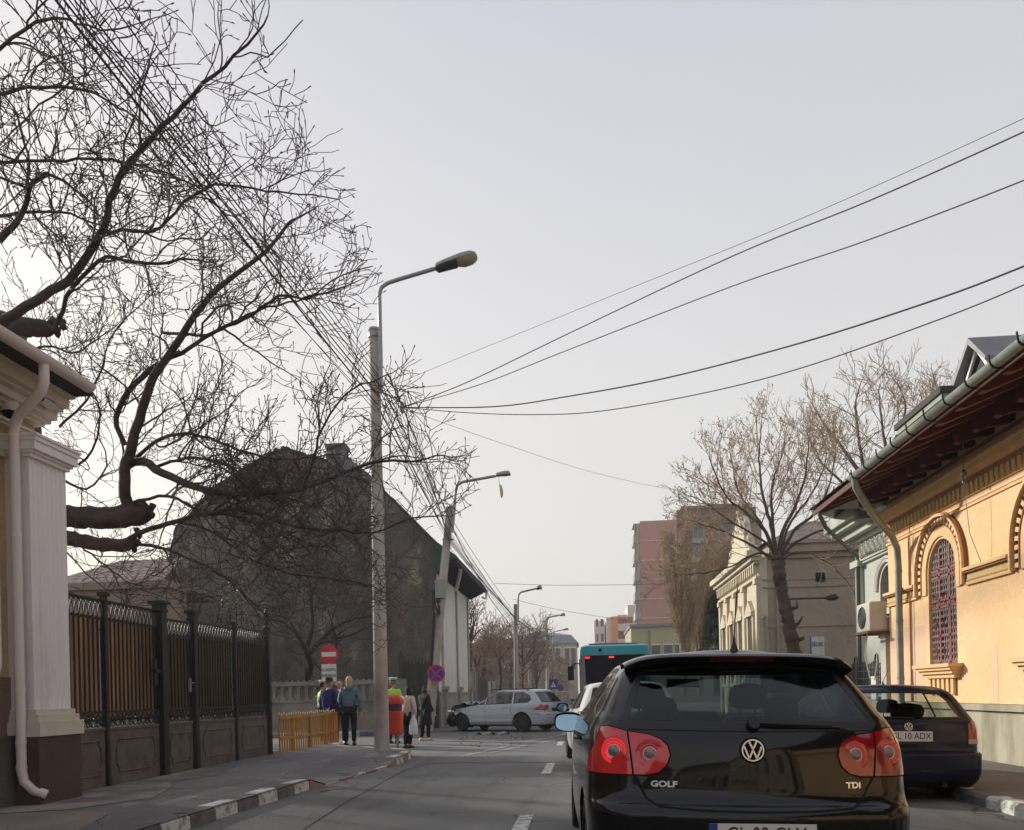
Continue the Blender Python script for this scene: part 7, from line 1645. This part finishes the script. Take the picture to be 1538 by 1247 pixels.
loc, H_ = P_(493.5, 1011, 21.6, .02); person('older man in a royal blue jacket and dark brimmed hat, seen from behind', loc, 1.77, R(-25), top=M_bluej, legs=M_jean, hair=(M_hgrey, 'short'), hat='trilby', shoecol=M_shw, build=1.12, headyaw=R(-30), topz=.88, arms={1: ((.26, .06, 1.14), (.16, .28, 1.08)), -1: ((.26, -.02, 1.14), (.25, .1, .9))})
loc, H_ = P_(510, 1018, 22.5, .0); person('balding man facing the street between the blue jacket and the blonde woman', loc, 1.74, R(200), top=mat('grey_jacket', srgb(84, 80, 78), .85, var=.2), legs=M_jean, hair=(M_hgrey, 'bald'), headyaw=R(15), arms={-1: ((.24, .08, 1.18), (.08, .2, 1.42)), 1: ((.24, .0, 1.14), (.22, .2, .98))})
loc, H_ = P_(524.5, 1017, 21.1, .05); person('blonde woman in a quilted grey blue jacket, back to the camera', loc, H_*1.0, R(6), top=M_quilt, legs=M_blk, hair=(M_hblond, 'bob'), hood=M_quilt, stance=.10, build=1.13, topz=.90, headyaw=R(12), arms={-1: ((.25, .02, 1.14), (.20, .22, .98)), 1: ((.27, -.01, 1.12), (.27, .05, .84))})
loc, H_ = P_(590, 1021, 22.6, 0); person('traffic officer in yellow jacket and white cap behind the orange litter bin', loc, H_, R(-10), top=M_hiviz, legs=M_navy, hair=(M_hgrey, 'short'), hat='police', vest=True, build=1.08)
loc, H_ = P_(611, 1032, 20.5, 0); pb_ = person('woman in a beige padded jacket with dark hair holding a white carrier bag', loc, H_, R(-28), top=M_beij, legs=M_blk, hair=(M_hdark, 'bob'), hood=None, lean=.03, build=1.12, topz=.92, stance=.05, step=.15, headyaw=R(25), arms={1: ((.26, -.02, 1.14), (.22, .06, .88)), -1: ((.24, .08, 1.14), (.14, .22, 1.0))})
bl = Vector(loc); mb = MB(); n = 14; c = AY(621, 1088, 20.4)
mb.sheet([[Vector((w*math.cos(q*6.283/n), d*math.sin(q*6.283/n), z)) for q in range(n)] for z, w, d in ((-.26, .09, .05), (-.22, .115, .06), (-.05, .11, .055), (.08, .085, .04), (.16, .05, .03), (.24, .03, .02))], closed=True)
for s in (-1, 1): mb.tube([(s*.04, 0, .2), (s*.02, 0, .32), (0, 0, .35)], .008, 5)
o = mb.build('carrier_bag', mat('bag_white', srgb(232, 234, 238), .5, var=.2, scale=12, bump=.6, bscale=30), smooth=60); o.location = c; o['label'] = 'crumpled white carrier bag hanging from the hand of the woman in beige'; o['category'] = 'bag'
loc, H_ = P_(637.5, 1031, 23.7, 0); person('woman in a long black coat and white trainers walking away near the wreck', loc, H_, R(-35), top=M_coat, legs=M_blk, hair=(M_hred, 'bob'), skirt=[(1.12, .17), (.9, .21), (.7, .235), (.52, .25), (.5, .24)], build=1.05, shoecol=M_shw, step=.28, stance=.1, arms={1: ((.26, -.04, 1.14), (.33, .06, .92)), -1: ((.24, .0, 1.14), (.2, .1, .9))})
# ============================================================ TREES
M_bark = mat('bark_dark', srgb(92, 80, 75), .9, col2=srgb(58, 50, 48), scale=6, bump=1.0, bscale=22, streak=(.3, 1, 1))
M_twig = mat('twig', srgb(92, 80, 78), .85, var=.35, scale=3)
M_barkl = mat('bark_brown', srgb(96, 82, 72), .9, var=.4, scale=5, bump=1.0, bscale=22, streak=(.3, 1, 1))
M_twigl = mat('twig_brown', srgb(176, 154, 130), .9, var=.3, scale=3)
M_bud = mat('buds', srgb(178, 148, 108), .8, col2=srgb(146, 130, 92), scale=2)
class Tr:
    def __init__(s, seed): s.w = MB(); s.t = MB(); s.b = MB(); s.r = random.Random(seed)
    def branch(s, p, d, L, r, lvl, cfg, n=None):
        if cfg.get('clip') and not cfg['clip'](p+d.normalized()*L*.8): return
        rg = s.r; n = n or max(3, int(L/cfg['seg'])); pts = [p.copy()]; rad = [r]; d = d.normalized(); q = p.copy()
        rt = max(cfg['rmin'], r*(.35 if lvl > 0 else .45))
        for i in range(n):
            t = (i+1)/n
            d = (d+Vector((rg.gauss(0, 1), rg.gauss(0, 1), rg.gauss(0, 1)))*cfg['wob']+Vector((0, 0, cfg['up']*(1 if lvl < 3 else 1.3)))*(.5+t)+cfg.get('pull', Vector())).normalized()
            q = q+d*(L/n); pts.append(q.copy()); rad.append(r+(rt-r)*t)
        s.emit(pts, rad, cfg); s.kids(pts, rad, L, lvl, cfg)
    def emit(s, pts, rad, cfg):
        if rad[0] > .02: s.w.tube(pts, rad, 7 if rad[0] > .05 else 5, cap=False)
        else: s.t.tube(pts, rad, 4 if rad[0] > .009 else 3, cap=False)
    def kids(s, pts, rad, L, lvl, cfg):
        rg = s.r
        if lvl >= cfg['lv']:
            if cfg.get('bud'):
                for i in range(1, len(pts)):
                    for _ in range(cfg['bud']):
                        c = pts[i].lerp(pts[i-1], rg.random())+Vector((rg.gauss(0, 1), rg.gauss(0, 1), rg.gauss(0, 1)))*cfg['budspread']; a = Vector((rg.gauss(0, 1), rg.gauss(0, 1), rg.gauss(0, 1))).normalized()*cfg['budsize']*rg.uniform(.5, 1.3); b = a.orthogonal().normalized()*a.length*.5
                        s.b.add([c-a, c+b, c+a, c-b], [(0, 1, 2, 3)])
            elif cfg.get('knob'):
                e = pts[-1]; dd = (pts[-1]-pts[-2]).normalized(); k_ = cfg['knob']; s.t.tube([e-dd*k_, e, e+dd*k_*2.2], [rad[-1]*1.2, rad[-1]*1.9, rad[-1]*.7], 4)
            return
        dens = cfg['dens'][lvl]; m = int(L*dens+rg.random()); n = len(pts)-1
        for k in range(m):
            t = cfg.get('start', .15)+(1-cfg.get('start', .15))*(k+rg.random())/m; i = min(n-1, int(t*n)); f = t*n-i; p = pts[i].lerp(pts[i+1], f); ax = (pts[i+1]-pts[i]).normalized(); rr_ = rad[i]+(rad[i+1]-rad[i])*f
            side = ax.orthogonal().normalized(); side = Matrix.Rotation(rg.uniform(0, 6.283), 3, ax) @ side
            ang = rg.uniform(*cfg['ang']); d = ax*math.cos(ang)+side*math.sin(ang); d.z += cfg.get('dz', .15)
            l2 = cfg['len'][lvl]*rg.uniform(.55, 1.25)*(1-.45*t); s.branch(p, d, l2, max(cfg['rmin'], min(rr_*.62, l2*cfg['rk'])), lvl+1, cfg)
    def limb(s, pts, r0, r1, cfg, lvl=0, jit=.03):
        # smooth a traced limb
        P = [Vector(p) for p in pts]; out_ = []
        for i in range(len(P)-1):
            a = P[max(i-1, 0)]; b = P[i]; c = P[i+1]; e = P[min(i+2, len(P)-1)]; m = max(2, int((c-b).length/.16))
            for k in range(m): t = k/m; out_.append(.5*((2*b)+(c-a)*t+(2*a-5*b+4*c-e)*t*t+(3*b-a-3*c+e)*t**3)+Vector((s.r.gauss(0, jit*.3), s.r.gauss(0, jit*.3), s.r.gauss(0, jit*.3))))
        out_.append(P[-1]); n = len(out_); rad = [r0+(r1-r0)*i/(n-1) for i in range(n)]; L = sum((out_[i+1]-out_[i]).length for i in range(n-1))
        s.emit(out_, rad, cfg); s.kids(out_, rad, L, lvl, cfg); s.branch(out_[-1], out_[-1]-out_[-2], .5, r1, 3, cfg)
    def build(s, name, label, cat='tree', loc=(0, 0, 0), bark=None, twig=None, group=None, bud=None):
        t = thing(name, label, cat, loc, 0, group); o = s.w.build('trunk', bark or M_bark, t, None, False); o.location = -Vector(loc)
        for p in o.data.polygons: p.use_smooth = True
        if s.t.v: o = s.t.build('crown', twig or M_twig, t, None, False); o.location = -Vector(loc)
        if s.b.v: o = s.b.build('buds', bud or M_bud, t, None, False); o.location = -Vector(loc)
        return t
# ---------------- the great leafless tree behind the iron fence
cfg = dict(seg=.11, wob=.2, up=.035, rmin=.005, lv=3, dens=[4.3, 5.0, 4.8], len=[1.55, .72, .30], ang=(.5, 1.15), rk=.0125, knob=.012, dz=.12)
def canopy(p):
    # the crown's outer limit on the street side, as a distance from the kerb that grows towards the ground
    f = Vector((-math.sin(YAW), math.cos(YAW), 0)); r_ = Vector((math.cos(YAW), math.sin(YAW), 0)); y_ = p.dot(f)
    if y_ < .5: return True
    u0 = p.dot(r_)/y_; v0 = (p.z-EYE)/y_; x = CX+F*(u0*math.cos(RHO)-v0*math.sin(RHO)); y = CY-F*(u0*math.sin(RHO)+v0*math.cos(RHO))
    B = [(-400, 330), (0, 440), (60, 460), (110, 450), (200, 487), (300, 540), (400, 572), (480, 590), (560, 640), (680, 712), (790, 732), (900, 660), (1000, 560)]
    for (a, xa_), (b, xb_) in zip(B, B[1:]):
        if a <= y <= b: return x < xa_+(xb_-xa_)*(y-a)/(b-a)
    return y < 1000
cfg['clip'] = canopy
T_ = Tr(21)
def L(pp, r0, r1, Y0, Y1, k=1.0):
    n = len(pp); pts = []
    for i, (x, y) in enumerate(pp): pts.append(AY(x, y, Y0+(Y1-Y0)*i/(n-1)))
    c = dict(cfg); c['dens'] = [cfg['dens'][0]*k]+cfg['dens'][1:]; T_.limb(pts, r0*(.5 if r0 < .11 else .62), r1*.8, c)
T_.w.tube([AY(60, 1120, 14.6), AY(55, 900, 14.5), AY(40, 800, 14.4), AY(30, 640, 14.2), AY(10, 500, 14)], [.5, .42, .38, .34, .3], 12)
def stub(pp, rr_, Y0):
    P = [AY(x, y, Y0) for x, y in pp]; out_ = []; rad = []
    for i in range(len(P)-1):
        m = max(2, int((P[i+1]-P[i]).length/.07))
        for k in range(m): out_.append(P[i].lerp(P[i+1], k/m)+Vector((0, T_.r.gauss(0, .006), T_.r.gauss(0, .008)))); rad.append((rr_[i]+(rr_[i+1]-rr_[i])*k/m)*(1+T_.r.gauss(0, .035)))
    out_.append(P[-1]); rad.append(rr_[-1]); o0 = len(T_.w.v); T_.w.tube(out_, rad, 16)
    for j in range(o0, len(T_.w.v)):
        v = Vector(T_.w.v[j]); T_.w.v[j] = tuple(v+Vector((T_.r.gauss(0, .007), T_.r.gauss(0, .007), T_.r.gauss(0, .009))))
    for _ in range(7):
        q = out_[-1]+Vector((T_.r.uniform(-.12, .05), T_.r.uniform(-.1, .1), T_.r.uniform(-.14, .14))); T_.w.tube([q, q+Vector((.03, 0, .01)), q+Vector((.07, T_.r.uniform(-.03, .03), T_.r.uniform(-.04, .04)))], [.07, .06, .02], 6)
stub([(20, 772), (60, 775), (100, 776), (150, 779), (195, 774), (212, 769), (222, 766)], [.26, .20, .19, .18, .19, .18, .15], 13.6)
stub([(30, 800), (91, 807), (120, 812), (152, 818), (182, 820), (205, 812)], [.2, .13, .12, .12, .10, .09], 13.3)
stub([(-40, 470), (0, 484), (40, 491), (70, 494), (84, 488)], [.22, .17, .14, .12, .05], 12.2)
L([(200, 770), (188, 745), (187, 720), (190, 695), (200, 665), (209, 631), (232, 564), (249, 540), (273, 505), (305, 457), (353, 413), (401, 377), (430, 340)], .17, .03, 13.6, 12.2, .75)
L([(249, 540), (273, 530), (320, 500), (367, 480), (420, 445), (461, 449), (520, 430)], .075, .014, 13, 11.6)
L([(188, 668), (176, 640), (178, 615), (202, 578), (232, 551)], .09, .06, 13.6, 13.1, .5)
L([(192, 697), (215, 693), (256, 716), (313, 736), (370, 743), (420, 739), (455, 735), (510, 712), (560, 695), (620, 692), (665, 684)], .125, .012, 13.5, 11.6)
L([(455, 735), (470, 690), (485, 640), (520, 590), (560, 572), (590, 560)], .05, .009, 12.1, 11.2)
L([(193, 695), (215, 680), (236, 662), (269, 652), (303, 655), (370, 679), (430, 690), (500, 682)], .07, .01, 13.6, 12.0, 1.5)
L([(205, 697), (235, 700), (269, 690), (320, 692), (370, 716), (420, 760), (470, 800), (520, 840)], .06, .01, 13.5, 12.5, 1.5)
L([(200, 755), (253, 745), (303, 770), (353, 775), (400, 800), (450, 850), (480, 905)], .06, .01, 13.4, 12.8, 1.5)
L([(182, 817), (209, 800), (266, 783), (303, 773), (370, 765), (440, 790), (500, 795), (560, 800), (620, 778), (665, 775)], .095, .011, 13.3, 11.8, 1.5)
L([(205, 815), (253, 827), (303, 847), (337, 867), (380, 905), (420, 950)], .06, .010, 13.3, 12.6, 1.5)
L([(270, 783), (320, 800), (370, 835), (430, 860), (500, 870), (560, 880), (600, 905)], .045, .009, 13.0, 12.2, 1.5)
L([(0, 484), (64, 445), (112, 413), (144, 365), (160, 321), (172, 281), (216, 220), (273, 164), (305, 124), (353, 84), (385, 50), (402, 24)], .12, .010, 11.2, 8.6, .75)
L([(353, 84), (375, 80), (401, 82), (430, 60), (455, 30)], .02, .008, 8.9, 8.6, .5)
L([(305, 124), (322, 90), (333, 50)], .018, .008, 9.0, 8.7, .5); L([(315, 118), (350, 130), (385, 142)], .016, .008, 9.0, 8.8, .5)
L([(80, 497), (95, 465), (108, 433), (135, 405), (160, 385), (220, 397), (277, 389)], .07, .02, 11.6, 10.4)
L([(401, 377), (396, 350), (397, 329), (402, 300), (405, 281), (440, 262), (497, 253)], .028, .008, 12, 11)
L([(0, 361), (32, 321), (45, 290), (52, 273), (70, 262), (100, 275), (140, 310)], .09, .012, 10.4, 9.4)
L([(-30, 150), (0, 140), (60, 130), (132, 136), (190, 170), (240, 210)], .05, .01, 9.6, 8.8)
L([(-20, 100), (0, 76), (36, 44), (70, 28), (100, 28), (150, 45), (200, 38)], .05, .009, 9.2, 8.4)
L([(160, 349), (200, 345), (240, 345), (289, 293), (341, 279), (401, 287), (450, 290), (510, 300)], .05, .009, 11, 10)
L([(245, 500), (321, 500), (385, 465), (461, 449), (500, 420), (560, 400)], .05, .009, 12.8, 11.4)
L([(-20, 250), (0, 245), (80, 241), (168, 241), (250, 260), (330, 300)], .045, .009, 10, 9.2)
L([(-30, 330), (30, 320), (90, 318), (150, 340), (210, 380)], .05, .01, 10.5, 9.8)
L([(110, 120), (60, 160), (20, 200), (-20, 230)], .03, .01, 9.4, 9.0)
L([(90, 640), (130, 600), (150, 560), (170, 500), (220, 450)], .05, .01, 14, 12.5); L([(90, 700), (130, 690), (150, 640), (140, 590), (100, 560)], .05, .012, 13.6, 13)
L([(95, 720), (130, 735), (160, 700), (150, 660)], .05, .012, 13.6, 13.4); L([(0, 560), (60, 520), (110, 530), (160, 500)], .05, .012, 13, 12); L([(120, 820), (160, 850), (200, 880), (250, 900)], .035, .008, 13.2, 12.8); L([(100, 830), (140, 870), (190, 905)], .03, .008, 13.2, 13)
tree = T_.build('bare_tree', 'huge leafless tree overhanging the iron fence, with two thick sawn horizontal limbs', loc=tuple(AY(60, 1120, 14.6)))
# ---------------- dark small tree by the sooty gable
c2 = dict(seg=.15, wob=.22, up=.05, rmin=.006, lv=3, dens=[2.6, 3.2, 3.2], len=[1.6, .8, .4], ang=(.5, 1.2), rk=.014, dz=.1)
t2_ = Tr(5); Yt = 30.8
for pp, r in (([(474, 1075), (470, 1045), (462, 1018), (466, 1000), (458, 975), (445, 950), (430, 925)], .17), ([(474, 1040), (490, 1010), (500, 990), (505, 965), (497, 930)], .11), ([(462, 985), (480, 965), (500, 945), (530, 930), (560, 925)], .09), ([(466, 1000), (450, 960), (425, 935), (400, 930)], .08), ([(462, 970), (470, 940), (468, 900), (480, 860)], .08), ([(500, 960), (525, 955), (545, 945)], .05)):
    n = len(pp); t2_.limb([AY(x, y, Yt-.1*i) for i, (x, y) in enumerate(pp)], r, .02, c2)
t2_.build('garden_tree', 'small dark twisted tree behind the garden wall, left of the no-entry sign', loc=tuple(AY(474, 1075, Yt)), bark=mat('bark_black', srgb(42, 36, 34), .95, var=.3, scale=6, bump=.6), twig=mat('twig_black', srgb(52, 45, 42), .95, var=.2))
# tall shrub behind the fence with pale glinting twigs
t3 = Tr(8); c3 = dict(seg=.1, wob=.3, up=.02, rmin=.006, lv=2, dens=[5, 6], len=[.8, .35], ang=(.5, 1.3), rk=.012, dz=.05, bud=2, budspread=.04, budsize=.022)
for k in range(16):
    x = t3.r.uniform(262, 372); t3.limb([AY(x+6*math.sin(k), 1120, 19.5+.1*k), AY(x, 1000, 19.5+.1*k), AY(x+t3.r.uniform(-20, 20), t3.r.uniform(880, 930), 19.5+.1*k)], .03, .01, c3)
t3.build('tall_shrub', 'tangled shrub with pale glinting leaves just above the dark iron gate', 'shrub', tuple(AY(310, 1120, 20)), bud=mat('glint_leaf', srgb(150, 156, 144), .35, var=.4, scale=5), twig=M_barkl)
# ---------------- budding street tree on the right
def crown_tree(name, label, seed, base, limbs, cfgx, bark, twig, Yd, group=None, bud=None):
    t = Tr(seed)
    for pp, r0, r1, dy in limbs:
        n = len(pp); t.limb([AY(x, y, Yd+dy*i/(n-1)) for i, (x, y) in enumerate(pp)], r0*.65, r1*.8, cfgx)
    return t.build(name, label, loc=tuple(base), bark=bark, twig=twig, group=group, bud=bud)
Yr = 24; cr_ = dict(seg=.2, wob=.11, up=.06, rmin=.0065, lv=3, dens=[3.2, 3.4, 3.2], len=[1.8, .95, .45], ang=(.35, .9), rk=.0095, dz=.15, bud=2, budspread=.045, budsize=.038, start=.25)
T0 = (1168, 845)
tr = Tr(31); tp = [AY(*p, Yr) for p in ((1206, 1060), (1200, 1010), (1192, 975), (1184, 935), (1178, 905), (1172, 875), T0, (1166, 832))]; trd = [.24, .21, .19, .175, .165, .165, .19, .16]; o1 = []; r1_ = []
for i in range(7):
    for k in range(9): o1.append(tp[i].lerp(tp[i+1], k/9)+Vector((tr.r.gauss(0, .012), tr.r.gauss(0, .012), 0))); r1_.append((trd[i]+(trd[i+1]-trd[i])*k/9)*(1+tr.r.gauss(0, .06)))
tr.w.tube(o1, r1_, 14)
for j in range(len(tr.w.v)): tr.w.v[j] = tuple(Vector(tr.w.v[j])+Vector((tr.r.gauss(0, .008), tr.r.gauss(0, .008), 0)))
for k in range(5):
    a = AY(1174+5*k, 868+24*k, Yr); sg = tr.r.choice((-1, 1)); tr.w.tube([a, a+Vector((sg*tr.r.uniform(.14, .24), -.1, tr.r.uniform(.02, .1))), a+Vector((sg*tr.r.uniform(.2, .3), -.12, tr.r.uniform(.1, .25)))], [.08, .05, .015], 6)
for pp, r0, r1, dy in (([T0, (1150, 800), (1120, 770), (1090, 745), (1068, 695)], .10, .015, -1.5), ([T0, (1158, 790), (1145, 740), (1140, 690), (1143, 640)], .11, .015, 0), ([T0, (1160, 780), (1160, 730), (1175, 680), (1180, 650)], .10, .015, 1), ([T0, (1175, 800), (1195, 760), (1210, 710), (1215, 660)], .11, .015, .5), ([T0, (1190, 800), (1225, 770), (1245, 730), (1255, 680)], .10, .015, -.5), ([T0, (1195, 815), (1240, 795), (1280, 780), (1310, 800)], .08, .012, -1), ([T0, (1130, 820), (1090, 800), (1060, 790), (1038, 782)], .08, .012, 1), ([T0, (1140, 830), (1100, 850), (1060, 860), (1010, 865)], .06, .010, .5), ([T0, (1145, 790), (1110, 740), (1100, 700), (1095, 670)], .09, .012, 2), ([T0, (1185, 790), (1220, 740), (1240, 690), (1236, 650)], .08, .012, 2),
                           ([T0, (1200, 830), (1250, 850), (1290, 900)], .05, .01, -2), ([T0, (1150, 815), (1100, 785), (1060, 755), (1035, 745)], .07, .012, -1)):
    n = len(pp); tr.limb([AY(x, y, Yr+dy*i/(n-1)) for i, (x, y) in enumerate(pp)], r0*.62, r1*.8, cr_)
tr.build('budding_tree', 'street tree with brown buds and a knotted trunk before the beige house', loc=tuple(AY(1206, 1060, Yr)), bark=M_barkl, twig=M_twigl)
# background trees over the right roofs
cb = dict(seg=.35, wob=.16, up=.05, rmin=.012, lv=3, dens=[2.1, 2.6, 2.6], len=[3.0, 1.5, .75], ang=(.4, 1.0), rk=.009, dz=.12, start=.25)
Yb_ = 44
crown_tree('background_tree', 'tall leafless tree above the long gutter, behind the budding tree', 41, AY(1300, 800, Yb_), [([(1320, 820), (1300, 730), (1270, 680), (1240, 640), (1225, 615)], .3, .04, 0), ([(1310, 740), (1330, 690), (1325, 640), (1320, 590)], .2, .04, 1), ([(1300, 720), (1290, 660), (1285, 610), (1290, 585)], .16, .04, -1), ([(1315, 700), (1350, 650), (1360, 610), (1350, 580)], .16, .04, 1), ([(1300, 750), (1260, 720), (1230, 690), (1215, 660)], .14, .03, 0), ([(1325, 720), (1370, 680), (1390, 640), (1385, 600)], .14, .03, 0)], cb, M_barkl, M_twigl, Yb_)
crown_tree('background_tree', 'smaller leafless crown peeping over the gutter left of the dormer', 43, AY(1420, 700, 52), [([(1420, 720), (1418, 650), (1410, 600), (1405, 575)], .18, .03, 0), ([(1418, 660), (1435, 610), (1440, 575)], .12, .03, 1), ([(1415, 650), (1395, 610), (1390, 590)], .1, .03, 0)], cb, M_barkl, M_twigl, 52)
# broom-like trees by the low building
cs = dict(seg=.3, wob=.06, up=.10, rmin=.010, lv=2, dens=[5.5, 5.0], len=[2.2, .9], ang=(.15, .5), rk=.007, dz=.3, bud=2, budspread=.08, budsize=.05, start=.1)
for x0, lab, sd in ((1028, 'broom shaped bushy tree left of the dark conifer', 51), (1052, 'second broom shaped tree, nearest the dark conifer', 52)):
    Yq = 46+(sd-51)*2; lm = []; rg = random.Random(sd)
    for k in range(7):
        dx = rg.uniform(-1, 1); lm.append(([(x0+dx*5, 1000), (x0+dx*14, 940), (x0+dx*30, 880), (x0+dx*44, 800+abs(dx)*40)], .12, .02, rg.uniform(-1, 1)))
    crown_tree('broom_tree', lab, sd, AY(x0, 1040, Yq), lm+[([(x0, 1045), (x0, 1000), (x0, 960)], .25, .15, 0)], cs, M_twigl, M_twigl, Yq)
# conifer
Yc = 47; b = AY(1076, 1010, Yc); mb = MB(); mb.tube([AY(1076, 1045, Yc), AY(1076, 895, Yc)], [.2, .04], 8); ct = thing('conifer', 'dark green conifer tucked between the broom trees and the cream facade', 'tree', tuple(AY(1076, 1045, Yc))); rel(mb.build('trunk', M_bark, ct), ct)
mb = MB(); rg = random.Random(6); zb = AY(1076, 990, Yc).z; zt = AY(1076, 893, Yc).z
for k in range(5200):
    u = rg.random(); z = zb+(zt-zb)*u; rm = (1-u)*1.25+.12; tier = .75+.25*math.sin(u*34); a = rg.uniform(0, 6.28); r_ = rm*tier*math.sqrt(rg.random()); c = Vector((b.x+r_*math.cos(a), Yc+r_*math.sin(a), z-.35*r_)); v = Vector((math.cos(a), math.sin(a), -.35+rg.gauss(0, .3))).normalized()*rg.uniform(.07, .16); w_ = v.orthogonal().normalized()*.03
    mb.add([c-v-w_, c+v, c-v+w_], [(0, 1, 2)])
rel(mb.build('crown', mat('needles', srgb(54, 74, 52), .8, var=.5, scale=3), ct, None, False), ct)
# ---------------- bare thicket on the left beyond the white street front
ch = dict(seg=.25, wob=.2, up=.03, rmin=.011, lv=3, dens=[2.8, 3.2, 3.2], len=[1.9, 1.0, .5], ang=(.4, 1.1), rk=.011, dz=.12, start=.2)
specs = [(708, 985, 905, 46, 'bare tree just beyond the black eaves of the white street front'), (728, 1055, 935, 52, 'bare tree second after the white street front'), (750, 1055, 930, 56, 'bare tree directly left of the straight lamp post'), (785, 1055, 925, 58, 'spiky bare tree just right of the straight lamp post'), (806, 1055, 960, 64, 'low bare tree left of the fourth lamp post'), (735, 1055, 985, 60, 'low brown tree at the middle of the thicket'), (768, 1055, 975, 66, 'low brown tree behind the straight lamp post'), (826, 1055, 985, 74, 'bare tree at the foot of the furthest lamp posts'), (716, 1055, 965, 50, 'bare shrub-like tree above the panel fence')]
for k, (px, yb, yt, Yd, lab) in enumerate(specs):
    rg = random.Random(60+k); lm = []; sp = (yb-yt)*.28
    lm.append(([(px, 1062), (px+rg.uniform(-3, 3), (yb+yt)/2+15), (px+rg.uniform(-6, 6), yt+22)], .16, .03, 0))
    for q in range(7):
        dx = rg.uniform(-1, 1); y0 = (yb*.55+yt*.45)+rg.uniform(-14, 22); lm.append(([(px, y0), (px+dx*sp*.6, y0-(yb-yt)*.2), (px+dx*sp, yt+rg.uniform(8, 45))], .08, .02, rg.uniform(-1.5, 1.5)))
    crown_tree('bare_tree', lab, 80+k, AY(px, 1062, Yd), lm, ch, M_barkl, mat('twig_thicket', srgb(150, 128, 110), .9, var=.35, scale=1), Yd, 'bare trees along the left side of the street')
# ============================================================ camera, light, sky
cam = bpy.data.cameras.new('camera'); co = bpy.data.objects.new('camera', cam); COL.objects.link(co); scene.camera = co
cam.sensor_width = 36; cam.lens = F/1538*36; cam.shift_y = (CY-623.5)/1538; cam.clip_end = 2000; cam.clip_start = .05
co.matrix_world = Matrix.Translation((0, 0, EYE)) @ Matrix.Rotation(YAW, 4, 'Z') @ Matrix.Rotation(math.pi/2, 4, 'X') @ Matrix.Rotation(-RHO, 4, 'Z')
SAZ = R(-58); SEL = R(21)      # azimuth from the street direction (+Y), negative = to the left
sd = Vector((math.sin(SAZ)*math.cos(SEL), math.cos(SAZ)*math.cos(SEL), math.sin(SEL)))
sl = bpy.data.lights.new('sun', 'SUN'); sl.energy = 4.0; sl.angle = R(2.5); sl.color = (1, .95, .87)
so = bpy.data.objects.new('sun', sl); COL.objects.link(so); so.rotation_euler = sd.to_track_quat('Z', 'Y').to_euler()
w = bpy.data.worlds.new('World'); scene.world = w; w.use_nodes = True; nt = w.node_tree; nt.nodes.clear()
out = nd(nt, 'ShaderNodeOutputWorld'); bg = nd(nt, 'ShaderNodeBackground'); sky = nd(nt, 'ShaderNodeTexSky')
sky.sky_type = 'NISHITA'; sky.sun_disc = False; sky.sun_elevation = SEL; sky.sun_rotation = SAZ; sky.dust_density = 6; sky.air_density = 1.2; sky.ozone_density = 1.5; sky.altitude = 50
mx = nd(nt, 'ShaderNodeMix', _data_type='RGBA'); mx.inputs[0].default_value = .78
tcw = nd(nt, 'ShaderNodeTexCoord'); sxyz = nd(nt, 'ShaderNodeSeparateXYZ'); nt.links.new(tcw.outputs['Generated'], sxyz.inputs[0])
crw = nd(nt, 'ShaderNodeValToRGB'); nt.links.new(sxyz.outputs[2], crw.inputs[0]); el_ = crw.color_ramp.elements
el_[0].position = 0; el_[0].color = (.80, .765, .71, 1); el_[1].position = .30; el_[1].color = (.755, .735, .715, 1); e3 = el_.new(.75); e3.color = (.53, .54, .62, 1)
hzn = nd(nt, 'ShaderNodeTexNoise', Scale=1.6, Detail=4); nt.links.new(tcw.outputs['Generated'], hzn.inputs['Vector'])
hzr = nd(nt, 'ShaderNodeMapRange'); hzr.inputs['To Min'].default_value = 9.6; hzr.inputs['To Max'].default_value = 10.8; nt.links.new(hzn.outputs[0], hzr.inputs[0])
scw = nd(nt, 'ShaderNodeVectorMath', _operation='SCALE'); nt.links.new(crw.outputs[0], scw.inputs[0]); nt.links.new(hzr.outputs[0], scw.inputs['Scale']); nt.links.new(scw.outputs[0], mx.inputs[7])
nt.links.new(sky.outputs[0], mx.inputs[6]); nt.links.new(mx.outputs[2], bg.inputs[0]); bg.inputs[1].default_value = .1
nt.links.new(bg.outputs[0], out.inputs[0])
vs = scene.view_settings; vs.view_transform = 'Standard'; vs.look = 'None'; vs.exposure = .26; vs.gamma = 1; vs.use_curve_mapping = False
scene.cycles.use_denoising = True; scene.cycles.max_bounces = 8; scene.cycles.transparent_max_bounces = 16; scene.cycles.caustics_reflective = False; scene.cycles.caustics_refractive = False

hz = MB(); hz.box(-160, 160, -120, 420, -2, 60); ho = hz.build('haze', bpy.data.materials.new('haze_air')); ho['kind'] = 'stuff'
hm = bpy.data.materials['haze_air']; hm.use_nodes = True; hn = hm.node_tree; hn.nodes.clear(); ho_ = nd(hn, 'ShaderNodeOutputMaterial'); pv = nd(hn, 'ShaderNodeVolumePrincipled'); pv.inputs['Color'].default_value = (.86, .87, .9, 1); pv.inputs['Density'].default_value = .001; pv.inputs['Anisotropy'].default_value = .3
hn.links.new(pv.outputs[0], ho_.inputs['Volume'])
